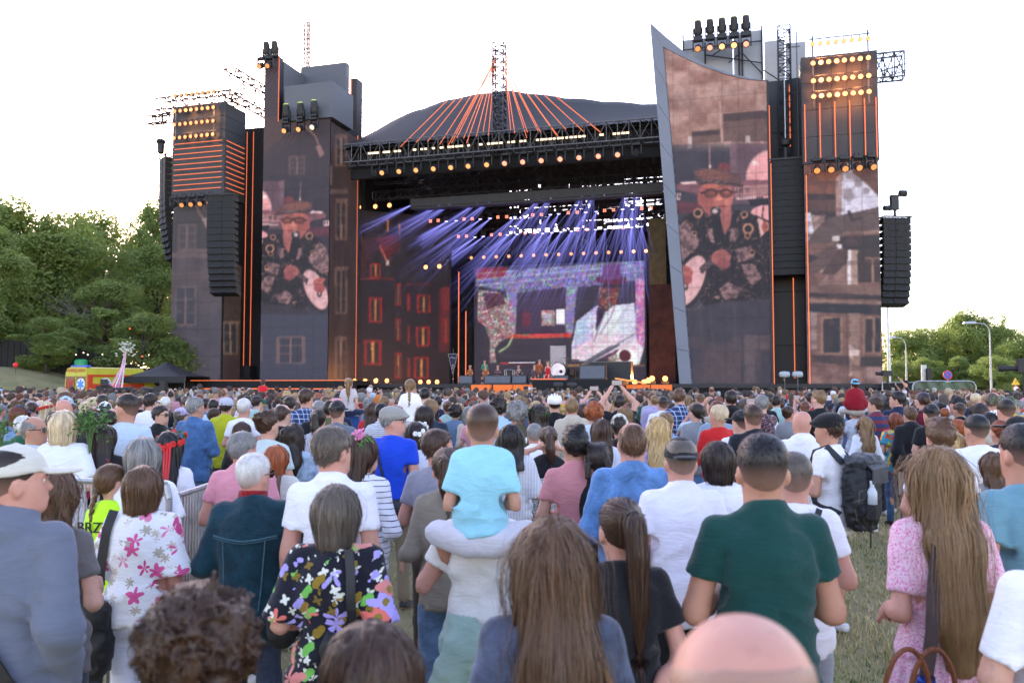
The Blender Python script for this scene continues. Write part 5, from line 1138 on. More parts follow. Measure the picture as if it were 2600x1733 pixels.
        tn = np.clip(r.normal(.55, .11, strands) + .20*vnoise(P_[:, 1, 0]*42, P_[:, 1, 1]*42, P_[:, 1, 2]*(6 if long_ else 30)), .08, 1.15)[:, None, None] + np.zeros((strands, ns+1, 2)); tone = np.concatenate([tone, tn.ravel()]); fade = np.concatenate([fade, np.zeros(tn.size)])
    return V, Fc, tone, fade
# ------------------------------------------------------------------ skin, hair and cloth
def skin_mat():
    m, n, l, bs = new_mat('skin'); oi = N(n, 'ObjectInfo'); tc = N(n, 'TexCoord').outputs['Object']
    t = noise_node(n, l, 9, 4, .6, tc); t2 = noise_node(n, l, 42, 4, .7, tc); c = mix(n, l, math_node(n, l, 'MULTIPLY', t.outputs['Fac'], .55), oi.outputs['Color'], (.42, .13, .09), 'MIX'); c = mix(n, l, math_node(n, l, 'MULTIPLY', math_node(n, l, 'GREATER_THAN', t2.outputs['Fac'], .60), .22), c, (.25, .10, .06))
    l.new(c, bs.inputs['Base Color']); bs.inputs['Roughness'].default_value = .52; bs.inputs['Subsurface Weight'].default_value = 0.0; bs.inputs['Specular IOR Level'].default_value = .35
    bump(n, l, bs, noise_node(n, l, 130, 3, .6, tc).outputs['Fac'], .12, .003); return m
def hair_mat():
    m, n, l, bs = new_mat('hair_strands'); oi = N(n, 'ObjectInfo'); tn = N(n, 'Attribute', attribute_name='tone'); fd = N(n, 'Attribute', attribute_name='fade'); tc = N(n, 'TexCoord').outputs['Object']
    mp = N(n, 'Mapping'); l.new(tc, mp.inputs['Vector']); mp.inputs['Scale'].default_value = (90, 90, 9); t = noise_node(n, l, 2.0, 3, .6, mp.outputs[0])
    k = math_node(n, l, 'MULTIPLY_ADD', tn.outputs['Fac'], 1.5, math_node(n, l, 'MULTIPLY_ADD', t.outputs['Fac'], .8, -.15)); sc = N(n, 'Combine' + 'XYZ'); [l.new(k, sc.inputs[i]) for i in range(3)]
    c = mix(n, l, 1.0, oi.outputs['Color'], sc.outputs[0], 'MULTIPLY'); c = mix(n, l, fd.outputs['Fac'], c, (.36, .20, .145), 'MIX')
    l.new(c, bs.inputs['Base Color']); bs.inputs['Roughness'].default_value = .42; bs.inputs['Specular IOR Level'].default_value = .4
    bump(n, l, bs, t.outputs['Fac'], .5, .006); return m
SKIN, HAIR = skin_mat(), hair_mat()
def cloth_nodes(name, rough=.88):
    m, n, l, bs = new_mat(name); tc = N(n, 'TexCoord').outputs['Object']; bs.inputs['Roughness'].default_value = rough; bs.inputs['Specular IOR Level'].default_value = .15
    bs.inputs['Sheen Weight'].default_value = .15; bs.inputs['Sheen Roughness'].default_value = .5
    mp = N(n, 'Mapping'); l.new(tc, mp.inputs['Vector']); mp.inputs['Scale'].default_value = (5, 5, 15); mp.inputs['Rotation'].default_value = (.2, .35, 0); a = noise_node(n, l, 1.6, 5, .62, mp.outputs[0], .9); b = noise_node(n, l, 420, 2, .5, tc); h = math_node(n, l, 'MULTIPLY_ADD', b.outputs['Fac'], .08, a.outputs['Fac']); bump(n, l, bs, h, .55, .018)
    return m, n, l, bs, tc, a
def cloth_mat():
    m, n, l, bs, tc, a = cloth_nodes('cloth'); oi = N(n, 'ObjectInfo'); k = math_node(n, l, 'MULTIPLY_ADD', a.outputs['Fac'], .35, .82); sc = N(n, 'CombineXYZ'); [l.new(k, sc.inputs[i]) for i in range(3)]
    l.new(mix(n, l, 1.0, oi.outputs['Color'], sc.outputs[0], 'MULTIPLY'), bs.inputs['Base Color']); return m
def denim_mat():
    m, n, l, bs, tc, a = cloth_nodes('denim'); oi = N(n, 'ObjectInfo'); f = noise_node(n, l, 6, 5, .7, tc, .5); w = noise_node(n, l, 160, 2, .7, tc)
    k = math_node(n, l, 'MULTIPLY_ADD', f.outputs['Fac'], 2.6, math_node(n, l, 'MULTIPLY_ADD', w.outputs['Fac'], .6, -.6)); sc = N(n, 'CombineXYZ'); [l.new(k, sc.inputs[i]) for i in range(3)]
    l.new(mix(n, l, 1.0, oi.outputs['Color'], sc.outputs[0], 'MULTIPLY'), bs.inputs['Base Color']); return m
def stripe_mat(name, base, line, period, share, axis='Z', wob=.004):
    m, n, l, bs, tc, a = cloth_nodes(name); sp = N(n, 'SeparateXYZ'); l.new(tc, sp.inputs[0]); z = math_node(n, l, 'MULTIPLY_ADD', a.outputs['Fac'], wob*3, sp.outputs[axis])
    fr = math_node(n, l, 'FRACT', math_node(n, l, 'DIVIDE', math_node(n, l, 'ADD', z, 10), period)); l.new(mix(n, l, math_node(n, l, 'LESS_THAN', fr, share), base, line), bs.inputs['Base Color']); return m
def plaid_mat(name, base, c1, c2, period):
    m, n, l, bs, tc, a = cloth_nodes(name); sp = N(n, 'SeparateXYZ'); l.new(tc, sp.inputs[0]); d = math_node(n, l, 'MULTIPLY', a.outputs['Fac'], .02); col = base
    xy = math_node(n, l, 'MULTIPLY_ADD', sp.outputs['Y'], .8, sp.outputs['X'])
    for ax, p, w, c, f in ((xy, period, .34, c1, .55), (sp.outputs['Z'], period, .34, c1, .55), (xy, period, .1, c2, .9), (sp.outputs['Z'], period, .1, c2, .9)):
        fr = math_node(n, l, 'FRACT', math_node(n, l, 'DIVIDE', math_node(n, l, 'ADD', math_node(n, l, 'ADD', ax, d), 10 + (w < .2)*period*.4), p)); col = mix(n, l, math_node(n, l, 'MULTIPLY', math_node(n, l, 'LESS_THAN', fr, w), f), col, c)
    l.new(col, bs.inputs['Base Color']); return m
def flower_layer(n, l, tc, col, scale, size, colors, seed, petals=5, centre=None, rnd=.8):
    mp = N(n, 'Mapping'); l.new(tc, mp.inputs['Vector']); mp.inputs['Location'].default_value = (seed, seed*.7, seed*1.3)
    nz = noise_node(n, l, scale*1.6, 2, .5, mp.outputs[0]); ad = N(n, 'VectorMath', operation='MULTIPLY_ADD'); l.new(nz.outputs['Color'], ad.inputs[0]); ad.inputs[1].default_value = (.35/scale,)*3; l.new(mp.outputs[0], ad.inputs[2])
    v = N(n, 'TexVoronoi'); v.inputs['Scale'].default_value = scale; v.inputs['Randomness'].default_value = rnd; l.new(ad.outputs[0], v.inputs['Vector'])
    sb = N(n, 'VectorMath', operation='SUBTRACT'); l.new(ad.outputs[0], sb.inputs[0]); l.new(v.outputs['Position'], sb.inputs[1]); sp = N(n, 'SeparateXYZ'); l.new(sb.outputs[0], sp.inputs[0])
    ang = math_node(n, l, 'ARCTAN2', sp.outputs['Z'], sp.outputs['X']); pet = math_node(n, l, 'MULTIPLY_ADD', math_node(n, l, 'SINE', math_node(n, l, 'MULTIPLY', ang, petals)), size*.3, size)
    dist = v.outputs['Distance']; m = math_node(n, l, 'LESS_THAN', dist, pet); rc = N(n, 'SeparateColor'); l.new(v.outputs['Color'], rc.inputs[0])
    pc = ramp(n, l, rc.outputs[0], [(i/len(colors), c) for i, c in enumerate(colors)], 'CONSTANT')
    if centre: pc = mix(n, l, math_node(n, l, 'LESS_THAN', dist, size*.38), pc, centre)
    keep = math_node(n, l, 'LESS_THAN', rc.outputs[1], .8); return mix(n, l, math_node(n, l, 'MULTIPLY', m, keep), col, pc)
def floral_mat(name, base, layers):
    m, n, l, bs, tc, a = cloth_nodes(name); col = base
    for L_ in layers: col = flower_layer(n, l, tc, col, *L_)
    l.new(col, bs.inputs['Base Color']); return m
CLOTH, DENIM = cloth_mat(), denim_mat()
WHITE = (.74, .73, .78)
PAT = dict(
 stripes=stripe_mat('striped_knit', WHITE, (.03, .035, .07), .034, .14), marine=stripe_mat('marine_stripes', (.72, .72, .74), (.05, .06, .12), .026, .3), pinstripe=stripe_mat('pinstripes', (.62, .62, .66), (.25, .26, .32), .012, .35, 'X'),
 rugby=stripe_mat('red_navy_stripes', (.16, .03, .045), (.03, .04, .10), .11, .5), bands=stripe_mat('grey_black_bands', (.22, .23, .26), (.018, .018, .025), .062, .5),
 plaid=plaid_mat('pale_blue_check', (.62, .68, .74), (.30, .42, .55), (.22, .33, .47), .022), navyplaid=plaid_mat('navy_check', (.04, .08, .22), (.02, .025, .06), (.55, .60, .68), .062), gingham=plaid_mat('gingham', (.68, .68, .72), (.10, .12, .25), (.06, .08, .2), .02),
 rose=floral_mat('rose_print', (.76, .75, .77), [(15, .34, [(.48, .40, .33), (.55, .47, .38), (.42, .38, .30)], 3.1, 7), (10.5, .37, [(.66, .10, .28), (.72, .22, .38), (.60, .06, .22)], 9.4, 5, (.45, .02, .12))]),
 night=floral_mat('dark_flower_print', (.012, .012, .020), [(20, .34, [(.62, .62, .52), (.20, .13, .02), (.66, .66, .58)], 1.2, 4), (14, .34, [(.16, .45, .08), (.35, .30, .68), (.24, .16, .02)], 5.5, 2), (7.5, .43, [(.36, .29, .66), (.70, .16, .13), (.40, .33, .72), (.62, .22, .20)], 7.7, 5, (.24, .17, .03))]),
 speckle=floral_mat('pink_speckle', (.72, .50, .58), [(150, .46, [(.62, .06, .26), (.66, .16, .36), (.68, .30, .46)], 2.2, 3, None, 1.0)]),
 sprig=floral_mat('white_sprig_print', (.76, .75, .80), [(13, .16, [(.12, .12, .2), (.3, .3, .4)], 4.4, 3)]), ditsy=floral_mat('ditsy_print', (.045, .02, .03), [(60, .35, [(.45, .25, .25), (.3, .2, .3), (.5, .4, .35)], 6.1, 5)]),
 lilac=floral_mat('lilac_print', (.36, .28, .40), [(30, .34, [(.09, .09, .28), (.5, .35, .4), (.25, .18, .35)], 2.7, 5)]), gaudy=floral_mat('gaudy_print', (.06, .28, .36), [(14, .5, [(.75, .30, .02), (.6, .08, .03), (.72, .5, .05)], 8.3, 4)]),
 checker=plaid_mat('checkerboard', (.6, .6, .6), (.012, .012, .012), (.02, .02, .02), .03))
SK = {'fair': (.55, .335, .25), 'rosy': (.53, .29, .22), 'tan': (.43, .245, .165), 'pale': (.60, .40, .32)}
HC = {'black': (.010, .008, .008), 'darkbrown': (.021, .012, .008), 'brown': (.046, .021, .011), 'lightbrown': (.098, .048, .022), 'darkblond': (.20, .115, .05), 'blond': (.42, .28, .12), 'paleblond': (.56, .44, .28), 'grey': (.20, .195, .19), 'white': (.60, .585, .56), 'red': (.30, .075, .02), 'auburn': (.13, .035, .014), 'greybrown': (.095, .074, .058), 'rust': (.19, .045, .015)}
def set_attr(me, name, vals):
    a = me.attributes.new(name, 'FLOAT', 'POINT'); a.data.foreach_set('value', np.asarray(vals, np.float32))
def body_part(name, vf, m, parent, color=None, label=None):
    o = obj(name, mesh(name, vf[0], vf[1], True), m, parent, None, color)
    if label: o['label'] = label
    return o
def hair_mesh(h): 
    me = mesh('hair', h[0], h[1], True); set_attr(me, 'tone', h[2]); set_attr(me, 'fade', h[3]); me.materials.append(HAIR); return me
def headgear(kind, step):
    """(verts, faces) in head coordinates"""
    F = Field((-.2, -.2, -.08), (.2, .24, .19), step)
    if kind == 'cap': F.ell((0, -.008, .012), (.093, .113, .115), .02); F.cut((0, .12, -1), -.018); F.ell((0, .14, .022), (.075, .085, .012), .012); F.ell((0, -.004, .127), (.012, .012, .008), .004); F.ell((0, -.115, .03), (.03, .03, .022), .006, sub=True)
    elif kind == 'capback': F.ell((0, -.008, .012), (.093, .113, .115), .02); F.cut((0, .12, -1), -.018); F.ell((0, -.13, .02), (.07, .07, .012), .012)
    elif kind == 'flat': F.ell((0, -.002, .048), (.098, .122, .075), .02, pit=-.12); F.ell((0, .09, .03), (.08, .06, .022), .03); F.cut((0, .05, -1), .008); F.ell((0, -.02, .022), (.094, .108, .04), .02)
    elif kind == 'beret': F.ell((0, -.01, .075), (.115, .125, .05), .02, pit=-.1); F.ell((0, -.005, .045), (.09, .108, .035), .02); F.ell((0, 0, .125), (.018, .018, .014), .01)
    elif kind == 'bucket': F.cone((0, 0, .02), (0, 0, .09), .1, .088, .02, .92); F.cut((0, 0, 1), .13); F.ell((0, 0, .02), (.15, .165, .016), .02); F.cut((0, 0, -1), -.0)
    elif kind == 'helmet':
        F.ell((0, -.01, .045), (.108, .135, .105), .02); F.cut((0, .15, -1), -.0)
        for x in (-.06, -.02, .02, .06): F.ell((x, -.03, .13), (.011, .11, .03), .01, sub=True)
    return F.surface()
def wreath(o_parent, hm, flowers, leaves, n, seed, R_=(.097, .117), z=.045, drop=.45):
    r = random.Random(seed); mb = MB(); fb = MB()
    for i in range(n):
        a = 6.283*i/n + r.uniform(-.1, .1); c = Vector((R_[0]*math.cos(a), R_[1]*math.sin(a)-.01, z + drop*.1*math.sin(a) + r.uniform(-.012, .012)))
        for _ in range(3):
            d = Vector((math.cos(a)+r.uniform(-.9, .9), math.sin(a)+r.uniform(-.9, .9), r.uniform(-.6, .9))).normalized(); q = d.cross(Vector((0, 0, 1))).normalized()*.011; e = c+d*r.uniform(.03, .055); md = (c+e)/2+Vector((0, 0, .004))
            mb.add([c, md+q, e, md-q], [(0, 1, 2, 3)])
        if flowers and r.random() < .55:
            for k in range(6):
                b = 6.283*k/6; d = Vector((math.cos(a), math.sin(a), 0)); u_ = Vector((-math.sin(a), math.cos(a), 0)); f = c+d*.018; p = f+(u_*math.cos(b)+Vector((0, 0, 1))*math.sin(b))*.013+d*.008
                fb.lathe(p, d, [(-.012, .004), (-.002, .015), (.006, .011), (.009, .003)], 6)
    if leaves: o = obj('leaves', mb, _M.get('wreath_leaf') or plain('wreath_leaf', (.05, .13, .03), .6, scale=30), o_parent); o.matrix_local = hm; o['kind'] = 'stuff'
    if flowers: o = obj('flowers', fb, plain('petal_%d' % int(sum(flowers)*1000), flowers, .7, scale=40), o_parent); o.matrix_local = hm; o['kind'] = 'stuff'
def garment(c):
    """colour tuple, pattern name or ('denim', colour)"""
    if isinstance(c, str): return PAT[c], None
    if isinstance(c[0], str): return DENIM, c[1]
    return CLOTH, c
DARK = plain('dark_trim', (.015, .015, .016), .5, scale=30); SHINY = plain('eyewear', (.012, .012, .012), .2, scale=30, spec=.6); EYE = plain('eyeball', (.6, .58, .55), .2, scale=60); IRIS = plain('iris', (.03, .025, .02), .2, scale=60)
PEOPLE = []                                       # (x, y) already taken
def back_y(vf, x, z, rad=.03):
    V = vf[0]; m = (np.abs(V[:, 0]-x) < rad) & (np.abs(V[:, 2]-z) < rad); return float(V[m, 1].min()) if m.any() else -.12
def front_y(vf, x, z, rad=.03):
    V = vf[0]; m = (np.abs(V[:, 0]-x) < rad) & (np.abs(V[:, 2]-z) < rad); return float(V[m, 1].max()) if m.any() else .12
def ribbon(pts, w, th=.006, side=None):
    """flat strap through pts; its width lies across the path, facing -y"""
    mb = MB(); P_ = [Vector(p) for p in pts]; L = []
    for i, p in enumerate(P_):
        d = (P_[min(i+1, len(P_)-1)]-P_[max(i-1, 0)]).normalized(); nrm = Vector((0, -1, 0)) if side is None else Vector(side); q = d.cross(nrm).normalized()*w/2; n_ = q.cross(d).normalized()*th/2; L.append([p+q+n_, p-q+n_, p-q-n_, p+q-n_])
    vs_ = [v for r_ in L for v in r_]; fs = [(4*i+k, 4*i+(k+1) % 4, 4*i+4+(k+1) % 4, 4*i+4+k) for i in range(len(L)-1) for k in range(4)] + [(3, 2, 1, 0), tuple(4*(len(L)-1)+k for k in range(4))]
    return mb.add(vs_, fs)
def strap(parts, path, w, n=14):
    """a band lying on the back of the garment; path of (x, z)"""
    xz = np.array(path); t = np.linspace(0, len(xz)-1, n); X = np.interp(t, range(len(xz)), xz[:, 0]); Z = np.interp(t, range(len(xz)), xz[:, 1])
    ys = np.array([back_y(parts['shirt'], x, z) for x, z in zip(X, Z)]); ys = np.convolve(np.pad(ys, 1, 'edge'), [.25, .5, .25], 'valid') - .008
    return ribbon(list(zip(X, ys, Z)), w, .007)
def person(u, v, d, label, sex='m', b=1.0, hr=('short', 'brown', .3), top=('tee', WHITE), bottom=('trousers', (.04, .045, .06)), skin='fair', yaw=0, rz=0, arms='front', hat=None, h=None, legs='stand', sleeve=None, hem=None, shoes=(.6, .6, .6), glasses=None, wr=None, fingers=False, strands=None, nod=0, step=None, name='person', seed=None, group=None, z0=None, hwidth=None, curl=.5, stride=False, big=1.0, back=None):
    d = d*1.12 if d < 25 else d
    p = P(u, v, d); x, y, zt = p
    if h is None: h = zt; z0 = 0.0
    elif z0 is None: z0 = zt - h
    hgt = h - (.022 if hat else .006)*h/1.75
    sd = seed or int(u*7+v) % 97 + 1
    root = empty(name, None, (x, y, z0), R(rz)); tag(root, label, 'person', group); PEOPLE.append((x, y))
    st = step or min(max(d*.0037, .0078), .032)
    sp = dict(sex=sex, h=hgt, b=b, arms=arms, top=top[0], bottom=bottom[0], yaw=yaw, seed=sd, legs=legs, nod=nod, curl=curl, stride=stride)
    if sleeve: sp['sleeve'] = sleeve
    if hem: sp['hem'] = hem
    dc = max(d*.98, .5); zf = H_CAM - (1760-HORIZON)*dc/F_PX - z0                    # finer where the picture shows it
    parts = figure(sp, st, zf if zf > .15 else None, fingers)
    body_part('body', parts['body'], SKIN, root, SK[skin])
    m, c = garment(top[1]); body_part({'jacket': 'jacket', 'hoodie': 'hoodie', 'dress': 'dress', 'blouse': 'blouse'}.get(top[0], 'shirt'), parts['shirt'], m, root, c)
    if 'trousers' in parts: m, c = garment(bottom[1]); body_part(bottom[0] if bottom[0] != 'jeans' else 'trousers', parts['trousers'], m, root, c)
    if shoes is not None:
        for k_ in ('shoe', 'shoe2'): body_part('shoe', parts[k_], CLOTH, root, shoes)
    hc, hs, yw, pit = parts['_head']; hm = Matrix.Translation(Vector(hc)) @ Matrix.Rotation(yw, 4, 'Z') @ Matrix.Rotation(-pit, 4, 'X') @ Matrix.Scale(hs, 4)
    if hr:
        big_h = d < 4.6; ns = 0 if hat and hr[0] == 'crop' else int(strands*(.34 if strands < 5500 else .56)) if strands is not None else (1200 if d < 3.6 else 700 if d < 5.2 else 280 if d < 9 else 130)
        wd = (hwidth or max(.0011, d*.00042))*(1.15 if hwidth else 1.45); L = hr[2] if len(hr) > 2 else .4
        hmesh = hair_mesh(hair(hr[0], max(min(st*.8, .017), .006), L, ns, sd, wd, back or (.125 if sex != 'k' else .1)))
        o = obj('hair', hmesh, None, root, None, HC[hr[1]]); o.matrix_local = hm @ Matrix.Scale(big, 4)
    if hat:
        o = body_part('hat' if hat[0] in ('beret', 'flat', 'bucket') else 'helmet' if hat[0] == 'helmet' else 'cap', headgear(hat[0], max(min(st*.8, .012), .006)), CLOTH if not isinstance(hat[1], str) else PAT[hat[1]], root, None if isinstance(hat[1], str) else hat[1]); o.matrix_local = hm
    if glasses or abs(yaw + rz) > 35:
        if glasses:
            mb = MB()
            for q in (-1, 1): mb.lathe((q*.034, .108, -.006), (0, 1, 0), [(0, .026), (.004, .024)], 10); mb.tube((q*.06, .104, 0), (q*.084, -.01, -.002), .003, n=5)
            mb.tube((-.012, .112, 0), (.012, .112, 0), .003, n=5); o = obj('glasses', mb, SHINY, root); o.matrix_local = hm
        for q in (-1, 1):
            o = obj('eye', MB().lathe((q*.033, .079, -.008), (0, 1, 0), [(0, .010), (.007, .0095), (.0105, .004)], 8), EYE, root); o.matrix_local = hm; i_ = obj('iris', MB().lathe((q*.033, .0885, -.008), (0, 1, 0), [(0, .0055), (.0012, .005)], 8), IRIS, o)
            o = obj('eyebrow', MB().tube((q*.018, .101, .012), (q*.05, .092, .014), .004, .003, 5), HAIR, root, None, HC[hr[1]] if hr else (.1, .07, .05)); o.matrix_local = hm
    if wr: wreath(root, hm, wr[0], wr[1], wr[2], sd, **(wr[3] if len(wr) > 3 else {}))
    return root, parts, hm
# ------------------------------------------------------------------ ground, bank, trees and the street side
def ground_mat():
    m, n, l, bs = new_mat('trodden_grass'); tc = N(n, 'TexCoord').outputs['Object']
    a = noise_node(n, l, .55, 5, .6, tc); b = noise_node(n, l, 7, 5, .7, tc); c = noise_node(n, l, 60, 3, .7, tc)
    col = ramp(n, l, a.outputs['Fac'], [(.34, (.14, .17, .045)), (.46, (.30, .25, .11)), (.62, (.42, .34, .18))]); col = mix(n, l, math_node(n, l, 'MULTIPLY', b.outputs['Fac'], .8), col, (.06, .085, .022)); col = mix(n, l, math_node(n, l, 'MULTIPLY', c.outputs['Fac'], .55), col, (.30, .25, .13))
    l.new(col, bs.inputs['Base Color']); bs.inputs['Roughness'].default_value = .95; bump(n, l, bs, math_node(n, l, 'ADD', b.outputs['Fac'], c.outputs['Fac']), .6, .04); return m
GRASSM = ground_mat()
gx = np.linspace(-1, 1, 61); gx = np.sign(gx)*np.abs(gx)**2.2*700; GX, GY = np.meshgrid(gx, gx)
def ground_z(x, y):                                     # flat field with a grassy bank on the far left
    f = np.clip((-x - 22)/14, 0, 1)*np.clip((y - 44)/12, 0, 1); return f*f*(3-2*f)*3.2 - .6*np.clip((np.hypot(x, y)-150)/200, 0, 1)
fine = np.concatenate([gx[gx < -60], np.linspace(-60, 60, 81), gx[gx > 60]]); finey = np.concatenate([gx[gx < -20], np.linspace(-20, 100, 81), gx[gx > 100]])
GX, GY = np.meshgrid(fine, finey); idx = np.arange(GX.size).reshape(GX.shape)
me = mesh('ground', np.stack([GX.ravel(), GY.ravel(), ground_z(GX, GY).ravel()], 1), np.stack([idx[:-1, :-1], idx[:-1, 1:], idx[1:, 1:], idx[1:, :-1]], -1).reshape(-1, 4), True)
tag(obj('ground', me, GRASSM), kind='structure', label='trodden dry grass field under the crowd')
def grass(n, seed):
    r = np.random.default_rng(seed); dd = 2.2 + 16*r.random(n)**1.6; a = np.where(r.random(n) < .45, r.uniform(.30, .52, n), r.uniform(-.62, .62, n)); x = dd*np.tan(a); y = dd
    h = r.uniform(.02, .055, n)*(1+.4*(vnoise(x*.8, y*.8, x*0) > 0)); w = r.uniform(.003, .006, n)*(1+dd*.06); an = r.uniform(0, 6.28, n); bx, by = np.cos(an)*w, np.sin(an)*w; lx, ly = r.normal(0, .022, n), r.normal(0, .022, n)
    V = np.stack([np.stack([x-bx, y-by, x*0-.004], 1), np.stack([x+bx, y+by, x*0-.004], 1), np.stack([x+lx, y+ly, h], 1)], 1).reshape(-1, 3); me = mesh('grass', V, np.arange(3*n).reshape(-1, 3)); dry = np.clip(.5+.6*vnoise(x*.9, y*.9, x*0+2)+r.normal(0, .25, n), 0, 1); set_attr(me, 'dry', np.repeat(dry, 3)); return me
m, n, l, bs = new_mat('grass_blades'); at = N(n, 'Attribute', attribute_name='dry'); l.new(ramp(n, l, at.outputs['Fac'], [(.12, (.09, .15, .03)), (.42, (.34, .28, .11)), (1, (.60, .49, .27))]), bs.inputs['Base Color']); bs.inputs['Roughness'].default_value = .8
tag(obj('grass', grass(48000, 3), m), 'short patchy dry and green grass underfoot', 'grass', kind='stuff')

# --- trees: limbs and a crown of leaf sprays
def leaf_mat(name, c0, c1):
    m, n, l, bs = new_mat(name); at = N(n, 'Attribute', attribute_name='tone'); col = ramp(n, l, at.outputs['Fac'], [(0, c0), (1, c1)]); l.new(col, bs.inputs['Base Color']); bs.inputs['Roughness'].default_value = .6; bs.inputs['Specular IOR Level'].default_value = .25
    tr = N(n, 'BsdfTranslucent'); l.new(mix(n, l, .5, col, (.30, .38, .04)), tr.inputs['Color']); ms = N(n, 'MixShader'); ms.inputs[0].default_value = .34; l.new(bs.outputs[0], ms.inputs[1]); l.new(tr.outputs[0], ms.inputs[2]); l.new(ms.outputs[0], n['Material Output'].inputs['Surface']); return m
BARK = plain('bark', (.06, .048, .038), .9, scale=6, var=.4, bmp=.5)
def tree_meshes(seed, hgt, rad, leaves, size, base=.16, lumps=26):
    r = np.random.default_rng(seed); mb = MB(); mb.tube((0, 0, -.3), (0, 0, hgt*.3), .03*hgt*.55, .02*hgt*.55, 9)
    C_ = []
    for i in range(lumps):
        f = r.random(); z = hgt*(base + (1-base)*(.08+.86*f)); rr = rad*math.sin(math.pi*min(.12+f*.88, .97))**.6*r.uniform(.45, .95); a = r.uniform(0, 6.283); C_.append((rr*math.cos(a), rr*math.sin(a), z, rad*r.uniform(.26, .46)))
        b = Vector((0, 0, hgt*(.18+.35*f))); e = Vector(C_[-1][:3]); mid = b.lerp(e, .5)+Vector((0, 0, -.02*hgt)); mb.tube(b, mid, .011*hgt, .007*hgt, 6); mb.tube(mid, e, .007*hgt, .002*hgt, 5)
    C_.append((0, 0, hgt*.55, rad*.6)); C_ = np.array(C_); k = r.integers(0, len(C_), leaves); d = r.normal(0, 1, (leaves, 3)); d /= np.linalg.norm(d, axis=1, keepdims=True); q = r.random(leaves)**.28
    p = C_[k, :3] + d*(C_[k, 3]*q)[:, None]*np.array([1, 1, .78]); p += np.stack([vnoise(p[:, 0]*.9, p[:, 1]*.9, p[:, 2]*.9+i_*7) for i_ in range(3)], 1)*rad*.10
    # small sprays: each leaf a folded diamond of two triangles
    nr = d*.5 + r.normal(0, .7, (leaves, 3)) + np.array([0, 0, .5]); nr /= np.linalg.norm(nr, axis=1, keepdims=True); t = np.cross(nr, r.normal(0, 1, (leaves, 3))); t /= np.linalg.norm(t, axis=1, keepdims=True); s_ = np.cross(nr, t); sz = size*r.uniform(.6, 1.4, (leaves, 1))
    V = np.stack([p-t*sz, p+s_*sz*.55-nr*sz*.15, p+t*sz, p-s_*sz*.55-nr*sz*.15], 1).reshape(-1, 3); me = mesh('crown', V, np.arange(4*leaves).reshape(-1, 4)); tone = np.clip(.45+.35*vnoise(p[:, 0]*.35, p[:, 1]*.35, p[:, 2]*.35)+r.normal(0, .10, leaves), 0, 1); set_attr(me, 'tone', np.repeat(tone, 4)); return mb.mesh('trunk', True), me
LF = leaf_mat('leaf_green', (.11, .155, .045), (.29, .36, .10)); LF2 = leaf_mat('leaf_dark', (.095, .14, .045), (.255, .33, .10)); LF3 = leaf_mat('leaf_light', (.12, .165, .05), (.31, .38, .11))
TREES = [tree_meshes(1, 15, 5.6, 44000, .135), tree_meshes(2, 15, 4.6, 40000, .13, .1, 24), tree_meshes(3, 15, 6.6, 48000, .14, .08, 34)]
for t_, m_ in zip(TREES, (LF, LF2, LF3)): t_[0].materials.append(BARK); t_[1].materials.append(m_)
def tree(kind, u, Y, vtop, label, group, rz=0.0, wide=1.0):
    p = P(u, vtop, Y); z0 = float(ground_z(p[0], p[1])); sc = (p[2]-z0)/15.2; r = empty('tree', None, (p[0], p[1], z0-.1), rz); r.scale = (sc*wide, sc*wide, sc); tag(r, label, 'tree', group)
    obj('trunk', TREES[kind][0], None, r); obj('crown', TREES[kind][1], None, r); return r
G1 = 'trees on the grassy bank'; G2 = 'trees along the street'
for i, a in enumerate(((0, 60, 70, 505, 'broad sunlit tree at the outer end of the bank', 1.0, 1.2), (1, -60, 60, 560, 'dark tree with low branches at the outer end of the bank', 2.1, 1.3), (2, 250, 80, 545, 'tall rounded tree behind the grey dry shrub', .4, 1.0), (0, 330, 92, 600, 'lower tree filling the gap behind the rounded tree', 2.9, 1.1), (1, 270, 64, 705, 'dense dark tree overhanging the ambulance', 4.0, 1.5), (2, 150, 72, 640, 'leafy tree with drooping boughs behind the ambulance', 5.0, 1.1), (1, 400, 74, 620, 'dark narrow tree beside the low tower', 1.3, 1.15), (0, 405, 84, 500, 'thin topped tree rising behind the low tower edge', .8, .55), (2, 20, 84, 600, 'wide pale tree behind the seated group', 3.2, 1.0), (1, 120, 58, 800, 'low dark tree over the bank fence', 2.6, 1.9), (1, 360, 60, 790, 'low dark tree behind the black tent', 3.6, 1.8), (1, 10, 62, 760, 'low dark tree behind the red balloon', .6, 1.9), (2, 300, 96, 760, 'far low tree seen over the black tent', 2.2, 2.2), (0, 420, 100, 760, 'far low tree hidden behind the low tower', 4.2, 2.2))):
    tree(a[0], a[1], a[2], a[3], a[4], G1, a[5], a[6])
for a in ((2, 2300, 95, 836, 'light green tree by the tall white pole', 1.0, 1.5), (2, 2385, 100, 832, 'light green tree behind the first street lamp', 2.2, 1.6), (0, 2462, 92, 782, 'tallest tree rising behind the street lamps', .3, 1.1), (1, 2535, 100, 828, 'rounded tree right behind the tall street lamp', 4.0, 1.5), (0, 2590, 84, 850, 'full tree by the camera crane', 2.7, 1.2), (1, 2430, 84, 900, 'low dark tree behind the blue round sign', 1.9, 1.3), (2, 2280, 88, 915, 'low bright tree beside the charcoal tower', 5.1, 1.2), (0, 2345, 86, 905, 'low bushy tree behind the green fence screen', .7, 1.3), (2, 2515, 80, 905, 'low bright tree behind the warning sign', 3.0, 1.3), (1, 2660, 90, 850, 'dark tree at the end of the street row', 3.0, 1.2)):
    tree(a[0], a[1], a[2], a[3], a[4], G2, a[5], a[6])
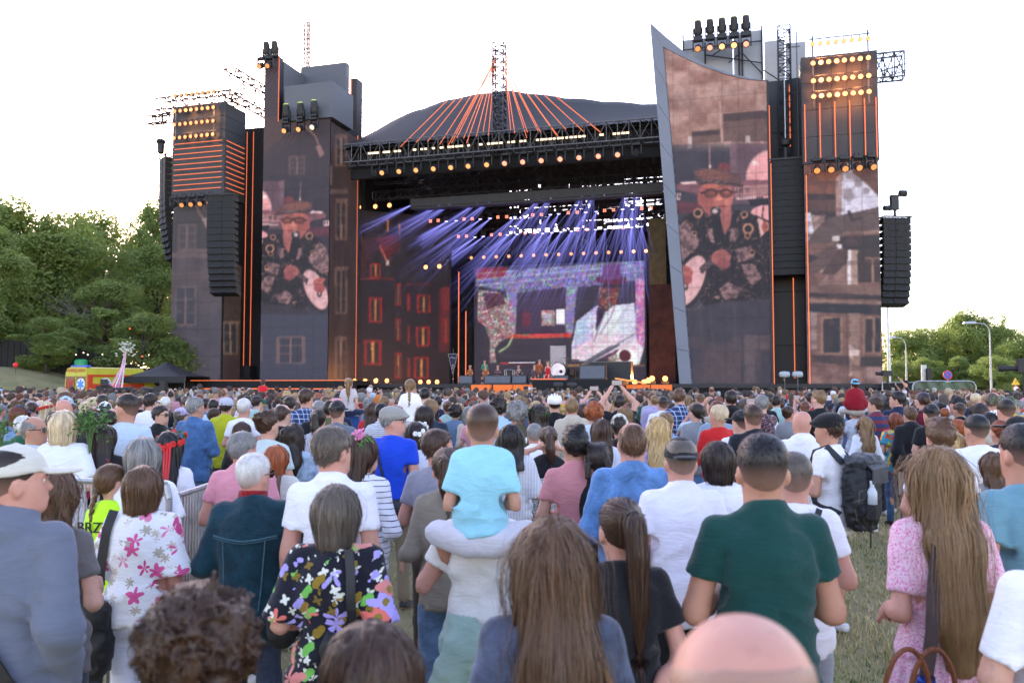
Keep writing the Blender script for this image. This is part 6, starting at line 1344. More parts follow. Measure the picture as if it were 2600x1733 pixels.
# a bare grey shrub among the leaves
mb = MB(); rr = random.Random(4); c = P(235, 700, 66); z0 = float(ground_z(c[0], c[1]))
for i in range(46):
    a = Vector((rr.uniform(-.6, .6), rr.uniform(-.6, .6), 4.0)); e = a+Vector((rr.uniform(-3.2, 3.2), rr.uniform(-1.5, 1.5), rr.uniform(.8, 2.4))); mb.tube(a, e, .028, .006, 4); f = a.lerp(e, .6); mb.tube(f, f+Vector((rr.uniform(-1, 1), rr.uniform(-.6, .6), rr.uniform(.3, 1.4))), .014, .004, 4)
for i in range(7): mb.tube((rr.uniform(-.4, .4), rr.uniform(-.4, .4), -.2), (rr.uniform(-.6, .6), rr.uniform(-.6, .6), 4.2), .05, .03, 5)
sh_ = empty('bare_shrub', None, (c[0], c[1]-1, z0)); tag(sh_, 'leafless grey dry shrub among the green trees', 'shrub'); obj('branches', mb, plain('dry_twigs', (.15, .145, .11), .9, scale=8), sh_)
# dark fence under the trees
fn = empty('dark_fence'); tag(fn, 'dark board fence under the trees on the bank', 'fence'); a = P(-60, 950, 60); b = P(440, 950, 60)
for i in range(32):
    x = a[0]+(b[0]-a[0])*i/32; z0 = float(ground_z(x, 60)); obj('board', MB().box((x+.02, 60, z0-.1), (x+(b[0]-a[0])/32-.02, 60.08, z0+2.1)), plain('fence_board', (.02, .019, .018), .9), fn)
# street lamps, pole and signs
POLE = plain('painted_pole', (.42, .43, .45), .5, .3, scale=4)
def street_lamp(u, vtop, Y, label, reach):
    p = P(u, vtop, Y); r = empty('street_lamp', None, (p[0], p[1], 0)); tag(r, label, 'street lamp', 'street lamps'); h = p[2]; obj('pole', MB().tube((0, 0, 0), (0, 0, h*.55), .085, .07, 10).tube((0, 0, h*.55), (0, 0, h-.9), .06, .045, 10), POLE, r)
    pts = [(0, 0, h-.9)]+[(-reach*(1-math.cos(w))*.5, 0, h-.9+.8*math.sin(w)) for w in np.linspace(.2, 1.57, 6)]+[(-reach, 0, h-.04)]; obj('arm', MB().path(pts, .035, 8), POLE, r); obj('lamp_head', MB().add([(-reach-.9, -.16, h-.12), (-reach-.9, .16, h-.12), (-reach+.1, .2, h-.1), (-reach+.1, -.2, h-.1), (-reach-.8, -.1, h+.04), (-reach-.8, .1, h+.04), (-reach, .14, h+.08), (-reach, -.14, h+.08)], [(3, 2, 1, 0), (4, 5, 6, 7), (0, 1, 5, 4), (1, 2, 6, 5), (2, 3, 7, 6), (3, 0, 4, 7)]), POLE, r)
street_lamp(2299, 855, 76, 'grey street lamp standing beside the tall white pole', 1.0); street_lamp(2512, 818, 66, 'taller grey street lamp standing before the tallest tree', 1.2)
p = P(2253, 755, 70); r = empty('flag_pole', None, (p[0], p[1], 0)); tag(r, 'tall bare white pole behind the free hanging loudspeaker column', 'pole'); obj('pole', MB().tube((0, 0, 0), (0, 0, p[2]+4), .14, .09, 12), plain('white_pole', (.6, .61, .63), .45, .1), r); obj('collar', MB().tube((0, 0, 1.2), (0, 0, 2.2), .18, .18, 12), POLE, r)
p = P(2406, 942, 64); r = empty('road_sign', None, (p[0], p[1], 0)); tag(r, 'round blue road sign with red rim and slash by the fence screen', 'road sign'); z = p[2]-.3
obj('post', MB().tube((0, .06, 0), (0, .06, z+.4), .035), POLE, r); obj('rim', MB().lathe((0, 0, z), (0, -1, 0), [(-.02, .36), (.01, .36)], 24), plain('sign_red', (.5, .03, .03), .5), r); obj('disc', MB().lathe((0, -.012, z), (0, -1, 0), [(0, .29), (.006, .29)], 24), plain('sign_blue', (.03, .09, .42), .5), r); obj('slash', ribbon([(-.2, -.026, z+.2), (.2, -.026, z-.2)], .07, .006), _M['sign_red'], r); obj('plate', MB().box((-.2, -.01, z-.75), (.2, .02, z-.42)), plain('sign_white', (.7, .7, .7), .5), r)
p = P(2579, 962, 72); r = empty('warning_sign', None, (p[0], p[1], 0)); tag(r, 'yellow triangle warning sign with exclamation mark above the crowd', 'road sign'); z = p[2]
obj('post', MB().tube((0, .05, 0), (0, .05, z-.2), .03), POLE, r); obj('rim', MB().prism([(-.36, z-.5), (.36, z-.5), (0, z+.1)], -.0, .03), plain('sign_orange', (.65, .25, .02), .5), r); obj('face', MB().prism([(-.27, z-.45), (.27, z-.45), (0, z+.0)], -.012, -.004), plain('sign_yellow', (.75, .50, .03), .5), r); obj('mark', MB().box((-.025, -.022, z-.33), (.025, -.014, z-.12)).box((-.025, -.022, z-.41), (.025, -.014, z-.36)), DARK, r)
obj('plate', MB().lathe((0, -.02, z-.85), (0, -1, 0), [(0, .22), (.01, .22)], 20), _M['sign_white'], r); obj('plate_rim', MB().lathe((0, 0, z-.85), (0, -1, 0), [(-.01, .27), (.015, .27)], 20), _M['sign_red'], r)
p = P(2358, 935, 70); r = empty('traffic_light', None, (p[0], p[1], 0)); tag(r, 'dark traffic light seen behind the green fence screen', 'traffic light'); obj('post', MB().tube((0, 0, 0), (0, 0, p[2]), .05), POLE, r); obj('housing', MB().box((-.17, -.15, p[2]-1.0), (.17, .15, p[2])), DARK, r); obj('back_plate', MB().box((-.55, .16, p[2]-1.1), (-.1, .2, p[2]+.3)), POLE, r)
# site fence with green screen
r = empty('site_fence'); tag(r, 'steel site fence panel covered with shiny dark green sheeting', 'fence'); Yf = 40; a = P(2322, 970, Yf); b = P(2472, 962, Yf); GT = plain('green_sheeting', (.015, .05, .022), .35, scale=1.2, var=.5, bmp=.6, spec=.5)
nx = 24; vs_ = []; zt = a[2]+.05
for i in range(nx+1):
    for j in range(9): x = a[0]+(b[0]-a[0])*i/nx; vs_.append((x, Yf+.02+.05*math.sin(i*1.1+j*.8)*math.sin(j*.9), .1+(zt-.15)*j/8))
obj('sheeting', mesh('sheeting', vs_, [(i*9+j, (i+1)*9+j, (i+1)*9+j+1, i*9+j+1) for i in range(nx) for j in range(8)], True), GT, r)
mb = MB(); x0, x1 = a[0]-.1, b[0]+.1; mb.path([(x0, Yf, 0), (x0, Yf, zt-.25), (x0+.1, Yf, zt-.06), (x0+.3, Yf, zt), (x1-.3, Yf, zt), (x1-.1, Yf, zt-.06), (x1, Yf, zt-.25), (x1, Yf, 0)], .035, 8); obj('frame', mb, GALV, r)
r = empty('site_fence'); tag(r, 'site fence in black sheeting running behind the cameraman', 'fence'); a = P(2240, 972, 46); b = P(2330, 972, 46); obj('sheeting', MB().box((a[0], 46, .1), (b[0], 46.04, a[2])), BLACK, r); obj('frame', MB().path([(a[0], 46, 0), (a[0], 46, a[2]+.04), (b[0], 46, a[2]+.04), (b[0], 46, 0)], .03, 6), GALV, r)
# black tent
r = empty('canopy_tent'); tag(r, 'black pop-up tent with sagging roof beside the ambulance', 'tent'); Yt = 52; a = P(306, 955, Yt); b = P(470, 955, Yt); ap = P(392, 915, Yt); TM = plain('tent_cloth', (.014, .015, .018), .6, scale=1.5); n_ = 12; vs_ = []; ze = a[2]; w2 = (b[0]-a[0])/2; cx_ = (a[0]+b[0])/2
for i in range(n_+1):
    for j in range(n_+1):
        p_ = -1+2*i/n_; q_ = -1+2*j/n_; f = 1-max(abs(p_), abs(q_)); vs_.append((cx_+p_*w2, Yt+2.2+q_*2.2, ze+(ap[2]-ze)*(f**1.5)-.12*math.cos(p_*math.pi/2)*math.cos(q_*math.pi/2)*(1-f)*.5))
obj('roof', mesh('roof', vs_, [(i*(n_+1)+j, (i+1)*(n_+1)+j, (i+1)*(n_+1)+j+1, i*(n_+1)+j+1) for i in range(n_) for j in range(n_)], True), TM, r)
obj('valance', MB().box((a[0], Yt-.02, ze-.4), (b[0], Yt, ze)).box((a[0]-.02, Yt, ze-.4), (a[0], Yt+4.4, ze)), TM, r); obj('side_wall', MB().box((a[0]+.3, Yt+4.3, 0), (b[0], Yt+4.35, ze)), TM, r)
for x in (a[0]+.04, b[0]-.04): obj('leg', MB().box((x-.03, Yt+.02, 0), (x+.03, Yt+.08, ze-.01)), STEEL, r)
# ambulance, seen from its rear corner
r = empty('ambulance', Matrix.Translation(Vector((P(194, 975, 50)[0], 50, .25))) @ Matrix.Rotation(R(-24), 4, 'Z')); tag(r, 'yellow ambulance van with dark rear windows parked by the bank', 'ambulance')
YEL = plain('ambulance_yellow', (.42, .39, .03), .4, scale=2, var=.08, spec=.5); REDS = plain('ambulance_red', (.5, .05, .02), .4, scale=2, var=.1); GLS = plain('dark_glass', (.012, .013, .016), .12, scale=2, spec=.7, bmp=0); WHT = plain('sign_white', (.7, .7, .7), .5); BLU = plain('star_blue', (.05, .22, .55), .4)
w, hb, L_ = 1.02, 2.75, 5.6; pr = [(-w, .45), (w, .45), (w*1.0, 1.5), (w*.93, 2.35), (w*.8, 2.68), (w*.55, hb), (-w*.55, hb), (-w*.8, 2.68), (-w*.93, 2.35), (-w, 1.5)]
obj('body', MB().prism(pr, 0, L_-1.4).add([(-w, L_-1.4, .45), (w, L_-1.4, .45), (w, L_-1.4, 1.5), (w*.8, L_-1.4, 2.6), (-w*.8, L_-1.4, 2.6), (-w, L_-1.4, 1.5), (-w*.95, L_, .5), (w*.95, L_, .5), (w*.95, L_, 1.15), (-w*.95, L_, 1.15)], [(6, 7, 8, 9), (2, 3, 8), (5, 9, 4), (3, 4, 9, 8), (1, 2, 8, 7), (0, 6, 9, 5), (0, 1, 7, 6)]), YEL, r)
for sd_ in (-1, 1):
    dr = obj('rear_door', MB().box((.02*sd_ if sd_ > 0 else -.9, -.05, .6), (.9 if sd_ > 0 else -.02, .02, 2.45)), YEL, r); obj('window', MB().box((.06 if sd_ > 0 else -.85, -.065, 1.25), (.85 if sd_ > 0 else -.06, -.051, 2.2)), GLS, dr); obj('tail_light', MB().box((.93*sd_-.06, -.04, .8), (.93*sd_+.06, .01, 1.6)), REDS, r)
obj('side_stripe', MB().box((w+.002, .1, 1.45), (w+.02, L_-1.5, 1.75)).box((w+.002, .1, 2.18), (w+.012, L_-1.5, 2.3)), REDS, r); obj('side_window', MB().box((w-.02, 2.3, 1.8), (w+.025, 4.0, 2.15)), GLS, r); obj('corner_stripe', MB().box((w-.1, -.03, .5), (w+.01, .3, 2.3)), REDS, r)
obj('light_bar', MB().box((-.7, .15, hb+.01), (.7, .4, hb+.12)), plain('beacon_blue', (.05, .1, .5), .3), r)
def star(cx, y, cz, rad, sgn, parent, ax='y'):
    mb = MB()
    for k_ in range(3):
        a = k_*math.pi/3; d = (math.sin(a)*rad, math.cos(a)*rad); pr_ = (math.cos(a)*rad*.24, -math.sin(a)*rad*.24); q = [(d[0]+pr_[0], d[1]+pr_[1]), (d[0]-pr_[0], d[1]-pr_[1]), (-d[0]-pr_[0], -d[1]-pr_[1]), (-d[0]+pr_[0], -d[1]+pr_[1])]; e = y-.002*k_-.012
        mb.add([(cx+x, e, cz+z_) for x, z_ in q] if ax == 'y' else [(cx+.012+.002*k_, y+x, cz+z_) for x, z_ in q], [(0, 1, 2, 3)])
    return mb
obj('star_disc', MB().lathe((.45, -.068, 1.72), (0, -1, 0), [(0, .36), (.006, .36)], 24), WHT, r); obj('star_of_life', star(.45, -.068, 1.72, .30, 1, r), BLU, r); obj('star_disc', MB().lathe((w+.004, 1.2, 1.72), (1, 0, 0), [(0, .40), (.006, .40)], 24), WHT, r); obj('star_of_life', star(w+.004, 1.2, 1.72, .33, 1, r, 'x'), BLU, r)
mb = MB(); 
for k_ in range(20): a0, a1 = k_*math.pi/10, (k_+1)*math.pi/10; mb.tube((-.45+.34*math.sin(a0), -.075, 1.72+.34*math.cos(a0)), (-.45+.34*math.sin(a1), -.075, 1.72+.34*math.cos(a1)), .022, n=5)
mb.tube((-.52, -.075, 1.5), (-.52, -.075, 1.92), .028, n=5).path([(-.52, -.075, 1.92), (-.38, -.075, 1.9), (-.34, -.075, 1.8), (-.38, -.075, 1.7), (-.52, -.075, 1.68)], .028, 5); obj('ringed_letter', mb, glow('red_sign', (.8, .03, .03), .5), r)
def text(s_, size, m, parent, mat_, name='lettering', ext=.004):
    cu = bpy.data.curves.new('lettering', 'FONT'); cu.body = s_; cu.size = size; cu.align_x = 'CENTER'; cu.extrude = ext; t = bpy.data.objects.new('t', cu); C.objects.link(t); dg = bpy.context.evaluated_depsgraph_get(); me = bpy.data.meshes.new_from_object(t.evaluated_get(dg)); bpy.data.objects.remove(t); me.materials.clear(); o = obj(name, me, mat_, parent); o.matrix_local = m; return o
text('AMBULANS', .30, Matrix.Translation((0, -.06, 2.46)) @ Matrix.Rotation(R(90), 4, 'X'), r, REDS)
for x in (-w*.75, w*.75):
    for y in (1.0, L_-.95): wh = obj('wheel', MB().lathe((x-.12, y, .12), (1, 0, 0), [(0, .30), (.03, .37), (.21, .37), (.24, .30)], 16), DARK, r); obj('rim', MB().lathe((x-.125, y, .12), (1, 0, 0), [(0, .2), (.25, .2)], 12), STEEL, wh)
# ribboned pole, balloon, hanging bulbs
p = P(322, 885, 50); r = empty('ribbon_pole', None, (p[0]-.4, p[1], 0)); tag(r, 'flower topped pole with coloured ribbons beside the ambulance', 'pole'); h = p[2]; obj('pole', MB().tube((0, 0, 0), (.35, 0, h), .06, .05), plain('white_pole', (.6, .6, .6)), r)
for k_, c_ in enumerate(((.7, .2, .3), (.15, .2, .6), (.7, .65, .7), (.5, .1, .3), (.75, .4, .1), (.3, .3, .65))): obj('ribbon', ribbon([(.35, -.05, h-.1), (.25-.1*k_*.3, -.1, h*.7), (-.05-.13*k_, -.15, h*.35), (-.25-.1*k_, -.1, .6)], .05, .005), plain('ribbon_%d' % k_, c_, .5), r)
mb = MB(); rr = random.Random(2)
for i in range(60): c_ = Vector((.35+rr.gauss(0, .25), rr.gauss(0, .2), h+rr.gauss(.1, .28))); mb.lathe(c_, (rr.uniform(-1, 1), rr.uniform(-1, 1), 1), [(-.03, .02), (0, .08), (.05, .03)], 6)
obj('flower_head', mb, plain('pale_flowers', (.5, .52, .42), .8, scale=4, var=.5), r)['kind'] = 'stuff'
p = P(40, 926, 55); r = empty('balloon', None, p); tag(r, 'small red balloon floating before the bank fence', 'balloon'); obj('skin', MB().lathe((0, 0, -.2), (0, 0, 1), [(0, .02), (.06, .11), (.17, .17), (.28, .15), (.36, .07), (.39, .01)], 14).mesh('skin', True), plain('balloon_red', (.6, .03, .03), .3, var=.05), r); obj('string', MB().tube((0, 0, -1.6), (0, 0, -.19), .01), DARK, r)
BULB = glow('hanging_bulb', (1.0, .82, .5), 2.0); REDB = glow('red_bulb', (1.0, .12, .05), 2.0); GRNB = glow('green_lamp', (.03, .6, .25), .16)
for i, (u, v, m_) in enumerate(((193, 899, BULB), (212, 894, BULB), (223, 899, BULB), (260, 898, BULB), (333, 921, BULB), (365, 921, BULB), (352, 926, BULB), (330, 833, REDB), (361, 903, REDB))):
    p = P(u, v, 57); r = empty('hanging_bulb', None, p); tag(r, 'small red bulb glowing among the leaves of the bank' if m_ is REDB else 'small warm bulb hanging under the trees of the bank', 'lamp', 'bulbs under the trees'); obj('bulb', MB().lathe((0, 0, -.08), (0, 0, 1), [(0, .02), (.03, .055), (.07, .05), (.1, .02)], 8), m_, r); obj('cord', MB().tube((0, 0, .08), (0, 0, 1.2), .012), DARK, r)
for u in (205, 238): p = P(u, 930, 58); r = empty('lit_column', None, (p[0], p[1], float(ground_z(p[0], p[1])))); tag(r, ('taller' if u == 205 else 'shorter') + ' green lit column under the trees behind the ambulance', 'lamp'); obj('shade', MB().lathe((0, 0, 0), (0, 0, 1), [(0, .35), (.1, .42), (1.6 if u == 205 else .9, .42), (1.7 if u == 205 else 1.0, .3)], 12), GRNB, r); obj('foot', MB().box((-.4, -.4, -.3), (.4, .4, .02)), DARK, r)
# ------------------------------------------------------------------ people one can pick out, nearest first
BK = (.012, .012, .014); NAVY = (.018, .025, .06); JEAN = ('denim', (.10, .17, .30)); KHAKI = (.25, .20, .135); LEATHER = plain('black_leather', (.014, .014, .016), .45, scale=25, bmp=.3, spec=.4)
def bag_thing(name, label, loc, rz, mb_parts, cat='bag'):
    r = empty(name, None, loc, R(rz)); tag(r, label, cat)
    for nm, me, m in mb_parts: obj(nm, me, m, r)
    return r
def soft_box(c, r, step, seed, amp=.008):
    F = Field(np.array(c)-np.array(r)-.04, np.array(c)+np.array(r)+.04, step); q = .62
    X, Y, Z = F.pts((slice(None),)*3); e = 3.2; d = ((np.abs(X-c[0])/r[0])**e+(np.abs(Y-c[1])/r[1])**e+(np.abs(Z-c[2])/r[2])**e)**(1/e); F.v = ((d-1)*min(r)).astype(np.float32); F.ruffle(amp, 14, 14, 14, seed); V, Fc = F.surface(); return mesh('pouch', V, Fc, True)
def strap_thing(label, root, parts, path, w, m=None, pouch=None, name='shoulder_bag', cat='bag'):
    r = empty(name, None, root.location, root.rotation_euler[2]); tag(r, label, cat); obj('strap', strap(parts, path, w), m or LEATHER, r)
    if pouch: obj('pouch', soft_box(*pouch), m or LEATHER, r)
    return r
P1 = person
# the row nearest the photographer
P1(517, 1515, 1.42, 'person with a mop of brown curls, only the head showing', 'f', hr=('curly', 'brown'), top=('tee', (.10, .08, .09)), arms='front', strands=5200, hwidth=.0020, big=.98)
P1(930, 1588, 1.5, 'person with smooth brown parted hair turning aside, forehead showing', 'f', hr=('bob', 'brown'), top=('tee', (.12, .10, .10)), yaw=62, strands=3600, hwidth=.0012)
P1(1888, 1562, .83, 'bald man with shaved stubble, only the crown showing', 'm', hr=('stubble', 'brown'), top=('tee', (.3, .3, .32)), skin='rosy', yaw=-18, strands=0)
r_, q_, _ = P1(1400, 1321, 1.95, 'woman with very long straight brown hair and grey denim top', 'f', hr=('long', 'lightbrown', .66), top=('jacket', ('denim', (.07, .085, .13))), bottom=('trousers', JEAN), strands=7500, hwidth=.0009, back=.15, yaw=10, big=1.04)
strap_thing('tan leather bag strap over the shoulder of the denim topped woman', r_, q_, [(.03, 1.34), (.09, 1.30), (.13, 1.26), (.155, 1.2), (.14, 1.1), (.13, .95)], .014, plain('tan_leather', (.30, .16, .07), .5, scale=30), ((.15, -.18, .85), (.13, .05, .12), .015, 3))
r_, q_, _ = P1(1573, 1268, 2.7, 'woman in black t-shirt with high brown ponytail, hands clasped behind', 'f', b=1.18, hr=('ponytail', 'brown', .44), top=('tee', BK), bottom=('trousers', 'bands'), arms='behind', fingers=True, skin='rosy', strands=2600, yaw=14, hem=.92, curl=.8)
shz, sw, nz, s_, el, wr_, leg_ = q_['_sh']; obj('hair_tie', MB().lathe((0, -.135, .06), (0, -.7, -.5), [(-.012, .02), (0, .03), (.012, .02)], 12), DARK, r_).matrix_local = _
obj('bracelet', MB().lathe(wr_[-1], wr_[-1]-el[-1], [(-.012, .032), (0, .034), (.012, .032)], 14), plain('gold_metal', (.6, .42, .15), .3, 1.0), r_)
P1(1935, 1109, 2.65, 'broad man in bottle green polo shirt with short black hair', b=1.12, hr=('crop', 'black'), top=('polo', (.007, .046, .041)), arms='cross', skin='tan', hem=.74, sleeve=.58, yaw=-8)
r_, q_, _ = P1(2016, 1154, 3.5, 'stocky man in white t-shirt and thin dark strap beside the green polo', b=1.02, hr=('crop', 'greybrown'), top=('tee', WHITE), bottom=('jeans', (.28, .30, .34)), arms='front', skin='rosy', shoes=(.5, .5, .5), rz=-14)
strap_thing('narrow dark cross body strap of the stocky white shirted man', r_, q_, [(.10, 1.40), (.06, 1.3), (-.02, 1.15), (-.12, .95)], .028)
r_, q_, _ = P1(2104, 1046, 5.9, 'tall man in black flat cap, white t-shirt and navy shorts with backpack', b=1.0, hr=('short', 'brown'), hat=('flat', BK), top=('tee', (.72, .70, .72)), bottom=('shorts', NAVY), arms='hold', yaw=8, rz=42, skin='tan', shoes=(.62, .62, .66))
BP = r_, q_
r_, q_, _ = P1(2378, 1136, 2.85, 'woman in pink speckled dress with very long honey brown hair', 'f', hr=('long', 'darkblond', .66), top=('dress', 'speckle'), arms=('bag', 'front'), hem=.42, sleeve=.78, fingers=True, strands=6000, hwidth=.0011, shoes=(.5, .4, .3), skin='rosy', back=.145, curl=1.3)
PD = r_, q_
P1(2596, 1082, 3.3, 'man in teal blue t-shirt with short dark hair', b=1.1, hr=('crop', 'black'), top=('tee', (.13, .27, .33)), bottom=('jeans', ('denim', (.09, .15, .27))), arms='pocket', skin='tan', rz=8)
P1(2706, 1235, 2.25, 'person in white t-shirt with bent elbow at the edge of the crowd', b=1.1, hr=('short', 'brown'), top=('tee', WHITE), arms='cross', rz=0, sleeve=.8)
r_, q_, _ = P1(42, 1130, 2.7, 'man in grey hoodie and pale baseball cap with black shoulder strap', b=1.12, hr=('crop', 'darkbrown'), hat=('cap', (.52, .50, .44)), top=('hoodie', (.125, .14, .185)), arms='pocket', yaw=-42, rz=-10, skin='rosy', hem=.72)
strap_thing('wide black strap across the back of the grey hoodie', r_, q_, [(-.15, 1.36), (-.06, 1.22), (.02, 1.11), (.10, 1.01), (.17, .90)], .065)
P1(140, 1195, 3.2, 'woman with wavy honey brown hair and taupe t-shirt beside the hoodie', 'f', hr=('wavy', 'lightbrown', .34), top=('tee', (.13, .115, .115)), arms='front', strands=3000)
# woman with the child
r_, q_, _ = P1(1222, 1225, 3.42, 'woman in cream t-shirt carrying a boy, mint cardigan round the waist', 'f', b=1.16, hr=('bun', 'brown'), top=('tee', (.68, .655, .62)), bottom=('trousers', (.34, .45, .40)), arms='kidlegs', skin='rosy', hem=.85, h=1.60, z0=0.0)
CARRY = r_, q_
c_ = r_.location; mb = MB(); F = Field((-.28, -.28, .46), (.28, .24, .95), .011); F.cone((0, -.01, .855), (0, -.01, .80), .178, .19, .04, 1.15); F.cone((-.10, -.13, .80), (-.16, -.14, .56), .07, .09, .03, 1.6); F.cone((.05, -.15, .80), (.08, -.16, .52), .09, .11, .03, 2.2); F.cone((0, 0, .95), (0, 0, .5), .135, .12, .02, 1.25, sub=True); F.ruffle(.012, 9, 9, 8, 4); V, Fc = F.surface()
obj('tied_cardigan', mesh('tied_cardigan', V, Fc, True), CLOTH, r_, None, (.30, .42, .37))
r_, q_, _ = P1(1225, 1030, 3.22, 'small boy in sky blue t-shirt sitting on shoulders, cropped brown hair', 'k', b=.95, hr=('crop', 'brown'), top=('tee', (.26, .55, .66)), bottom=('shorts', (.50, .49, .54)), arms='front', h=1.19, legs='astride', sleeve=.75, hem=.955, skin='tan', shoes=(.4, .4, .42), strands=0)
# pairs and singles of the second row
r_, q_, _ = P1(856, 1233, 3.0, 'woman in black floral blouse with grey brown bob', 'f', b=1.22, hr=('bob', 'greybrown'), top=('blouse', 'night'), bottom=('trousers', 'night'), arms=('front', 'bag'), hem=.80, sleeve=.95, strands=3600)
strap_thing('black shoulder bag hanging on the dark floral blouse', r_, q_, [(.07, 1.33), (.085, 1.25), (.09, 1.12), (.095, 1.0)], .035, None, ((.13, -.17, .92), (.15, .05, .12), .013, 5))
r_, q_, _ = P1(845, 1085, 3.7, 'tall grey haired man in white polo with black cross strap', b=1.05, hr=('short', 'greybrown'), top=('polo', (.74, .73, .80)), bottom=('trousers', (.09, .085, .10)), arms='down', yaw=-32, hem=.78, skin='rosy', shoes=(.1, .08, .07))
strap_thing('black sling bag of the tall grey haired man', r_, q_, [(.13, 1.45), (.05, 1.33), (-.04, 1.16), (-.12, 1.0), (-.18, .88)], .045, None, ((-.21, -.08, .84), (.07, .10, .13), .014, 7))
r_, q_, _ = P1(645, 1155, 3.85, 'white haired man in dark teal denim jacket with red check collar', b=1.15, hr=('crop', 'white'), top=('jacket', ('denim', (.010, .036, .052))), bottom=('jeans', ('denim', (.03, .04, .07))), arms='front', yaw=-22, skin='rosy', glasses=True, hem=.72, strands=1500)
TEAL = (r_, q_); shz, sw, nz, s_, *_k = q_['_sh']; obj('red_collar', MB().lathe((0, -.008, shz+.085), (0, .12, 1), [(0, .075), (.03, .072), (.034, .066)], 18), plaid_mat('red_check', (.42, .015, .02), (.03, .005, .008), (.02, .01, .01), .02), r_)
r_, q_, _ = P1(367, 1185, 3.8, 'woman in pink rose print blouse and white trousers with copper hair', 'f', b=1.2, hr=('bob', 'lightbrown'), top=('blouse', 'rose'), bottom=('trousers', (.62, .64, .76)), arms=('front', 'down'), hem=.88, sleeve=1.0, skin='rosy', strands=2400, shoes=(.5, .5, .5))
strap_thing('big black shoulder bag on the rose print blouse', r_, q_, [(-.115, 1.34), (-.135, 1.24), (-.15, 1.1), (-.16, .98)], .045, None, ((-.20, -.16, .74), (.13, .07, .20), .014, 9))
P1(367, 1113, 4.45, 'silver haired woman in white sprig blouse before the rose blouse', 'f', b=1.15, hr=('bob', 'grey'), top=('blouse', 'sprig'), arms='cross', sleeve=.7, strands=1800)
r_, q_, hm = P1(430, 1097, 5.4, 'black haired woman in red flower wreath and white blouse', 'f', hr=('long', 'black', .44), top=('long', WHITE), bottom=('skirt', (.30, .008, .02)), arms='front', strands=1200, wr=((.50, .02, .02), True, 26), shoes=(.1, .02, .02))
for k_ in range(3): o = obj('ribbon', ribbon([(.02+.02*k_, -.13, .03), (.04+.02*k_, -.19, -.12), (.05+.012*k_, -.215, -.3), (.045+.03*k_, -.22, -.5)], .014, .003), plain('red_ribbon', (.5, .015, .02), .4), r_); o.matrix_local = hm
r_, q_, _ = P1(285, 1180, 4.4, 'girl with ginger braid in neon yellow steward vest', 'f', b=.9, hr=('braid', 'lightbrown', .34), top=('vest', (.48, .86, .03)), arms='front', yaw=-30, rz=-8, strands=900)
yb = back_y(q_['shirt'], 0, 1.13)-.012
text('BRZY', .085, Matrix.Translation((-.02, yb, 1.12)) @ Matrix.Rotation(R(90), 4, 'X'), r_, DARK)
obj('reflective_band', strap(q_, [(-.12, .97), (0, .965), (.12, .97)], .05), plain('reflective_tape', (.5, .52, .55), .3, .3), r_)
P1(165, 1043, 6.0, 'woman with straight blond bob and loose white blouse', 'f', b=1.15, hr=('bob', 'paleblond'), top=('blouse', (.66, .68, .72)), bottom=('trousers', (.12, .11, .11)), arms='front', strands=1500, sleeve=.8)
P1(88, 1058, 6.2, 'grey stubbled man in sunglasses looking sideways, pale t-shirt', b=1.1, hr=('balding', 'grey'), top=('tee', (.52, .58, .66)), arms='front', yaw=-78, rz=-12, glasses=True, skin='tan')
r_, q_, _ = P1(265, 1078, 6.2, 'woman with long dark hair and black top with pink strap', 'f', hr=('long', 'darkbrown', .40), top=('tee', BK), arms='front', strands=1200); strap_thing('pink bag strap over the black top', r_, q_, [(.09, 1.36), (.05, 1.25), (-.05, 1.08), (-.12, .95)], .03, plain('pink_strap', (.55, .05, .12), .5), ((-.16, -.1, .88), (.09, .05, .08), .018, 2))
P1(322, 1002, 7.0, 'tall man in pale blue check shirt looking sideways', b=1.1, hr=('crop', 'darkbrown'), top=('long', 'plaid'), arms='cross', yaw=68, skin='tan')
P1(163, 1013, 8.6, 'bald man in pink t-shirt', b=1.1, hr=None, top=('tee', (.62, .27, .28)), skin='rosy', arms='front')
P1(285, 1037, 7.6, 'man with receding dark hair and dark t-shirt', hr=('balding', 'darkbrown'), top=('tee', (.05, .05, .06)), skin='rosy', yaw=-20)
P1(408, 1030, 9.0, 'man in glasses and black jacket looking back over the shoulder', hr=('short', 'darkbrown'), top=('jacket', BK), yaw=-80, rz=-25, glasses=True)
P1(497, 1009, 8.8, 'grey haired man in blue denim shirt and jeans, arms folded', b=1.12, hr=('short', 'grey'), top=('jacket', ('denim', (.06, .13, .28))), bottom=('jeans', ('denim', (.14, .23, .38))), arms='cross', yaw=-18, rz=-15, skin='tan')
P1(618, 1097, 4.95, 'grey curly haired man in pink polo with dark collar', b=1.15, hr=('short', 'grey'), top=('polo', (.62, .25, .30)), arms='front', yaw=-30, skin='rosy', strands=1200)
r_, q_, _ = P1(703, 1131, 5.6, 'woman with bright orange bob and cream blouse', 'f', b=1.1, hr=('bob', 'red'), top=('blouse', (.56, .53, .48)), arms='front', strands=1500, rz=-10); strap_thing('brown leather strap over the cream blouse', r_, q_, [(.07, 1.30), (.075, 1.2), (.085, 1.05), (.09, .95)], .035, plain('brown_leather', (.12, .06, .05), .5, scale=30), ((.12, -.15, .85), (.1, .05, .1), .016, 2))
P1(745, 1076, 6.4, 'woman with long wavy brown hair and faded denim jacket', 'f', hr=('wavy', 'darkbrown', .38), top=('jacket', ('denim', (.30, .38, .48))), arms='front', strands=1200)
P1(680, 1042, 6.2, 'woman with brown bun in pale scrunchie and mint t-shirt', 'f', hr=('bun', 'brown'), top=('tee', (.47, .55, .54)), arms='front', yaw=-25, strands=900)
